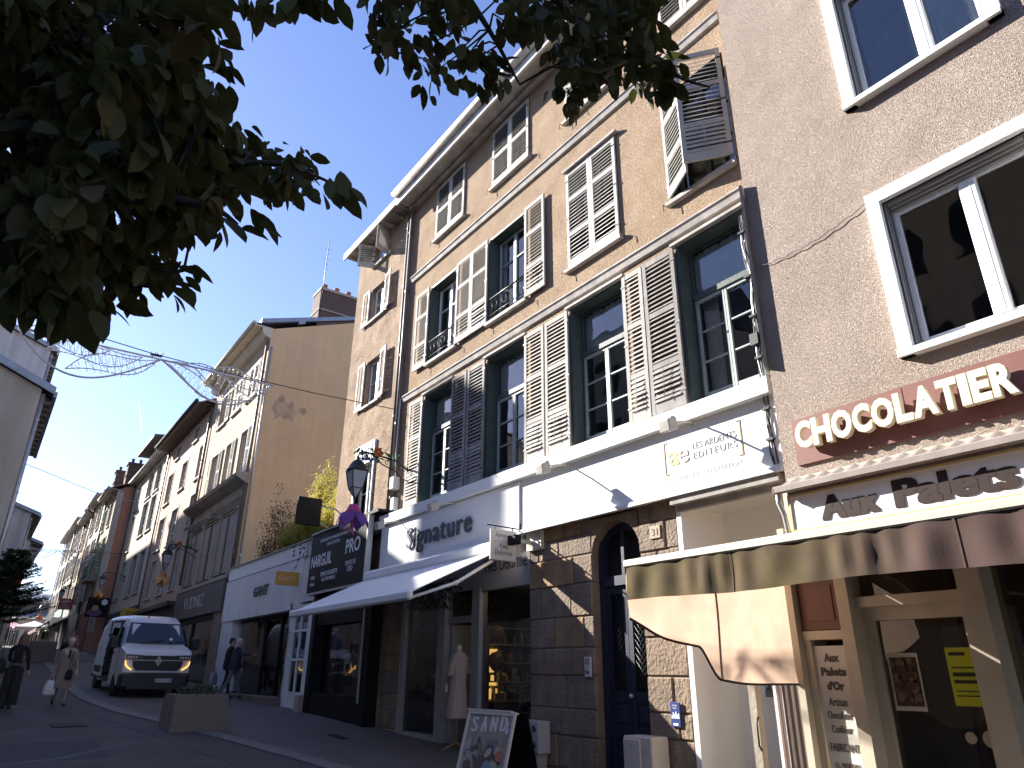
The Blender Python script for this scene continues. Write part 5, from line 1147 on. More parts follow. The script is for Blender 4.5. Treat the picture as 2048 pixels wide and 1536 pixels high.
m = MB(); m.tube([(px_, 7.04, 5.85), (px_, 7.5, 5.8)], .02, 6); m.tube([(px_, 7.04, 5.38), (px_, 7.45, 5.2)], .02, 6); obj('arm', m, M_alu, BQ)
GF = thing('orange_banner_sign', 'small orange and brown blade sign sticking out over the low white clothing shop', 'hanging sign', (-21.3, 7.1, 4))
gx = -20.75; m = MB(); m.cbox(gx-.03, gx+.03, 6.62, 7.28, 3.84, 4.22, .004); obj('panel', m, mat('orange_panel', (.60, .30, .05), .5), GF)
m = MB(); text_mb(m, 'GANT', (gx+.031, 6.69, 3.98), EY, EZ, .5, .12, .002, -.006); obj('lettering', m, mat('letter_pale_gold', (.75, .6, .4), .5), GF)
# three arm lamps and two more over the box sign
def spot_lamp(x, lab):
    t = thing('sign_spotlight', lab, 'spotlight', (x, 7.36, 4.75), 0, 'spotlights on thin arms along the fascia')
    b = MB(); b.tube([(0, 0, 0), (0, -.25, -.03), (0, -.45, -.09)], .014, 6); b.lathe((0, 0, 0), [(.03, -.04), (.03, 0)], 8, 0, False, 'y'); obj('arm', b, M_rail, t, True)
    h = MB(); h.obox((-.09, -.62, -.26), (.18, 0, 0), (0, .17, .06), (0, -.03, .16)); h.obox((-.05, -.52, -.09), (.1, 0, 0), (0, .08, .03), (0, -.02, .06)); bevel(obj('lamp_head', h, mat('lamp_casing', (.50, .47, .43), .5, (.36, .33, .3), 6), t, True), .012)
    return t
l0 = spot_lamp(-5.92, 'arm spotlight nearest the publisher\'s lettering at the right of the white fascia')
for x, lab in ((-8.6, 'arm spotlight in the middle of the white fascia, left of the blue door'), (-12.15, 'arm spotlight over the last letters of the long box sign'), (-14.55, 'arm spotlight over the left end of the long box sign, nearest the lantern')):
    c = copy_tree(l0); c.location.x = x; c['label'] = lab

# street lanterns
M_lglass = mat('lantern_glass', (.42, .44, .47), .25, (.36, .38, .4), 2)
M_leafg = leaf_mat('garland_leaf', (.02, .19, .085), (.012, .11, .05), .2)
M_red = mat('paper_flower_red', (.55, .06, .04), .7, (.6, .2, .04), 9)
def lantern(x, y, z, lab, dl):
    t = thing('street_lantern', lab, 'street lantern', (x, y, z), 0, 'black wall lanterns along the street')
    b = MB(); b.tube([(0, 1.32, -.05), (0, .95, .14), (0, .5, .2), (0, .15, .22), (0, .02, .18), (0, 0, .08)], .022, 8)
    b.tube([(0, 1.32, -.28), (0, 1.15, -.27), (0, .95, -.1), (0, .6, .0), (0, .4, .17)], .015, 6)
    for (cy, cz, r) in ((1.18, -.02, .1), (.72, .06, .08)):
        b.tube([(0, cy+r*(1-i/16)*math.cos(i*.55), cz+r*(1-i/16)*math.sin(i*.55)) for i in range(14)], .009, 5)
    b.box(-.03, .03, 1.3, 1.335, -.4, .1); obj('bracket', b, M_iron, t, True)
    c = MB(); c.lathe((0, 0, 0), [(.015, .08), (.05, .06), (.03, .03), (.07, .0), (.13, -.05), (.185, -.13), (.215, -.22), (.24, -.235), (.24, -.26), (.1, -.265)], 16)
    obj('cap', c, M_iron, t, True)
    g = MB(); r0, r1 = .22, .115
    pts = lambda r, zz: [(r*math.cos(math.pi/4+k*math.pi/2)*1.2, r*math.sin(math.pi/4+k*math.pi/2)*1.2, zz) for k in range(4)]
    a, d, e = pts(r0*.97, -.26), pts(r1*1.18, -.66), pts(.012, -.88)
    for k in range(4): j = (k+1) % 4; g.quad(a[k], d[k], d[j], a[j]); g.quad(d[k], e[k], e[j], d[j])
    obj('glass', g, M_lglass, t, True)
    f = MB(); a, d, e = pts(r0, -.26), pts(r1*1.2, -.66), pts(.012, -.88)
    for k in range(4): j = (k+1) % 4; f.tube([a[k], d[k], e[k]], .014, 5); f.tube([d[k], d[j]], .012, 5); f.tube([a[k], a[j]], .016, 5)
    f.ball((0, 0, -.9), .03, n=8); f.tube([(0, 0, -.9), (0, 0, -.98)], .01, 5); obj('cage', f, M_iron, t, True)
    return t
LN = [(-14.6, 6.18, 6.02, 'black wall lantern in front of the narrow orange house', 0), (-35.1, 6.18, 6.62, 'black wall lantern in front of the weathered peach house, above the white van', 1), (-56, 6.15, 7.5, 'black wall lantern in front of the cream house with the dormer', 2), (-70.3, 5.0, 7.7, 'black wall lantern far down the right side above the red shop sign', 3), (-93, 5.1, 7.9, 'farthest black wall lantern, against the pale market hall', 4)]
l0 = None
for (x, y, z, lab, k) in LN:
    if l0 is None: l0 = lantern(x, y, z, lab, 0)
    else: c = copy_tree(l0); c.location = (x, y, z); c['label'] = lab
# paper foliage and flower tied on the bracket
def foliage(x, y, z, lab, seed):
    r = random.Random(seed); t = thing('bracket_garland', lab, 'garland', (x, y+.5, z+.2), 0, 'green leaf garlands tied on lantern brackets')
    m = MB()
    for k in range(46):
        p = Vector((x+r.uniform(-.09, .09), y+r.uniform(-.02, .95), z+.2+r.uniform(-.12, .1)))
        leafy(m, p, r.uniform(.12, .22), r.uniform(.05, .09), (r.uniform(-1, 1), r.uniform(-1, 1), r.uniform(-.6, .7)), (0, 0, 1))
    obj('leaves', m, M_leafg, t)
    f = MB(); c = Vector((x+.06, y+.42, z+.25))
    for k in range(14): w = k*2.4; d = Vector((.5, math.cos(w), math.sin(w)))*(1 if k < 8 else .7); leafy(f, c, .15 if k < 8 else .1, .1, d, (1, 0, 0))
    f.ball(c+Vector((.05, 0, 0)), .035, n=8, mi=1); obj('flower', f, [M_red, mat('flower_heart', (.6, .35, .06))], t)
    b = MB()
    for k in range(9): b.ball((x+r.uniform(-.05, .1), y+.1+.05*k*.5, z+.05+r.uniform(-.05, .08)), .04, n=8)
    obj('berries', b, mat('blue_berry', (.06, .10, .22), .4), t); bpy.data.objects['berries'].name = 'berry'
foliage(-14.6, 6.18, 6.02, 'green paper leaf garland with a red flower on the bracket of the nearest lantern', 2)
foliage(-35.1, 6.18, 6.62, 'green leaf garland with a red flower on the lantern bracket above the van', 3)
foliage(-70.3, 5.0, 7.7, 'green leaf garland on the far lantern bracket above the red shop sign', 4)
foliage(-93, 5.1, 7.9, 'bright green leaf garland on the farthest lantern bracket', 5)
def paper_flower(x, y, z, lab, cols):
    t = thing('hanging_paper_flower', lab, 'paper flower', (x, y, z), 0, 'big paper flowers hung under the lanterns')
    m = MB(); m.lathe((x, y, z), [(.10, 0), (.12, -.04), (.16, -.14), (.19, -.17)], 14); obj('calyx', m, cols[0], t)
    p = MB(); q = MB()
    for k in range(6):
        w = k*math.pi/3+.3; d = Vector((math.cos(w), math.sin(w), 0)); s = Vector((-d.y, d.x, 0)); c = Vector((x, y, z-.15))
        z_ = Vector((0, 0, 1)); P = [c+d*.1-s*.07, c+d*.1+s*.07, c+d*.24+s*.15-z_*.08, c+d*.33+s*.13-z_*.24, c+d*.36-z_*.38, c+d*.33-s*.13-z_*.24, c+d*.24-s*.15-z_*.08, c+d*.27-z_*.05]
        (p if k % 2 == 0 else q).add(P, [(0, 1, 7), (1, 2, 7), (2, 3, 7), (3, 4, 7), (4, 5, 7), (5, 6, 7), (6, 0, 7)], 0, True)
    for k, (mm, cc) in enumerate(((p, cols[1]), (q, cols[2]))): obj('petals', mm, cc, t).name = 'petal'
    s = MB(); s.tube([(x, y, z-.15), (x, y, z-.62)], .02, 6); [s.tube([(x, y, z-.3), (x+.07*math.cos(k), y+.07*math.sin(k), z-.66)], .012, 5) for k in (0, 2.1, 4.2)]; obj('stamen', s, cols[0], t)
    w = MB(); w.tube([(x, y, z), (x, y, z+.1)], .008, 4); obj('wire', w, M_iron, t)
paper_flower(-14.6, 6.18, 4.99, 'purple and pink paper flower hanging under the nearest lantern', (mat('paper_pink', (.48, .05, .22), .7), mat('paper_purple', (.13, .045, .28), .7), mat('paper_violet', (.17, .05, .24), .7)))
paper_flower(-35.1, 6.18, 5.55, 'orange paper flower hanging under the lantern above the van', (mat('paper_orange', (.55, .17, .03), .7), mat('paper_apricot', (.62, .33, .1), .7), mat('paper_ochre', (.55, .3, .08), .7)))
paper_flower(-56, 6.15, 6.5, 'pale apricot paper flower under the lantern of the dormered cream house', (MATS['paper_ochre'], MATS['paper_apricot'], MATS['paper_orange']))
paper_flower(-93, 5.1, 6.95, 'small orange paper flower under the farthest lantern', (MATS['paper_orange'], MATS['paper_orange'], MATS['paper_apricot']))
# small things on the piers
m = MB(); m.cbox(-7.0, -6.8, Y-.035, Y-.016, 3.32, 3.50, .004); hn = thing('house_number', 'small cream plaque with the number 31 on the stone pier right of the arched door', 'house number', (-6.9, Y, 3.4)); obj('plate', m, mat('old_plate', (.38, .31, .2), .6, (.3, .24, .15), 8), hn)
m = MB(); text_mb(m, '31', (-6.9, Y-.037, 3.36), EX, EZ, .11, .10, .003, .01, align='c'); obj('digits', m, M_brown, hn); bpy.data.objects['digits'].name = 'lettering'
bs = thing('blue_plaque', 'small dark blue enamel plaque with white drawing low on the sunlit stone pier', 'plaque', (-6.74, Y, 1.15))
m = MB(); m.cbox(-6.84, -6.68, Y-.04, Y-.019, .93, 1.22, .004); obj('plate', m, mat('enamel_blue', (.03, .05, .20), .4), bs)
m = MB(); text_mb(m, 'HOTEL', (-6.76, Y-.042, 1.17), EX, EZ, .08, .018, .002, 0, align='c'); text_mb(m, 'VILLE', (-6.76, Y-.042, 1.14), EX, EZ, .06, .018, .002, 0, align='c')
for k, h in enumerate((.03, .06, .04, .07, .035, .05)): m.box(-6.82+.022*k, -6.804+.022*k, Y-.043, Y-.04, 1.04, 1.04+h)
m.box(-6.825, -6.69, Y-.043, Y-.04, 1.03, 1.04); m.box(-6.8, -6.72, Y-.043, Y-.04, .95, .975); obj('drawing', m, MATS['letter_white'], bs)
ic = thing('intercom', 'white door intercom panel on the edge of the stone pier left of the blue door', 'intercom', (-8.4, Y, 1.65))
m = MB(); m.cbox(-8.47, -8.33, Y-.055, Y-.018, 1.5, 1.78, .008); obj('panel', m, mat('intercom_white', (.55, .54, .52), .4), ic)
m = MB(); [m.box(-8.44+.03*i, -8.42+.03*i, Y-.058, Y-.0545, 1.68+.02*j, 1.69+.02*j) for i in range(3) for j in range(4)]; m.box(-8.44, -8.42, Y-.058, Y-.0545, 1.55, 1.6); m.box(-8.40, -8.37, Y-.058, Y-.0545, 1.55, 1.58); obj('button', m, M_iron, ic)
# meter boxes
M_meter = mat('meter_box_paint', (.50, .48, .46), .5, (.42, .40, .38), 4, streak=.25)
mt = thing('meter_box', 'pale grey wall meter box with sticker scraps and a tapering foot beside the linen shop', 'meter box', (-9.6, Y, .6))
m = MB(); m.cbox(-9.84, -9.32, Y-.26, Y-.02, .42, .87, .015); m.prism([(-9.72, Y-.24, .42), (-9.38, Y-.24, .42), (-9.46, Y-.2, .12), (-9.64, Y-.2, .12)], (0, .2, 0)); obj('casing', m, M_meter, mt)
m = MB(); m.cbox(-9.82, -9.56, Y-.285, Y-.255, .48, .85, .01); obj('door', m, M_meter, mt)
m = MB()
for (x, z, w, h) in ((-9.48, .72, .1, .1), (-9.44, .5, .09, .09)):
    for k in range(7): m.tube([(x+rnd.uniform(0, w), Y-.263, z+rnd.uniform(0, h)), (x+rnd.uniform(0, w), Y-.263, z+rnd.uniform(0, h))], .006, 4)
obj('graffiti', m, M_iron, mt)
mt2 = thing('utility_cabinet', 'low cream utility cabinet standing against the pier right of the blue door', 'meter box', (-7.2, Y, .3))
m = MB(); m.cbox(-7.42, -6.92, Y-.34, Y-.02, -.1, .81, .015); obj('casing', m, mat('cabinet_cream', (.55, .50, .44), .5, (.48, .44, .38), 3), mt2)
m = MB(); m.cbox(-7.40, -7.10, Y-.365, Y-.335, -.05, .78, .01); m.lathe((-7.25, Y-.37, .7), [(.02, -.005), (.02, .01)], 10, 1, False, 'y'); m.lathe((-7.02, Y-.345, .66), [(.016, -.005), (.016, .01)], 10, 1, False, 'y')
for k in range(5): m.box(-7.29+.025*k, -7.275+.025*k, Y-.368, Y-.364, .1, .3, 1)
obj('door', m, [MATS['cabinet_cream'], M_alu], mt2)
pc = thing('photo_card', 'small landscape photograph fixed on the white wall inside the porch', 'photograph', (-6, Y+.84, 1.2))
m = MB(); m.box(-6.02, -5.72, Y+.835, Y+.849, 1.28, 1.5, 0); m.box(-6.01, -5.73, Y+.832, Y+.8345, 1.37, 1.49, 1); m.box(-6.01, -5.73, Y+.8322, Y+.8346, 1.29, 1.37, 2); m.prism([(-6.0, Y+.83, 1.37), (-5.9, Y+.83, 1.37), (-5.93, Y+.83, 1.45)], (0, .002, 0), 3); m.box(-5.85, -5.75, Y+.83, Y+.832, 1.34, 1.43, 3)
obj('print', m, [M_white, mat('photo_sky', (.4, .5, .6)), mat('photo_ground', (.2, .2, .18)), mat('photo_house', (.08, .09, .1))], pc)

# A-board with a poster
AB = thing('sandwich_board', 'folding A-board poster stand headed SAND on the pavement before the linen shop', 'sandwich board', (-9.05, 6.15, gz(-9)+.02))
zb = gz(-9)+.02; hb = 1.18
def ab(side):
    n_ = Vector((0, -1 if side < 0 else 1, 0)); A0 = Vector((-9.62, 6.28+side*.3, zb)); U = Vector((0, -side*.25, 1)).normalized(); e = Vector((1.02, .14, 0)).normalized()
    return A0, e, U
A0, e, U = ab(-1); nn = e.cross(U); m = MB(); w_, h_ = 1.0, .90; f_ = .045
m.obox(A0, e*f_, U*h_, nn*.03); m.obox(A0+e*(w_-f_), e*f_, U*h_, nn*.03); m.obox(A0+e*f_, e*(w_-2*f_), U*f_, nn*.029); m.obox(A0+e*f_+U*(h_-f_), e*(w_-2*f_), U*f_, nn*.029); m.obox(A0+U*h_-e*.03+nn*-.12, e*(w_-.06), nn*.16, U*.02)
obj('frame', m, mat('board_frame', (.62, .56, .48), .45), AB)
A1, e1, U1 = ab(1); m = MB(); m.obox(A1, e1*w_, U1*h_, e1.cross(U1)*-.02); m.obox(A0+e*f_-nn*.01, e*(w_-2*f_), U*h_, nn*.012); obj('back_panel', m, M_blackp, AB)
pm_ = mat('poster_sand', (.42, .36, .29), .5, (.2, .17, .15), 3.2, detail=8)
rp = [q for q in pm_.node_tree.nodes if q.type == 'VALTORGB'][0]; rp.color_ramp.elements.new(.45).color = (.30, .26, .19, 1); rp.color_ramp.elements.new(.58).color = (.36, .30, .27, 1)
m = MB(); q0 = A0+e*f_+U*f_+nn*.006; m.obox(q0, e*(w_-2*f_), U*(h_-2*f_), nn*.004); po = obj('poster', m, pm_, AB)
m = MB()
for k, c in enumerate('SAND'): didone(m, c, A0+e*(.12+.2*k)+U*(.62+.012*k)+nn*.011, e, U, .14, .20, .002, .03, -.004)
obj('lettering', m, mat('letter_ivory', (.66, .6, .52), .5), po)
m = MB(); rr = random.Random(4)   # painted still life of petals, fruit and leaves on the poster
for k in range(46):
    c = A0+e*rr.uniform(.1, .88)+U*rr.uniform(.06, .52)+nn*(.0105+.0003*k); a = rr.uniform(0, 6.28); L_ = rr.uniform(.05, .15); W_ = L_*rr.uniform(.25, .6)
    d = e*math.cos(a)+U*math.sin(a); s = nn.cross(d)
    m.poly([c+d*L_*math.cos(t)+s*W_*math.sin(t) for t in [2*math.pi*i/12 for i in range(12)]], rr.choice((0, 0, 1, 1, 2, 4, 5)))
for (u, v_, r_, mi) in ((.82, .34, .07, 3), (.2, .18, .08, 0), (.6, .16, .09, 4), (.62, .5, .045, 5), (.89, .66, .035, 6), (.88, .74, .03, 6)):
    c = A0+e*u+U*v_+nn*.026; m.poly([c+e*r_*math.cos(t)+U*r_*(1.3 if mi in (4, 6) else 1)*math.sin(t) for t in [2*math.pi*i/14 for i in range(14)]], mi)
obj('picture', m, [mat('pt_brown', (.13, .09, .07)), mat('pt_beige', (.44, .37, .29)), mat('pt_green', (.2, .2, .12)), mat('pt_coral', (.5, .16, .11)), mat('pt_blue', (.2, .27, .32)), mat('pt_grey', (.22, .2, .19)), mat('pt_white', (.6, .58, .58))], po)

# tailor's dummy in a striped shirt dress
DM = thing('dress_form', 'tailor\'s dummy wearing a long striped beige shirt dress at the linen shop door', 'mannequin', (-11.5, 7.14, gz(-11.5)+.05))
x, y_, z = -11.5, 7.14, gz(-11.5)+.05
m = MB(); m.tube([(x, y_, z), (x, y_, z+.9)], .022, 8); [m.tube([(x, y_, z+.12), (x+.28*math.cos(a), y_+.28*math.sin(a), z)], .016, 6) for a in (0.4, 2.5, 4.6)]; obj('stand', m, mat('beech', (.30, .17, .09), .6), DM)
m = MB(); m.lathe((x, y_, z), [(.045, 1.68), (.05, 1.62), (.058, 1.56)], 12); m.lathe((x, y_, z), [(.002, 1.70), (.045, 1.68)], 12); obj('neck', m, mat('form_linen', (.45, .4, .33), .8), DM)
def dress_ring(zz, rx, ry, wob, ph): return [(x+rx*math.cos(t)*(1+wob*math.sin(9*t+ph)), y_+ry*math.sin(t)*(1+wob*math.sin(7*t+ph)), z+zz) for t in [2*math.pi*i/40 for i in range(40)]]
M_dress = mat('striped_dress', (.42, .33, .27), .85); nd = M_dress.node_tree; bb = nd.nodes['Principled BSDF']
tc = nd.nodes.new('ShaderNodeTexCoord'); gr = nd.nodes.new('ShaderNodeSeparateXYZ'); nd.links.new(tc.outputs['Object'], gr.inputs[0])
at = nd.nodes.new('ShaderNodeMath'); at.operation = 'ARCTAN2'; nd.links.new(gr.outputs[1], at.inputs[0]); nd.links.new(gr.outputs[0], at.inputs[1])
sn = nd.nodes.new('ShaderNodeMath'); sn.operation = 'MULTIPLY'; sn.inputs[1].default_value = 26; nd.links.new(at.outputs[0], sn.inputs[0])
si = nd.nodes.new('ShaderNodeMath'); si.operation = 'SINE'; nd.links.new(sn.outputs[0], si.inputs[0])
cr = nd.nodes.new('ShaderNodeValToRGB'); cr.color_ramp.elements[0].position = .72; cr.color_ramp.elements[1].position = .85; cr.color_ramp.elements[0].color = (.44, .35, .285, 1); cr.color_ramp.elements[1].color = (.12, .075, .06, 1); nd.links.new(si.outputs[0], cr.inputs[0]); nd.links.new(cr.outputs[0], bb.inputs['Base Color'])
m = MB(); m.loft([dress_ring(1.58, .06, .06, 0, 0), dress_ring(1.54, .09, .125, .01, 0), dress_ring(1.48, .11, .165, .01, 0), dress_ring(1.3, .13, .155, .02, 1), dress_ring(1.05, .13, .145, .035, 1.5), dress_ring(.8, .145, .165, .05, 2), dress_ring(.62, .165, .185, .06, 2.4), dress_ring(.50, .17, .19, .07, 2.6)], caps=False)
for s in (1, -1):
    R_ = []
    for k, (dy, zz, r) in enumerate(((.12, 1.5, .06), (.165, 1.42, .07), (.18, 1.3, .075), (.19, 1.2, .08))): R_.append([(x+.03+r*math.cos(t), y_+s*dy+r*.6*math.sin(t), z+zz+.03*math.sin(t)*s*-1) for t in [2*math.pi*i/14 for i in range(14)]])
    m.loft(R_, caps=False)
obj('dress', m, M_dress, DM)
tg = MB(); tg.obox((x-.24, y_-.12, z+.92), (.11, -.02, 0), (0, .004, 0), (0, 0, .11)); single('price_tag', tg, M_white, 'white card tag pinned to the side of the striped dress', 'price tag')
# balloons and dried flowers behind the glass
M_ball = mat('pink_balloon', (.30, .2, .2), .15, spec=.6)
for i, (x, y_, z_, r) in enumerate(((-12.05, 8.35, 2.26, .15), (-12.15, 8.4, 1.76, .165))):
    b = thing('balloon', ('upper' if i == 0 else 'lower') + ' dusky pink balloon floating inside the right-hand shop window', 'balloon', (x, y_, z_)); m = MB(); m.lathe((x, y_, z_), [(.001, -r*1.25), (.02, -r*1.2), (r*.5, -r*.95), (r*.9, -r*.4), (r, .1*r), (r*.86, r*.6), (r*.5, r*.95), (.001, r*1.08)], 18); obj('envelope', m, M_ball, b)
    s = MB(); s.tube([(x, y_, z_-r*1.2), (x+.02, y_, z_-.5), (x-.03, y_, .9)], .004, 4); obj('string', s, M_whitep, b)
M_dry = leaf_mat('dried_foliage', (.10, .085, .075), (.05, .05, .045), .2)
def bouquet(name, lab, c, n, rad, seed, droop=1.):
    r = random.Random(seed); m = MB(); c = Vector(c)
    for k in range(n):
        d = Vector((r.uniform(-1, 1), r.uniform(-.6, .6), r.uniform(-1, .3)*droop)); p = c+Vector((d.x*rad[0], d.y*rad[1], d.z*rad[2])); leafy(m, p, r.uniform(.06, .16), r.uniform(.02, .05), d+Vector((0, 0, -.4)), (0, 1, 0))
        if k % 5 == 0: m.tube([c, c+(p-c)*.5+Vector((0, 0, .05)), p], .005, 4)
    return single(name, m, M_dry, lab, 'flowers')
bouquet('hanging_dried_flowers', 'bunch of dark dried foliage hanging under the white awning over the shop door', (-12.3, 7.0, 3.1), 260, (.75, .25, .38), 5)
bouquet('dried_flowers', 'dried flowers low in the left-hand linen shop window', (-13.4, 7.95, 1.2), 200, (.4, .25, .4), 6)
bouquet('dried_flowers', 'dried flowers low in the right-hand linen shop window', (-10.3, 7.9, 1.25), 160, (.35, .2, .4), 7)
m = MB(); m.box(-13.55, -12.95, 7.7, 8.05, 1.45, 1.58); single('price_board', m, mat('shelf_front', (.42, .4, .38)), 'pale strip shelf inside the left-hand linen shop window', 'shelf')
m = MB(); m.lathe((-13.2, 7.9, 1.58), [(.14, 0), (.15, .2), (.13, .42), (.12, .42), (.11, .05)], 14, 0, False); single('basket', m, mat('wicker', (.3, .22, .13), .9, (.2, .14, .08), 20), 'pale wicker basket on the shelf in the left-hand shop window', 'basket')

# stone planter on the pavement
PL = thing('stone_planter', 'square tapered granite planter with low green plants on the pavement in front of the van', 'planter', (-16.3, 4.0, gz(-16.3)))
zb = gz(-16.3)+.0
m = MB(); q = lambda s, zz: [(-16.35-s, 3.93-s, zz), (-16.35+s, 3.93-s, zz), (-16.35+s, 3.93+s, zz), (-16.35-s, 3.93+s, zz)]
m.loft([q(.54, zb-.05), q(.50, zb+.64)], smooth=False, caps=False); m.loft([q(.50, zb+.64), q(.42, zb+.64)], smooth=False, caps=False); m.loft([q(.42, zb+.64), q(.42, zb+.52)], smooth=False); 
bevel(obj('tub', m, mat('planter_granite', (.20, .165, .14), .85, (.14, .115, .1), 30, .5, 120), PL), .02)
m = MB(); r = random.Random(9)
for k in range(420):
    a, d = r.uniform(0, 6.28), .41*math.sqrt(r.random()); p = Vector((-16.35+d*math.cos(a), 3.93+d*math.sin(a), zb+.58+r.uniform(0, .2)*(1.2-d))); leafy(m, p, r.uniform(.05, .11), r.uniform(.02, .04), (r.uniform(-1, 1), r.uniform(-1, 1), r.uniform(.1, 1.2)), (0, 0, 1))
obj('planting', m, leaf_mat('planter_leaf', (.07, .11, .04), (.03, .06, .025)), PL); bpy.data.objects['planting'].name = 'plant'
PL2 = thing('stone_planter', 'far granite planter block on the pavement beyond the walking woman', 'planter', (-46, 3.0, gz(-46)))
zb = gz(-46); m = MB(); m.cbox(-46.7, -45.4, 2.4, 3.6, zb-.1, zb+1.0, .05); obj('tub', m, MATS['planter_granite'], PL2)
m = MB(); m.cbox(-47.6, -46.4, 3.9, 5.2, zb-.1, zb+.5, .03); single('concrete_block', m, mat('pale_concrete', (.3, .3, .31), .85, (.25, .25, .26), 4), 'low pale concrete block just right of the far planter', 'block')
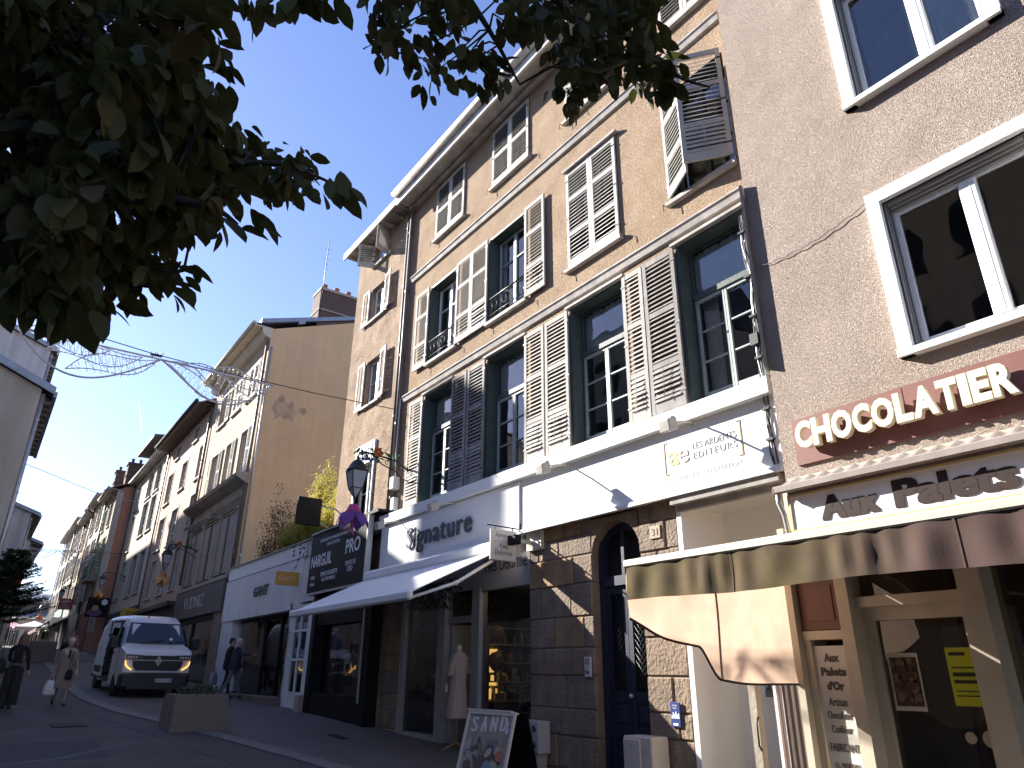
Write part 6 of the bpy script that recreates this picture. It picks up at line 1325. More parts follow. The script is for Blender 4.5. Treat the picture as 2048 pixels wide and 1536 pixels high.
CL_LEFT=[(-230,-10,306),(-275,37,345),(-247,-24,272),(-339,30,341),(-297,64,379),(-263,-23,278),(-296,15,319),(-247,-37,363),(-214,13,328),(-362,44,413),(-273,71,370),(-324,-25,309),(-246,-18,279),(-336,-37,414),(-220,17,391),(-363,11,337),(-290,-20,428),(-262,-44,363),(-265,14,346),(-324,40,392),(-260,15,312),(-219,18,312),(-188,7,282),(-295,-31,327),(-251,-47,372),(-244,14,320),(-219,-4,333),(-224,9,282),(-300,-15,411),(-284,-25,397),(-285,-9,380),(-293,22,311),(-291,3,335),(-176,3,312),(-242,12,383),(-275,0,301),(-341,-40,416),(-253,-13,350),(-273,6,366),(-312,-45,447),(-292,45,381),(-204,-8,330),(-254,-28,287),(-241,-1,301),(-257,-1,284),(-301,-19,352),(-297,-13,310),(-364,-45,363),(-269,-41,359),(-242,18,347),(-219,-37,339),(-198,10,323),(-213,21,336),(-277,-15,409),(-269,-41,374),(-268,33,373),(-306,27,346),(-281,47,385),(-273,29,329),(-363,18,337),(-202,-9,297),(-213,12,370),(-279,-51,382),(-203,-36,328),(-269,-16,286),(-285,-28,301),(-315,-44,386),(-314,-32,406),(-209,-1,315),(-244,-5,392),(-342,26,379),(-311,-42,429),(-264,-26,364),(-296,-9,327),(-231,-1,290),(-261,71,360),(-279,-32,419),(-230,-6,363),(-217,3,275),(-324,38,410),(-301,76,394),(-344,16,358),(-186,4,321),(-310,-24,421),(-265,-7,351),(-302,-48,416),(-263,-11,357),(-229,-3,324),(-307,-16,348),(-188,4,285),(-186,-3,267),(-276,45,366),(-248,12,360),(-289,49,371),(-295,46,361),(-195,-9,243),(-267,4,311),(-315,35,366),(-222,-12,350),(-228,-5,347),(-243,11,372),(-224,-4,334),(-247,9,284),(-244,-20,378),(-289,-31,397),(-263,-26,343),(-251,22,333),(-183,-2,253),(-318,33,379),(-276,4,295),(-318,-35,316),(-255,17,340),(-337,-43,370),(-311,15,369),(-279,-39,353),(-361,-39,381),(-212,-33,346),(-296,-31,408),(-315,56,398),(-282,-4,410),(-242,3,323),(-193,-6,257),(-186,3,325),(-252,-22,335),(-209,-38,330),(-171,2,328),(-248,8,349),(-302,-41,363),(-288,-31,414),(-240,-16,299),(-291,-44,417),(-247,-1,288),(-318,-23,413),(-337,-29,344),(-227,-30,364),(-312,-48,385),(-288,-32,360),(-274,-13,304),(-259,-1,383),(-177,6,310),(-237,6,381),(-351,-48,384),(-271,-3,292),(-251,-11,397),(-254,-24,301),(-284,-47,388),(-239,-12,309),(-347,80,416),(-321,-40,444),(-306,-49,434),(-195,-4,248),(-234,27,343),(-330,87,411),(-309,-41,379),(-296,46,367),(-254,-37,357),(-254,5,275),(-241,-19,286),(-249,23,320),(-248,5,357),(-297,-38,379),(-307,-48,409),(-237,-5,325),(-275,21,385),(-289,-10,360),(-182,-3,250),(-293,-26,343),(-296,-43,353),(-261,-31,317),(-296,-14,403),(-172,0,303),(-287,14,342),(-319,-28,438),(-352,80,443),(-183,13,318),(-364,-43,361),(-291,73,377),(-175,7,321),(-231,19,341),(-322,25,336),(-220,-3,306),(-199,65,313),(-298,33,373),(-294,-3,325),(-282,14,307),(-352,4,317),(-213,-6,316),(-360,-44,439),(-291,-34,418),(-341,-57,408),(-298,-43,383),(-181,-6,275),(-200,-9,248),(-234,-22,276),(-292,-10,303),(-192,14,313),(-244,-18,374),(-357,-40,417),(-263,-20,412),(-277,28,371),(-287,13,357),(-305,-7,290),(-267,-28,366),(-280,18,300),(-312,-30,299),(-239,0,379),(-215,-3,304),(-255,-8,353),(-240,10,333),(-264,20,362),(-358,-45,399),(-299,8,342),(-293,-21,373),(-258,-36,383),(-288,-25,431),(-239,14,304),(-314,-21,427),(-152,11,312),(-256,-12,347),(-250,36,361),(-344,-40,388),(-310,-43,354),(-233,-18,325),(-174,11,334),(-351,32,344),(-341,-30,421),(-278,-33,410),(-230,-12,260),(-243,-24,360),(-292,-39,389),(-239,18,374),(-254,-10,304),(-268,-3,423),(-309,-7,315),(-238,6,377),(-206,14,364),(-297,64,387),(-301,-26,449),(-237,16,320),(-314,56,392),(-270,-25,324),(-214,6,352),(-292,-37,412),(-205,10,314),(-251,27,344),(-321,-19,380),(-223,-13,284),(-305,27,349),(-223,-8,375),(-371,77,456),(-336,36,375),(-306,-38,418),(-264,-50,379),(-285,3,366),(-276,16,390),(-237,-2,311),(-205,-39,336),(-227,-13,299),(-256,-15,270),(-357,-33,418),(-294,-28,348),(-262,0,278),(-356,-41,345),(-194,6,320),(-218,-17,285),(-273,-23,299),(-343,-33,347),(-244,21,356),(-178,12,347),(-245,-15,391),(-288,35,356),(-244,-18,317),(-322,-32,325),(-237,7,294),(-259,-23,368),(-220,3,311),(-300,-18,312),(-338,-29,360),(-339,-41,430),(-214,2,332),(-213,-14,254),(-230,-2,261),(-279,27,354),(-255,13,376),(-248,-20,365),(-252,-27,329),(-231,-4,262),(-223,-19,293),(-254,-25,347),(-219,-2,303),(-245,-8,356),(-332,-45,430),(-227,10,338),(-172,-2,290),(-267,24,359),(-265,-36,341),(-179,-7,256),(-269,-47,368),(-270,26,330),(-338,-31,447),(-224,6,332),(-303,6,325),(-317,34,416),(-179,1,315),(-220,2,298),(-300,20,347),(-302,39,389),(-213,-8,267),(-221,-40,330),(-180,7,287),(-245,-3,308),(-261,-18,280),(-255,-7,301),(-321,-30,379),(-297,-22,287),(-226,-14,334),(-253,-13,347),(-190,-2,247),(-270,39,368),(-254,-4,381),(-249,-8,290),(-315,7,308),(-227,4,309),(-287,41,375),(-283,-12,311),(-308,58,397),(-370,58,426),(-297,-29,303),(-262,14,390),(-225,23,327)]
CL_RIGHT=[(-232,115,416),(-220,103,458),(-230,84,441),(-241,93,436),(-214,116,441),(-207,132,428),(-234,105,448),(-226,91,444),(-223,90,444),(-216,88,445),(-216,115,446),(-207,85,405),(-193,98,422),(-214,120,449),(-213,120,407),(-222,80,437),(-211,138,416),(-206,136,421),(-187,89,418),(-207,88,407),(-204,136,411),(-189,103,424),(-208,102,397),(-226,144,434),(-212,108,408),(-198,87,425),(-203,130,413),(-213,89,435),(-223,101,422),(-190,105,424),(-226,119,424),(-227,93,425),(-224,133,440),(-217,103,428),(-193,95,423),(-223,84,425),(-199,120,413),(-185,100,413),(-218,111,428),(-227,91,434),(-240,111,438),(-210,132,426),(-210,120,421),(-215,101,446),(-200,73,416),(-224,119,447),(-213,186,474),(-208,167,484),(-201,175,489),(-169,160,427),(-178,194,443),(-197,181,482),(-200,156,468),(-149,190,410),(-155,190,401),(-204,177,474),(-170,200,468),(-183,192,450),(-208,177,489),(-203,182,497),(-183,182,426),(-220,164,478),(-198,145,461),(-182,161,423),(-195,205,491),(-204,142,476),(-148,174,439),(-166,146,423),(-219,160,486),(-212,196,482),(-197,158,453),(-208,163,475),(-176,189,444),(-162,173,402),(-144,175,412),(-160,193,426),(-181,127,420),(-184,137,433),(-174,156,405),(-192,188,460),(-170,183,449),(-163,182,461),(-164,164,437),(-199,154,456),(-179,164,438),(-170,184,466),(-151,175,419),(-192,235,471),(-195,200,448),(-179,183,430),(-183,209,456),(-175,167,408),(-203,190,443),(-181,172,450),(-178,187,422),(-182,200,470),(-224,191,452),(-167,166,418),(-172,190,420),(-188,127,442),(-151,200,404),(-227,204,451),(-199,229,461),(-166,157,447),(-181,147,450),(-209,209,473),(-185,203,466),(-179,151,435),(-154,182,419),(-215,191,467),(-173,203,445),(-159,178,429),(-197,175,427),(-199,155,482),(-192,132,431),(-175,184,431),(-188,193,453),(-187,157,465),(-210,173,487),(-192,233,452),(-162,190,458),(-181,128,437),(-174,207,465),(-153,192,396),(-184,231,463),(-161,166,442),(-168,162,413),(-182,130,415),(-195,191,492),(-203,179,428),(-215,157,475),(-165,192,454),(-210,212,473),(-176,171,453),(-180,153,448),(-218,149,494),(-201,170,449),(-156,172,439),(-186,177,433),(-176,211,445),(-203,173,449),(-176,190,468),(-186,148,439),(-212,189,455),(-154,182,423),(-167,200,425),(-173,197,481),(-194,174,468),(-155,171,428),(-198,221,466),(-177,214,463),(-214,162,467),(-186,164,446),(-162,201,437),(-145,174,432),(-148,176,425),(-158,156,420),(-202,165,466),(-167,189,462),(-198,184,430),(-160,168,451),(-185,210,486),(-207,203,456),(-211,155,485),(-166,205,425),(-189,215,473),(-215,48,405),(-227,41,418),(-211,55,409),(-227,32,404),(-215,39,408),(-208,46,405)]
# ================================================================ OVERHANGING STREET TREE
TR = thing('street_tree', 'broad-leaved tree overhanging the photographer, its dark branches hanging into the top of the view', 'tree', (-3.5, -2.0, gz(-3.5)))
m = MB(); zt = gz(-3.5)
def limb(pts, r0, r1, n=7):
    P = [Vector(p) for p in pts]; q = []
    for i in range(len(P)-1):
        a, b = P[i], P[i+1]; c0 = P[max(i-1, 0)]; c3 = P[min(i+2, len(P)-1)]
        for k in range(4):
            t = k/4; q.append(.5*((2*a)+(-c0+b)*t+(2*c0-5*a+4*b-c3)*t*t+(-c0+3*a-3*b+c3)*t*t*t))
    q.append(P[-1]); m.tube(q, [r0+(r1-r0)*i/(len(q)-1) for i in range(len(q))], n); return q
limb([(-3.5, -2.0, zt-.1), (-3.45, -1.98, 1.5), (-3.5, -1.95, 2.7), (-3.4, -1.9, 3.6), (-3.1, -1.6, 5.2)], .17, .07, 12)
LIMBS = [[(-3.47, -1.95, 2.75), (-3.0, -1.2, 3.05), (-2.57, -.33, 3.26), (-2.56, -.14, 3.29), (-2.52, .05, 3.36), (-2.58, .3, 3.43), (-2.47, .58, 3.5), (-2.42, .87, 3.46)],
 [(-3.48, -1.96, 2.4), (-2.95, -1.0, 2.72), (-2.59, -.22, 2.83), (-2.69, -.05, 2.87), (-2.78, .11, 2.92), (-2.82, .29, 3.04), (-2.78, .39, 3.08)],
 [(-3.4, -1.9, 3.5), (-2.8, -1, 3.6), (-2.49, -.39, 3.52), (-2.43, -.19, 3.62), (-2.4, .01, 3.81), (-2.37, .19, 3.98)],
 [(-3.0, -1.2, 3.05), (-2.5, -.6, 2.8), (-2.27, -.23, 2.8), (-2.23, -.05, 2.89), (-2.05, .15, 2.87), (-1.95, .28, 2.84), (-1.93, .36, 2.8)],
 [(-3.3, -1.8, 4.3), (-2.6, -.4, 5.0), (-2.01, .8, 4.85), (-2.03, 1.08, 4.58), (-2.03, 1.31, 4.35), (-2.03, 1.49, 4.12)],
 [(-3.1, -1.6, 5.1), (-2.4, 0, 5.4), (-1.9, 1.27, 5.08), (-1.8, 1.66, 4.71), (-1.74, 1.95, 4.45), (-1.67, 2.19, 4.31), (-1.58, 2.33, 4.24)],
 [(-2.3, .2, 4.95), (-2.09, .76, 4.51), (-2.2, .81, 4.28), (-2.23, .86, 4.11)], [(-1.8, 1.66, 4.71), (-1.91, 1.8, 4.44), (-2.1, 1.86, 4.26)]]
LQ = []; TIPS = []
for k, L_ in enumerate(LIMBS):
    q_ = limb(L_, .045 if k < 6 else .015, .004); LQ += q_
    if k < 4: TIPS += q_[len(q_)//2:-3:2]
obj('trunk', m, mat('tree_bark', (.03, .026, .022), .9, (.018, .016, .013), 12, .6, 30), TR)
r = random.Random(11)
def big_leaf(mb, c, L, W_, d, up, curl, mi=0):
    """oval leaf with pointed tip, folded midrib and curled blade; the margin is gently toothed"""
    d = Vector(d).normalized(); s = d.cross(Vector(up)); s = s.normalized() if s.length > 1e-4 else Vector((1, 0, 0)); n = s.cross(d); c = Vector(c)
    us = (0, .1, .24, .42, .6, .76, .9, 1.0); ws = (.03, .24, .42, .5, .46, .33, .15, 0)
    V = []; F = []
    for i, (u, w) in enumerate(zip(us, ws)):
        z = -curl*u*u*L; j = 1+.05*((i % 2)*2-1)
        V += [c+d*L*u+n*z, c+d*L*u+s*W_*w*j+n*(z+W_*w*.22), c+d*L*u-s*W_*w*j+n*(z+W_*w*.22)]
    for i in range(len(us)-1):
        a, b = 3*i, 3*i+3
        F += [(a, b, b+1, a+1), (a, a+2, b+2, b)]
    mb.add(V, F, mi, True)
cr = MB(); tw = MB(); EXTRA = [(a+r.gauss(0, 6), b_+r.gauss(0, 5), c_+r.gauss(0, 4)) for a, b_, c_ in CL_LEFT[::2]]
EXTRA += [(v.x*100+r.gauss(0, 4), v.y*100+r.gauss(0, 4), v.z*100+r.gauss(-2, 4)) for v in TIPS for _ in (0, 1)]
for (X, Y_, Z_) in CL_LEFT+CL_RIGHT+EXTRA:
    p = Vector((X/100, Y_/100, Z_/100)); right = p.y > .75 and p.z > 3.6
    q = min(LQ, key=lambda v: (v-p).length_squared)
    if (q-p).length < .42 and r.random() < .5: tw.tube([q, (q+p)/2+Vector((r.uniform(-.04, .04), r.uniform(-.04, .04), .03)), p], [.006, .005, .003], 4)
    base = Vector((r.uniform(-.6, .6), r.uniform(-.2, 1), r.uniform(-.9, .1)))
    for k in range(r.randint(4, 6) if right else r.randint(6, 9)):
        d = base+Vector((r.uniform(-1, 1), r.uniform(-1, 1), r.uniform(-1.15, .25))); L_ = r.uniform(.07, .115)*(1. if right else r.choice((1, 1, 1, 1.25)))
        c = p+Vector((r.uniform(-.05, .05), r.uniform(-.05, .05), r.uniform(-.05, .04)))
        big_leaf(cr, c, L_, L_*r.uniform(.46, .62), d, (r.uniform(-.6, .6), r.uniform(-.6, .6), 1), r.uniform(0, .3), 0 if r.random() < .8 else 1)
for (c, d, L_) in (((-1.82, .27, 2.86), (.45, .85, -.28), .17), ((-1.86, .26, 2.80), (.25, .5, -.85), .17), ((-2.43, .82, 3.47), (.2, .9, -.25), .12), ((-2.42, .8, 3.46), (.1, .8, -.6), .11), ((-2.78, .36, 3.08), (.1, .9, -.3), .12)):
    big_leaf(cr, c, L_, L_*.52, d, (0, 0, 1), .15)
c_ = obj('crown', cr, [leaf_mat('tree_leaf', (.066, .070, .020), (.045, .048, .014), .35), leaf_mat('tree_leaf_turning', (.085, .062, .018), (.055, .045, .015), .3)], TR)
obj('twigs', tw, MATS['tree_bark'], c_).name = 'twig'

# ================================================================ BAMBOO AND SHRUB ON THE TERRACE
M_bam = leaf_mat('bamboo_leaf', (.58, .50, .12), (.38, .35, .08), .5)
def bamboo(lab, cx, cy, rx, ry, z0, h, n, seed, per=34):
    r = random.Random(seed); t = thing('bamboo', lab, 'bamboo', (cx, cy, z0), 0, 'bamboo clumps on the terrace'); st = MB(); lf = MB()
    for k in range(n):
        a, dd = r.uniform(0, 6.28), math.sqrt(r.random()); b = Vector((cx+rx*dd*math.cos(a)*.6, cy+ry*dd*math.sin(a)*.6, z0)); hh = h*(1-.55*dd)*r.uniform(.85, 1.05); lean = Vector((math.cos(a)*dd*rx*.9, math.sin(a)*dd*ry*.9, 0))
        P = [b+lean*(u*u)+Vector((0, 0, hh*u*(1-.12*dd*u))) for u in (0, .25, .5, .75, 1)]; st.tube(P, [.014, .012, .01, .007, .003], 4)
        for i in range(per):
            u = r.uniform(.1, 1); c = b+lean*(u*u)+Vector((0, 0, hh*u*(1-.12*dd*u)))+Vector((r.uniform(-.16, .16), r.uniform(-.16, .16), r.uniform(-.05, .08)))*(1.15-u*.6)
            leafy(lf, c, r.uniform(.12, .22), r.uniform(.022, .04), (r.uniform(-1, 1), r.uniform(-1, 1), r.uniform(-.7, .5)), (0, 0, 1))
    obj('stems', st, mat('bamboo_stem', (.25, .24, .08), .6), t).name = 'stem'; obj('leaves', lf, M_bam, t).name = 'foliage'
bamboo('tall yellow-green bamboo rising to a point against the tan gable', -22.1, 8.3, .95, .5, 4.95, 3.5, 56, 1, 130)
bamboo('lower yellow-green bamboo spilling over the parapet beside the narrow house', -20.3, 8.1, .95, .5, 4.95, 2.3, 50, 2, 100)
bamboo('bushy bamboo in the middle of the terrace, left of the tallest one', -23.7, 8.2, .9, .5, 4.95, 2.0, 46, 3, 100)
SHR = thing('dark_shrub', 'sparse dark reddish shrub on the shaded left part of the terrace', 'shrub', (-26.3, 8.3, 4.95)); st = MB(); lf = MB(); r = random.Random(5)
for k in range(34):
    b = Vector((-26.2+r.uniform(-.9, 1.3), 8.3+r.uniform(-.3, .3), 4.95)); e = b+Vector((r.uniform(-.7, .9), r.uniform(-.3, .3), r.uniform(.6, 3.0))); st.tube([b, (b+e)/2+Vector((r.uniform(-.15, .15), 0, .1)), e], [.014, .01, .004], 4)
    for i in range(80):
        u = r.uniform(.15, 1.02); c = b+(e-b)*u+Vector((r.uniform(-.2, .2), r.uniform(-.2, .2), r.uniform(-.15, .15))); leafy(lf, c, r.uniform(.07, .15), r.uniform(.03, .05), (r.uniform(-1, 1), r.uniform(-1, 1), r.uniform(-.8, .6)), (0, 0, 1), 0 if r.random() < .6 else 1)
obj('stems', st, M_pipe, SHR).name = 'stem'; obj('leaves', lf, [leaf_mat('shrub_leaf', (.07, .075, .03), (.05, .05, .02)), leaf_mat('shrub_leaf_red', (.10, .05, .03), (.07, .035, .02))], SHR).name = 'foliage'

# ================================================================ FIR BY THE LEFT HOUSES
FT = thing('fir_tree', 'dark green fir tree on the left side of the street under the second garland', 'tree', (-43, .55, gz(-43)))
st = MB(); lf = MB(); r = random.Random(8); zb = gz(-43); bx, by = -43, .75; HH = 5.4
st.tube([(bx, by, zb-.1), (bx, by, zb+HH)], [.12, .02], 8)
for k in range(170):
    u = r.random()**.8; z = zb+1.75+(HH-1.85)*u; ln = (1.95*(1-u)**.7+.25)*r.uniform(.7, 1.1); a = r.uniform(0, 6.28)
    d = Vector((math.cos(a), math.sin(a), .0)); e = Vector((bx, by, z))+d*ln+Vector((0, 0, .22*ln)); b = Vector((bx, by, z)); mid = (b+e)/2+Vector((0, 0, -.1*ln)); st.tube([b, mid, e], [.02, .014, .004], 4)
    for i in range(int(26+ln*56)):
        t = r.uniform(.12, 1.0); p = b*(1-t)*(1-t)+mid*2*t*(1-t)+e*t*t; s = Vector((-d.y, d.x, 0))*r.choice((1, -1))
        dd = d*.7+s*r.uniform(.2, 1.1)+Vector((0, 0, r.uniform(-.45, .3))); leafy(lf, p, r.uniform(.16, .34)*(1.1-.4*t), r.uniform(.04, .075), dd, (0, 0, 1), 0 if r.random() < .7 else 1)
obj('trunk', st, MATS['tree_bark'], FT); obj('crown', lf, [leaf_mat('fir_needle', (.07, .115, .05), (.045, .08, .035), .2), leaf_mat('fir_tip', (.14, .19, .07), (.09, .13, .05), .25)], FT)

# ================================================================ CHRISTMAS-LIGHT GARLANDS ACROSS THE STREET
M_tubew = mat('garland_frame', (.68, .67, .69), .5, (.52, .51, .54), 6)
M_led = mat('led_bulb', (.75, .75, .78), .3)
def garland(X, z0, label, y0, y1, simple=False):
    t = thing('light_garland', label, 'garland', (X, (y0+y1)/2, z0), 0, 'christmas light garlands across the street'); r = random.Random(3)
    span = y1-y0; f = MB(); w = MB(); b = MB()
    def wing(ya, yb, drop, skew):
        """one leaf-shaped wing: straight top rail from ya to yb, a bellied lower edge and three lens-shaped panels of mesh"""
        L_ = yb-ya; P = lambda u, v: Vector((X, ya+L_*u, z0-v*drop))
        edge = lambda u: math.sin(math.pi*(u**skew))
        f.tube([P(u, 0) for u in (0, 1)], .02, 6); f.tube([P(i/20, edge(i/20)) for i in range(21)], .02, 6)
        lens = [((.02, .02), (.62, .10), .20, .16), ((.20, .45), (.86, .06), .20, .14), ((.36, .86), (.98, .03), .22, .12)] if skew < 1 else [((.02, .03), (.62, .86), .2, .14), ((.14, .02), (.84, .62), .2, .14), ((.40, .03), (.99, .05), .35, .02)]
        for (A_, B_, up, dn) in lens:
            Aq, Bq = P(*A_), P(*B_); dv = Bq-Aq; nv = Vector((0, -dv.z, dv.y)).normalized(); nv = nv if nv.z > 0 else -nv; ln = dv.length; top = []; bot = []
            for i in range(15):
                u = i/14; h = math.sin(math.pi*u); wv = .16*math.sin(2*math.pi*u)
                top.append(Aq+dv*u+nv*ln*(h*.12+wv*.35)); bot.append(Aq+dv*u+nv*ln*(-h*.12+wv*.35))
            f.tube(top, .012, 5); f.tube(bot, .012, 5)
            for i in range(1, 14):
                w.tube([top[i], bot[i]], .006, 3)
                if i < 13 and i % 2: w.tube([top[i], bot[i+1]], .005, 3)
                for q in (top[i], bot[i], (top[i]+bot[i])/2):
                    for _ in range(1 if simple else 2): e = q+Vector((r.uniform(-.02, .02), r.uniform(-.05, .05), r.uniform(-.07, .03))); w.tube([q, e], .004, 3); b.ball(e, .011, n=4)
    j = y0+span*.515; wing(y0, j, .74, .85); wing(j, y1, .70, 1.18)
    obj('frame', f, M_tubew, t); obj('mesh_wires', w, M_tubew, t).name = 'wire_mesh'; obj('bulbs', b, M_led, t).name = 'bulb'
    h = MB()
    for u in (.2, .47, .7, .95): y = y0+span*u; h.tube([(X, y, z0), (X, y, z0+.12)], .008, 4)
    obj('hanger', h, M_iron, t)
    return t
garland(-15.3, 7.62, 'nearer christmas garland of two wire-mesh wings hung across the street, unlit', -.68, 4.25)
garland(-58, 9.1, 'farther christmas garland of two wire-mesh wings hung across the street by the fir tree', .9, 5.6, True)
def cable(lab, pts, r=.012, knot=None):
    m = MB(); P = [Vector(p) for p in pts]; m.tube(P, r, 5)
    if knot:
        k = Vector(knot); rr = random.Random(2)
        for i in range(10): a = k+Vector((0, rr.uniform(-.12, .12), rr.uniform(-.04, .05))); m.tube([a, a+Vector((.02, rr.uniform(-.07, .07), rr.uniform(-.05, .05)))], .011, 5)
        m.cbox(k.x-.025, k.x+.025, k.y-.11, k.y+.11, k.z-.02, k.z+.025, .01)
    single('suspension_cable', m, M_iron, lab, 'cable')
cable('black suspension cable with a dark connector above the nearer garland', [(-15.35, -8.6, 8.6), (-15.35, -4, 8.2), (-15.3, -.9, 7.93), (-15.3, .6, 7.80), (-15.3, 1.67, 7.71), (-15.3, 3.2, 7.66), (-15.3, 5.2, 7.66), (-15.3, 7.5, 7.73)], .011, (-15.3, 1.75, 7.69))
cable('thin cable over the farther garland', [(-58, -2, 9.6), (-58, .9, 9.3), (-58, 3.2, 9.17), (-58, 5.6, 9.18), (-58, 7.45, 9.3)], .015)
cable('thin cable crossing the street in front of the cream dormered house', [(-30, -.05, 8.4), (-39, 3.2, 9.5), (-48.2, 7.45, 11.0)], .012)

# ================================================================ WHITE DELIVERY VAN
M_van = mat('van_white', (.62, .63, .65), .3, (.58, .59, .61), 1.5, spec=.6)
M_vblk = mat('van_black_plastic', (.018, .018, .019), .5)
M_vglass = mat('van_glass', (.012, .014, .018), .04, spec=.9)
VX, VY = -25.0, 4.72; VAN = thing('delivery_van', 'white high-roof delivery van with its sliding side door open and amber lights on', 'van', (VX, VY, gz(VX)), 0)
VAN.rotation_euler = (0, R(2.0), R(1.0)); VAN.scale = (.96, .96, .96)
sec = [  # x from the nose (0) backwards, roof height, half width low, half width at roof
 (-.02, 1.26, .90, .84), (-.08, 1.34, .98, .90), (-.38, 1.43, 1.01, .92), (-.76, 1.53, 1.03, .90), (-1.0, 1.85, 1.035, .86), (-1.28, 2.19, 1.035, .82), (-1.48, 2.34, 1.035, .81), (-1.75, 2.42, 1.035, .83), (-2.02, 2.47, 1.035, .84), (-3.25, 2.50, 1.035, .85), (-4.4, 2.49, 1.035, .85), (-5.5, 2.46, 1.03, .84), (-5.62, 2.40, 1.01, .82)]
rings = []
for (x, h, wl_, wt) in sec:
    zz = [.36, .55, .9, 1.15, 1.45]; side = []
    for k, z in enumerate(zz): z = min(z, h-.10+.02*k) if h < 1.6 else z; side.append((wl_*(.985 if k == 0 else 1), z))
    hm = max(h-.42, side[-1][1]+.02) if h > 1.6 else h-.02+.004
    side.append((wl_-(wl_-wt)*.45, hm)); side.append((wt*.985, max(h-.13, hm+.004))); side.append((wt*.86, h-.03)); side.append((wt*.5, h))
    rings.append([(x, -a, z) for a, z in side]+[(x, a, z) for a, z in side[::-1]])
n = len(rings[0]); b = MB(); V = [p for q in rings for p in q]; F = []
for i in range(len(rings)-1):
    for k in range(n):
        if i == 8 and 0 <= k <= 4: continue                # open side doorway on the near side
        F.append((i*n+k, i*n+(k+1) % n, (i+1)*n+(k+1) % n, (i+1)*n+k))
F += [tuple(range(n))[::-1], tuple(range((len(rings)-1)*n, len(rings)*n))]
b.add(V, F, 0, True); vb = obj('body', b, M_van, VAN, True)
em = vb.modifiers.new('edges', 'EDGE_SPLIT'); em.split_angle = R(38)
m = MB(); m.box(-5.4, -2.0, -.98, .98, .5, .56, 0); m.box(-2.06, -2.0, -.96, .96, .56, 2.3, 0); obj('cargo_floor', m, mat('van_floor', (.05, .05, .05), .8), VAN, True)
d = MB(); d.cbox(-4.45, -3.2, -1.135, -1.06, .50, 1.50, .02); d.prism([(-4.45, -1.135, 1.50), (-4.45, -1.06, 1.50), (-4.45, -.93, 2.32), (-4.45, -1.0, 2.32)], (1.25, 0, 0)); sdo = obj('sliding_door', d, M_van, VAN, True)
m = MB(); m.cbox(-4.46, -3.19, -1.16, -1.13, .62, .84, .01); m.box(-3.27, -3.2, -1.065, -1.02, .55, 2.25); [m.cbox(-3.24, -3.17, -1.1, -1.0, z, z+.06, .01) for z in (.75, 1.05, 1.35, 1.8)]; obj('door_trim', m, M_vblk, sdo, True)
m = MB(); m.box(-5.5, -2.0, -1.06, -1.035, .42, .52); m.box(-5.55, -2, 1.036, 1.06, .62, .84); m.box(-3.3, -2.0, -1.0, -.96, 2.22, 2.3); obj('side_rail', m, M_vblk, VAN, True)
# windscreen, side windows
ws = MB(); 
A_ = [(-.80, -.90, 1.435), (-.80, .90, 1.435), (-1.38, .76, 2.2), (-1.38, -.76, 2.2)]
N = 8; v = []
for i in range(N+1):
    u = i/N; 
    for j in range(9):
        w = j/8*2-1; hw_ = .92+(.78-.92)*u; x = -.79+(-1.34+.79)*u-.09*w*w; v.append((x+.05, hw_*w, 1.565+.64*u+.03))
ws.add(v, [(9*i+j, 9*i+j+1, 9*i+10+j, 9*i+9+j) for i in range(N) for j in range(8)], 0, True); wso = obj('windscreen', ws, M_vglass, VAN, True)
m = MB(); m.tube([(-.70, -.5, 1.59), (-.82, .2, 1.70)], .012, 5); m.tube([(-.70, .35, 1.59), (-.82, .85, 1.68)], .012, 5); obj('wiper', m, M_vblk, wso, True)
m = MB(); m.box(-.80, -.78, .38, .47, 1.70, 1.78); obj('windscreen_sticker', m, MATS['letter_white'], wso, True)
for s in (-1, 1):
    m = MB(); y1, y2 = s*1.042, s*.93
    m.poly([(-.98, y1, 1.50), (-1.92, y1, 1.46), (-1.92, y2+s*.01, 2.08), (-1.42, y2+s*.01, 2.08)]); obj('side_window', m, M_vglass, VAN, True)
    dl = MB(); dl.box(-1.97, -1.955, s*1.034, s*1.045, .55, 1.45); dl.box(-.9, -.885, s*1.02, s*1.04, .6, 1.4); dl.cbox(-1.86, -1.7, s*1.05-.02, s*1.05+.02, 1.26, 1.31, .01); obj('door_handle', dl, M_vblk, VAN, True)
    mr_ = MB(); mr_.cbox(-.98, -.80, min(s*1.12, s*1.36), max(s*1.12, s*1.36), 1.42, 1.80, .04); mr_.tube([(-.88, s*1.0, 1.45), (-.88, s*1.15, 1.5)], .03, 6); obj('wing_mirror', mr_, M_vblk, VAN, True)
    hl = MB(); hl.prism([(.0, s*.50, 1.12), (.0, s*.93, 1.12), (-.02, s*.95, 1.27), (.0, s*.50, 1.25)], (.012, 0, 0), 0)
    for k in range(4): hl.cbox(.005, .02, min(s*(.62+.08*k), s*(.67+.08*k)), max(s*(.62+.08*k), s*(.67+.08*k)), 1.15, 1.22, .004, 1)
    ho = obj('headlight', hl, [mat('headlight_dark', (.05, .05, .055), .1), mat('headlight_lens', (.5, .5, .52), .1)], VAN, True)
    il = MB(); il.tube([(.012, s*.945, 1.08), (.014, s*.93, .97), (.014, s*.87, .90), (.014, s*.74, .82)], .013, 6); obj('amber_light', il, mat('amber_lit', (1, .6, .15), emit=((1, .50, .10), .9)), ho, True)
g = MB()
g.prism([(.0, -.80, 1.11), (.0, .80, 1.11), (.0, .80, 1.24), (.0, -.80, 1.24)], (.008, 0, 0)); g.prism([(.0, -.60, .80), (.0, .60, .80), (.0, .72, .92), (.0, .74, 1.09), (.0, -.74, 1.09), (.0, -.72, .92)][::1], (.008, 0, 0))
gr_ = obj('grille', g, M_vblk, VAN, True)
m = MB(); m.box(.008, .016, -.70, .70, 1.09, 1.112)
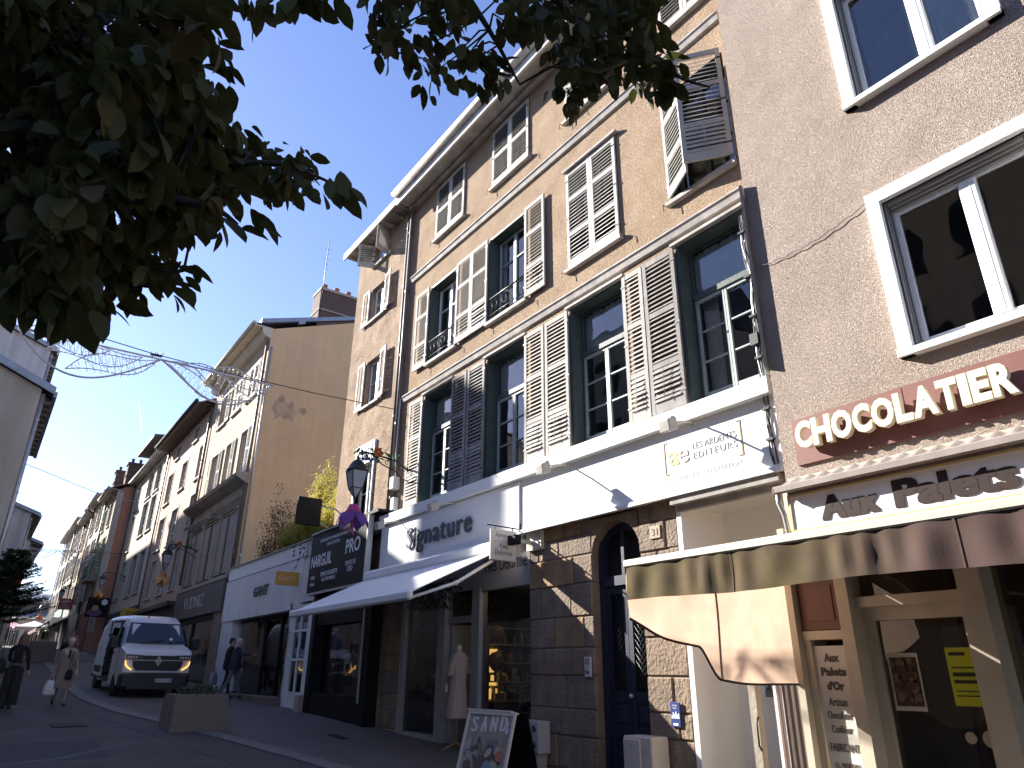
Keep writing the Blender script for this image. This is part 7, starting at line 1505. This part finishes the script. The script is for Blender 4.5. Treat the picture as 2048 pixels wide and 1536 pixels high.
rh = lambda s_: [(.02, 0, 1.08+.15*s_), (.02, .10*s_, 1.08), (.02, 0, 1.08-.15*s_), (.02, -.10*s_, 1.08)]
o_, i_ = rh(1), rh(.62)
for k in range(4): j = (k+1) % 4; m.prism([o_[k], o_[j], i_[j], i_[k]], (.014, 0, 0))
o_, i_ = rh(.42), rh(.16)
for k in range(4): j = (k+1) % 4; m.prism([o_[k], o_[j], i_[j], i_[k]], (.012, 0, 0))
obj('emblem', m, M_alu, gr_, True)
bp_ = MB(); bp_.cbox(-.45, .05, -1.01, 1.01, .28, .74, .07); bp_.cbox(-.05, .065, -.8, .8, .24, .42, .03); bu = obj('bumper', bp_, M_vblk, VAN, True)
pl_ = MB(); pl_.cbox(.055, .068, -.02, .50, .46, .57, .004); plo = obj('number_plate', pl_, mat('plate_white', (.55, .55, .55), .4), bu, True)
tx = MB(); text_mb(tx, 'HB-437-NE', (.0695, .03, .483), (0, 1, 0), (0, 0, 1), .42, .066, .002, .006); obj('plate_lettering', tx, M_iron, plo, True)
m = MB(); m.box(.068, .0695, -.015, .02, .462, .568); m.box(.068, .0695, .46, .495, .462, .568); obj('plate_band', m, mat('plate_blue', (.05, .09, .3)), plo, True)
for x in (-.98, -4.62):
    for s in (-1, 1):
        w_ = MB(); w_.lathe((x, s*.93, .335), [(.22, -.11), (.31, -.11), (.335, -.07), (.335, .07), (.31, .11), (.22, .11)], 22, 0, False, 'y'); wo = obj('wheel', w_, mat('tyre', (.012, .012, .012), .8), VAN, True)
        rm = MB(); rm.lathe((x, s*.93, .335), [(.001, s*.06), (.06, s*.085), (.16, s*.06), (.22, s*.10)], 16, 0, True, 'y'); obj('rim', rm, M_alu, wo, True)
m = MB(); m.tube([(-1.75, -.2, 2.42), (-1.85, -.2, 2.55)], .012, 5); m.ball((-1.75, -.2, 2.43), .03, n=8); obj('antenna', m, M_vblk, VAN, True)

# ================================================================ PEOPLE
M_skin = mat('skin', (.45, .27, .2), .6)
def person(label, loc, rz, H, pose, cols, hair=None, extras=(), group=None):
    """one continuous skinned body; faces +x locally; cols = (top, legs, shoes)"""
    t = thing('person', label, 'person', loc, rz, group); k = H/1.75; V = []; E = []; Rd = []; bone = []
    def J(p, r, parent, mi):
        V.append(Vector(p)*k); Rd.append((r[0]*k, r[1]*k) if isinstance(r, tuple) else (r*k, r*k)); i = len(V)-1
        if parent is not None: E.append((parent, i)); bone.append((parent, i, mi))
        return i
    ln = pose.get('lean', 0); fw = lambda z: ln*(z-.95)
    pel = J((0, 0, .95), (.15, .11), None, 2); wa = J((fw(1.12), 0, 1.12), (.135, .10), pel, 1); ch = J((fw(1.32), 0, 1.32), (.155, .11), wa, 1); sh = J((fw(1.45), 0, 1.44), (.10, .08), ch, 1)
    hd = pose.get('head', (0, 0)); x0 = fw(1.5)
    nk = J((x0+.01, 0, 1.51), .052, sh, 0); h1 = J((x0+.03+hd[0], hd[1], 1.60), (.075, .085), nk, 0); h2 = J((x0+.03+hd[0]*1.3, hd[1]*1.3, 1.68), (.075, .09), h1, 0); J((x0+.02+hd[0]*1.3, hd[1]*1.3, 1.725), (.05, .06), h2, 0)
    J((x0+.125+hd[0]*1.2, hd[1]*1.2, 1.625), .016, h1, 0)
    for s, key in ((1, 'l'), (-1, 'r')):
        a, kn = pose.get(key+'leg', (0, 0)); hp = J((0, s*.095, .88), (.095, .09), pel, 2)
        p1 = Vector((math.sin(a)*.42, s*.10, .88-math.cos(a)*.42)); kj = J(p1, .062, hp, 2); a2 = a-kn
        p2 = p1+Vector((math.sin(a2)*.42, 0, -math.cos(a2)*.42)); an = J(p2, .045, kj, 2)
        hl_ = J(p2+Vector((-.02, 0, -.03)), .045, an, 3); J(p2+Vector((.15*math.cos(a2*.5), 0, -.035+.15*math.sin(a2*.5))), .038, hl_, 3)
        fa, out, eb = pose.get(key+'arm', (0, .1, .2)); so = J((fw(1.42), s*.185, 1.41), .062, sh, 1)
        q1 = Vector((fw(1.42)+math.sin(fa)*math.cos(out)*.29, s*(.185+math.sin(out)*.29), 1.41-math.cos(fa)*math.cos(out)*.29)); ej = J(q1, .044, so, 1); f2 = fa+eb
        dd = Vector((math.sin(f2)*math.cos(out), s*math.sin(out)*.6, -math.cos(f2)*math.cos(out))); wj = J(q1+dd*.25, .031, ej, 1); pa = J(q1+dd*.31, (.034, .02), wj, 0)
        sv = dd.cross(Vector((0, 0, 1))); sv = sv.normalized() if sv.length > .1 else Vector((1, 0, 0))
        for fi in range(4): o2 = (fi-1.5)*.019; f1_ = J(q1+dd*.37+sv*o2, .0095, pa, 0); J(q1+dd*(.435-.012*abs(fi-1.3))+sv*o2+Vector((0, -s*.012, 0)), .008, f1_, 0)
        th = J(q1+dd*.33+sv*.045, .011, pa, 0); J(q1+dd*.375+sv*.055, .009, th, 0)
    me = bpy.data.meshes.new('body'); me.from_pydata(V, E, []); o = bpy.data.objects.new('body', me); COL.objects.link(o)
    sk = o.modifiers.new('skin', 'SKIN'); sk.use_smooth_shade = True; ss = o.modifiers.new('sub', 'SUBSURF'); ss.levels = ss.render_levels = 1
    for i, q in enumerate(me.skin_vertices[0].data): q.radius = Rd[i]; q.use_root = (i == 0)
    dg = bpy.context.evaluated_depsgraph_get(); dg.update(); nm = bpy.data.meshes.new_from_object(o.evaluated_get(dg)); bpy.data.objects.remove(o)
    nm.materials.clear(); 
    for c in (M_skin,)+tuple(cols): nm.materials.append(c)
    for f in nm.polygons:
        c = f.center; best, mi = 9, 1
        for (i, j, b_) in bone:
            a_, bb_ = V[i], V[j]; ab = bb_-a_; tt = max(0, min(1, (c-a_).dot(ab)/max(ab.length_squared, 1e-6))); dist = (c-(a_+ab*tt)).length-.6*(Rd[i][0]*(1-tt)+Rd[j][0]*tt)
            if dist < best: best, mi = dist, b_
        f.material_index = mi; f.use_smooth = True
    nm.name = 'body'; bo = bpy.data.objects.new('body', nm); COL.objects.link(bo); bo.parent = t
    hx, hy = (x0+.02+hd[0]*1.25)*k, hd[1]*1.25*k
    ey = MB(); [ey.ball((hx+.083*k, hy+s*.03*k, 1.645*k), .011*k, n=6) for s in (1, -1)]; obj('eyes', ey, M_iron, bo, True).name = 'eye'
    if hair:
        hm, style = hair; h = MB(); h.ball((hx-.018*k, hy, 1.685*k), .098*k, .092*k, .088*k, 14)
        if style == 'short': h.ball((hx-.045*k, hy, 1.635*k), .075*k, .088*k, .08*k, 12)
        if style == 'long':
            h.loft([[(hx-.05*k+rx*k*math.cos(a), hy+ry*k*math.sin(a), z*k) for a in [2*math.pi*i/14 for i in range(14)]] for (rx, ry, z) in ((.07, .09, 1.70), (.075, .11, 1.6), (.06, .13, 1.48), (.05, .14, 1.34), (.04, .11, 1.22), (.02, .06, 1.16))])
        obj('hair', h, hm, t, True)
    for (nm_, fn, mm) in extras: e_ = MB(); fn(e_, k); obj(nm_, e_, mm, t, True)
    return t
def ring(cx, cy, z, rx, ry, k, n=18): return [((cx+rx*math.cos(a))*k, (cy+ry*math.sin(a))*k, z*k) for a in [2*math.pi*i/n for i in range(n)]]
def coat(z0, flare, lean=0.):
    def f(mb, k): mb.loft([ring(lean*.5, 0, 1.47, .07, .11, k), ring(lean*.45, 0, 1.43, .12, .19, k), ring(lean*.3, 0, 1.28, .15, .215, k), ring(lean*.1, 0, 1.08, .16, .205, k), ring(0, 0, .9, .18, .22, k), ring(0, 0, (z0+.9)/2, .18*flare, .225*flare, k), ring(0, 0, z0, .19*flare, .235*flare, k)], caps=False)
    return f
C = lambda n, c: mat('cloth_'+n, c, .9, tuple(v*.75 for v in c), 9, .15, 60)
M_beige, M_blackc, M_navy, M_jean, M_shoe = C('beige', (.27, .22, .17)), C('black', (.012, .012, .013)), C('navy', (.035, .04, .06)), C('jean', (.13, .14, .17)), C('shoe', (.02, .018, .017))
M_hairg, M_hairb, M_haird = mat('grey_hair', (.52, .50, .46), .8, (.4, .38, .35), 30), mat('brown_hair', (.16, .09, .045), .6, (.09, .05, .028), 40), mat('dark_hair', (.025, .02, .017), .6)
def collar(mb, k):
    for s in (1, -1): mb.prism([(.13*k, s*.02*k, 1.36*k), (.14*k, s*.10*k, 1.30*k), (.11*k, s*.15*k, 1.44*k), (.08*k, s*.08*k, 1.49*k)], (.02*k, 0, 0))
person('elderly woman with short grey hair walking down the street in a long beige coat', (-22.6, 2.1, gz(-22.6)), R(3), 1.62, dict(lleg=(.28, .05), rleg=(-.25, .35), larm=(.25, .15, .3), rarm=(-.05, .12, .1), head=(.02, 0)), (M_beige, M_beige, M_shoe), (M_hairg, 'short'),
 (('coat', coat(.46, 1.0), M_beige), ('collar', collar, C('cream', (.45, .4, .33))), ('shirt', lambda mb, k: mb.prism([(.155*k, -.035*k, 1.43*k), (.155*k, .035*k, 1.43*k), (.165*k, .02*k, 1.2*k), (.165*k, -.02*k, 1.2*k)], (.012*k, 0, 0)), C('plum', (.06, .035, .035)))))
def bag(name, lab, x, y, z, w, d, h, m_, rot=0, sag=.0, hnd=.14):
    t = thing(name, lab, 'bag', (x, y, z), rot); b = MB(); n = 14
    rg = lambda zz, s: [(d/2*s*(abs(math.cos(a))**.6)*(1 if math.cos(a) > 0 else -1), w/2*s*(abs(math.sin(a))**.6)*(1 if math.sin(a) > 0 else -1), zz) for a in [2*math.pi*i/n for i in range(n)]]
    b.loft([rg(0, .8), rg(h*.15, 1+sag), rg(h*.6, .98), rg(h*.92, .7), rg(h, .55)]); obj('sack', b, m_, t, True)
    hd_ = MB(); hd_.tube([(0, -w*.2, h*.95), (0, -w*.1, h+hnd*.8), (0, 0, h+hnd), (0, w*.1, h+hnd*.8), (0, w*.2, h*.95)], .008, 5); obj('handle', hd_, m_, t, True); return t
zz = gz(-22.6); bag('carrier_bag', 'white plastic carrier bag held by the woman in the beige coat', -22.58, 1.84, zz+.24, .27, .16, .36, mat('white_plastic_bag', (.58, .55, .55), .5), 0, .08)
bag('handbag', 'small black shoulder bag hanging in front of the woman in the beige coat', -22.38, 2.18, zz+.62, .17, .08, .24, M_blackc, 0, 0, .5)
person('young woman in black with long brown hair seen from behind at the left edge', (-22.0, .98, gz(-22)), R(160), 1.68, dict(lleg=(.1, .05), rleg=(-.12, .1), larm=(.25, .05, 1.3), rarm=(.05, .2, .2), head=(.03, -.02)), (M_blackc, M_blackc, M_shoe), (M_hairb, 'long'),
 (('trousers', lambda mb, k: [mb.loft([ring(0, s*.09, .95, .13, .11, k, 12), ring(.0, s*.1, .6, .12, .105, k, 12), ring(0, s*.11, .08, .13, .12, k, 12)], caps=False) for s in (1, -1)], C('black_print', (.02, .02, .018))), ('waistband', lambda mb, k: mb.loft([ring(0, 0, 1.0, .155, .165, k), ring(0, 0, 1.05, .15, .16, k)], caps=False), C('grey_band', (.1, .095, .09)))))
zz = gz(-22); bag('shoulder_bag', 'big black shoulder bag carried by the long-haired young woman', -21.95, .60, zz+.78, .36, .2, .34, M_blackc, 0, .05, .4)
bag('carrier_bag', 'pale blue-white carrier bag hanging beside the long-haired young woman at the frame edge', -21.9, .58, zz+.12, .3, .16, .5, mat('pale_bag', (.5, .52, .6), .5), 0, .05, .2)
person('white-haired man in a dark jacket pointing at the clothing shop window', (-24.05, 6.75, gz(-24)+.02), R(62), 1.72, dict(lleg=(.35, .1), rleg=(-.3, .25), larm=(.1, .1, .3), rarm=(1.1, -.1, .45), lean=.08, head=(.02, 0)), (M_navy, M_jean, M_shoe), (M_hairg, 'short'), (('jacket', coat(.82, .82, .08), M_navy),))
person('companion in black just behind the pointing man at the shop window', (-24.55, 6.72, gz(-24.5)+.02), R(55), 1.74, dict(lleg=(-.2, .2), rleg=(.2, .1), larm=(.1, .12, .2), rarm=(.1, .1, .2)), (M_blackc, M_blackc, M_shoe), (M_haird, 'short'), (('jacket', coat(.8, .85), M_blackc),))
bag('carrier_bag', 'blue-grey carrier bag held by the couple at the shop window', -24.45, 6.28, gz(-24.5)+.38, .32, .14, .36, mat('blue_grey_bag', (.20, .21, .26), .6), R(40), .05)
person('person in a tan coat pushing a black pushchair far down the street', (-44.2, 4.1, gz(-44)), R(5), 1.65, dict(lleg=(.2, .1), rleg=(-.2, .2), larm=(.6, .1, .5), rarm=(.6, .1, .5), lean=.1), (C('tan', (.28, .21, .13)), M_blackc, M_shoe), (M_hairb, 'short'), (('coat', coat(.7, .95, .1), MATS['cloth_tan']),))
PC = thing('pushchair', 'black pushchair rolled along by the person in the tan coat', 'pushchair', (-43.3, 3.85, gz(-43.3))); m = MB(); zz = gz(-43.3)
for s in (-.22, .22): m.lathe((-43.0, 3.85+s, zz+.12), [(.001, -.02), (.12, -.02), (.12, .02), (.001, .02)], 12, 0, False, 'y'); m.lathe((-43.6, 3.85+s, zz+.12), [(.001, -.02), (.12, -.02), (.12, .02), (.001, .02)], 12, 0, False, 'y'); m.tube([(-43.0, 3.85+s, zz+.12), (-43.5, 3.85+s, zz+.7), (-43.85, 3.85+s, zz+1.02)], .018, 5); m.tube([(-43.6, 3.85+s, zz+.12), (-43.2, 3.85+s, zz+.6)], .018, 5)
m.tube([(-43.85, 3.63, zz+1.02), (-43.85, 4.07, zz+1.02)], .02, 5); obj('chassis', m, M_iron, PC)
m = MB(); m.prism([(-43.5, 3.63, zz+.45), (-43.0, 3.63, zz+.4), (-42.95, 3.63, zz+.5), (-43.3, 3.63, zz+.6), (-43.5, 3.63, zz+1.0), (-43.6, 3.63, zz+.95)], (0, .44, 0)); m.lathe((-43.45, 3.85, zz+.85), [(.001, .26), (.2, .2), (.26, .05), (.26, -.05)], 14); obj('seat', m, M_blackc, PC)

# ================================================================ MARKET SQUARE: PARASOLS AND CROWD
for i, (x, y, w, c, lab) in enumerate(((-103, 2.9, 1.9, (.75, .38, .45), 'pink market parasol left of the white one in front of the market hall'), (-101, 5.2, 2.2, (.8, .77, .72), 'white market parasol in the middle of the square'), (-103, 7.9, 1.9, (.75, .42, .48), 'pink market parasol right of the white one, half hidden by the house corner'), (-104, -.2, 1.9, (.8, .8, .8), 'pale market parasol at the left edge of the square'))):
    t = thing('market_parasol', lab, 'parasol', (x, y, gz(x)), 0, 'market parasols before the hall'); z = gz(x); m = MB(); pk = (x, y, z+2.75); cs = [(x+w*math.cos(math.pi/4+k*math.pi/4)*(1.2 if k % 2 == 0 else .9), y+w*math.sin(math.pi/4+k*math.pi/4)*(1.2 if k % 2 == 0 else .9), z+2.05) for k in range(8)]
    for k in range(8): j = (k+1) % 8; m.poly([pk, cs[k], cs[j]]); m.quad(cs[k], (cs[k][0], cs[k][1], z+1.88), (cs[j][0], cs[j][1], z+1.88), cs[j])
    obj('canopy', m, mat('parasol_%d' % i if False else 'parasol_cloth_'+'abcd'[i], c, .8), t); m = MB(); m.tube([(x, y, z), (x, y, z+2.7)], .035, 6); obj('pole', m, M_alu, t)
rr = random.Random(6); tops = [C('red', (.32, .04, .03)), M_blackc, M_navy, C('rust', (.3, .1, .05)), C('white', (.5, .5, .5)), C('grey', (.14, .14, .15))]
for i, (x, y, ti, lab) in enumerate(((-97, 2.6, 1, 'market visitor in black under the left pink parasol'), (-95, 3.3, 5, 'market visitor in grey, second from the left under the parasols'), (-98, 4.4, 0, 'market visitor in a red top under the white parasol'), (-96, 5.4, 3, 'market visitor in rust brown left of the white panel'), (-95, 6.4, 1, 'market visitor in black right of the white panel'), (-97, 7.2, 2, 'market visitor in navy under the right pink parasol'), (-93, 1.8, 2, 'market visitor in navy at the far left of the square'))):
    person(lab, (x, y, gz(x)), R(rr.uniform(-180, 180)), rr.uniform(1.6, 1.8), dict(lleg=(.1, .05), rleg=(-.1, .1)), (tops[ti], M_jean if i % 2 else M_blackc, M_shoe), (rr.choice((M_haird, M_hairb)), 'short'), (), 'visitors under the market parasols')
m = MB(); m.box(-94.2, -94.15, 5.55, 6.35, gz(-94)+.4, gz(-94)+1.85, 0); m.box(-94.14, -94.13, 5.8, 6.1, gz(-94)+.8, gz(-94)+1.5, 1); single('easel_sign', m, [mat('panel_cream', (.6, .52, .42)), M_iron], 'cream poster panel standing among the visitors under the parasols', 'panel')
# shop signs far down the right side
RS = thing('red_shop_sign', 'small red blade sign with a white paw-like pattern far down the right side', 'hanging sign', (-69, 5.4, 6))
m = MB(); m.cbox(-69.05, -68.95, 4.85, 5.85, 6.0, 6.75, .05); [m.ball((-69, 4.95+.2*k, 6.75+.04*(k % 2)), .05, .13, .12, n=10) for k in range(5)]; obj('panel', m, mat('sign_red', (.42, .035, .03), .5), RS)
m = MB()
for k in range(5): a = math.pi*(.1+.2*k); m.obox((-68.94, 5.35+.12*math.cos(a), 6.52+.08*math.sin(a)), (.01, 0, 0), (0, .24*math.cos(a), .24*math.sin(a)), (0, -.05*math.sin(a), .05*math.cos(a)))
text_mb(m, 'LA', (-68.945, 5.35, 6.44), (0, 1, 0), EZ, .16, .09, .01, .01, align='c'); text_mb(m, 'PIZZA', (-68.945, 5.35, 6.26), (0, 1, 0), EZ, .5, .1, .01, .01, align='c'); text_mb(m, 'ET PASTA', (-68.945, 5.35, 6.08), (0, 1, 0), EZ, .7, .1, .01, .01, align='c'); obj('lettering', m, MATS['letter_white'], RS)
m = MB(); m.tube([(-69, 5.85, 6.5), (-69, 6.4, 6.5)], .03, 6); obj('arm', m, M_iron, RS)
PS = thing('picture_sign', 'dark square sign with a purple picture beside the lantern of the cream dormered house', 'hanging sign', (-58, 6.5, 6))
m = MB(); m.cbox(-58.05, -57.95, 5.75, 7.1, 4.9, 6.2, .02, 0); m.poly([(-57.94, 6.3+.45*math.cos(a), 5.2+.25*math.sin(a)) for a in [2*math.pi*i/16 for i in range(16)]], 1); m.poly([(-57.93, 6.3+.2*math.cos(a), 5.5+.18*math.sin(a)) for a in [2*math.pi*i/16 for i in range(16)]], 2); m.poly([(-57.93, 6.8+.2*math.cos(a), 5.9+.2*math.sin(a)) for a in [2*math.pi*i/16 for i in range(16)]], 3); m.tube([(-58, 7.1, 5.9), (-58, 7.5, 5.9)], .03, 5, 0)
obj('panel', m, [M_blackp, mat('sign_purple', (.16, .08, .17)), mat('sign_peach', (.45, .27, .17)), MATS['letter_white']], PS)
YS = thing('yellow_sign', 'small yellow shop sign just above the roof of the white van', 'hanging sign', (-46, 6.9, 4.4))
m = MB(); m.cbox(-46.05, -45.95, 6.3, 7.3, 4.2, 4.75, .02); obj('panel', m, mat('sign_yellow', (.42, .30, .02), .5), YS); m = MB(); text_mb(m, 'OR', (-45.945, 6.55, 4.32), (0, 1, 0), EZ, .5, .28, .01, .01); obj('lettering', m, mat('sign_ink', (.12, .07, .01)), YS)
WS = thing('white_blade_sign', 'small white blade sign beside the green awning far down the right side', 'hanging sign', (-78, 5.6, 5))
m = MB(); m.cbox(-78.06, -77.94, 5.2, 6.1, 4.6, 5.9, .02); obj('panel', m, M_white, WS); m = MB(); text_mb(m, 'L', (-77.93, 5.5, 4.95), (0, 1, 0), EZ, .3, .5, .01, .01); obj('lettering', m, M_iron, WS)
for (nm, lab, xa, xb, yb, z, c) in (('green_awning', 'dark green awning far down the right side behind the white blade sign', -80, -74, 6.2, 5.4, (.05, .10, .075)), ('maroon_awning', 'maroon and pink awning over the last shops on the right side', -96, -84, 6.2, 5.9, (.16, .05, .05))):
    t = thing(nm, lab, 'awning', ((xa+xb)/2, yb, z)); m = MB(); m.prism([(xa, yb-1.6, z-.7), (xa, yb, z+.3), (xa, yb, z+.36), (xa, yb-1.6, z-.64)], (xb-xa, 0, 0)); m.box(xa, xb, yb-1.62, yb-1.6, z-1.0, z-.66); obj('canopy', m, C(nm[:4], c), t)
    m = MB(); [m.tube([(x, yb, z-.3), (x, yb-1.5, z-.72)], .03, 5) for x in (xa+.2, xb-.2)]; obj('arm', m, M_alu, t)
# red flag on the far left house
FL = thing('flag', 'red and cream flag hanging from the pale house on the far left', 'flag', (-45.3, .9, 6.6)); m = MB(); v = []
for i in range(9):
    for j in range(9): v.append((-45.2+.06*math.sin(i*1.1+j*.4), .55+.85*i/8-.25*j/8, 7.3-.16*i+.0-1.0*j/8))
m.add(v, [(9*i+j, 9*i+j+1, 9*i+10+j, 9*i+9+j) for i in range(8) for j in range(8)], 0, True); m.m = [0 if k % 64 >= 24 else 1 for k in range(len(m.f))]
obj('cloth', m, [C('flag_red', (.28, .035, .03)), C('flag_cream', (.42, .38, .26))], FL); m = MB(); m.tube([(-45.2, .3, 7.6), (-45.2, 1.5, 7.15)], .02, 6); obj('pole', m, M_alu, FL)
# vapour trail high in the sky
m = MB(); m.tube([(-1417, 150, 469), (-1424, 158.5, 444), (-1430, 167, 420)], [.35, .7, 1.2], 8); o = single('vapour_trail', m, leaf_mat('vapour', (.95, .95, .95), (.9, .9, .9), .9), 'thin white vapour trail of an aircraft low in the blue sky', 'vapour trail')
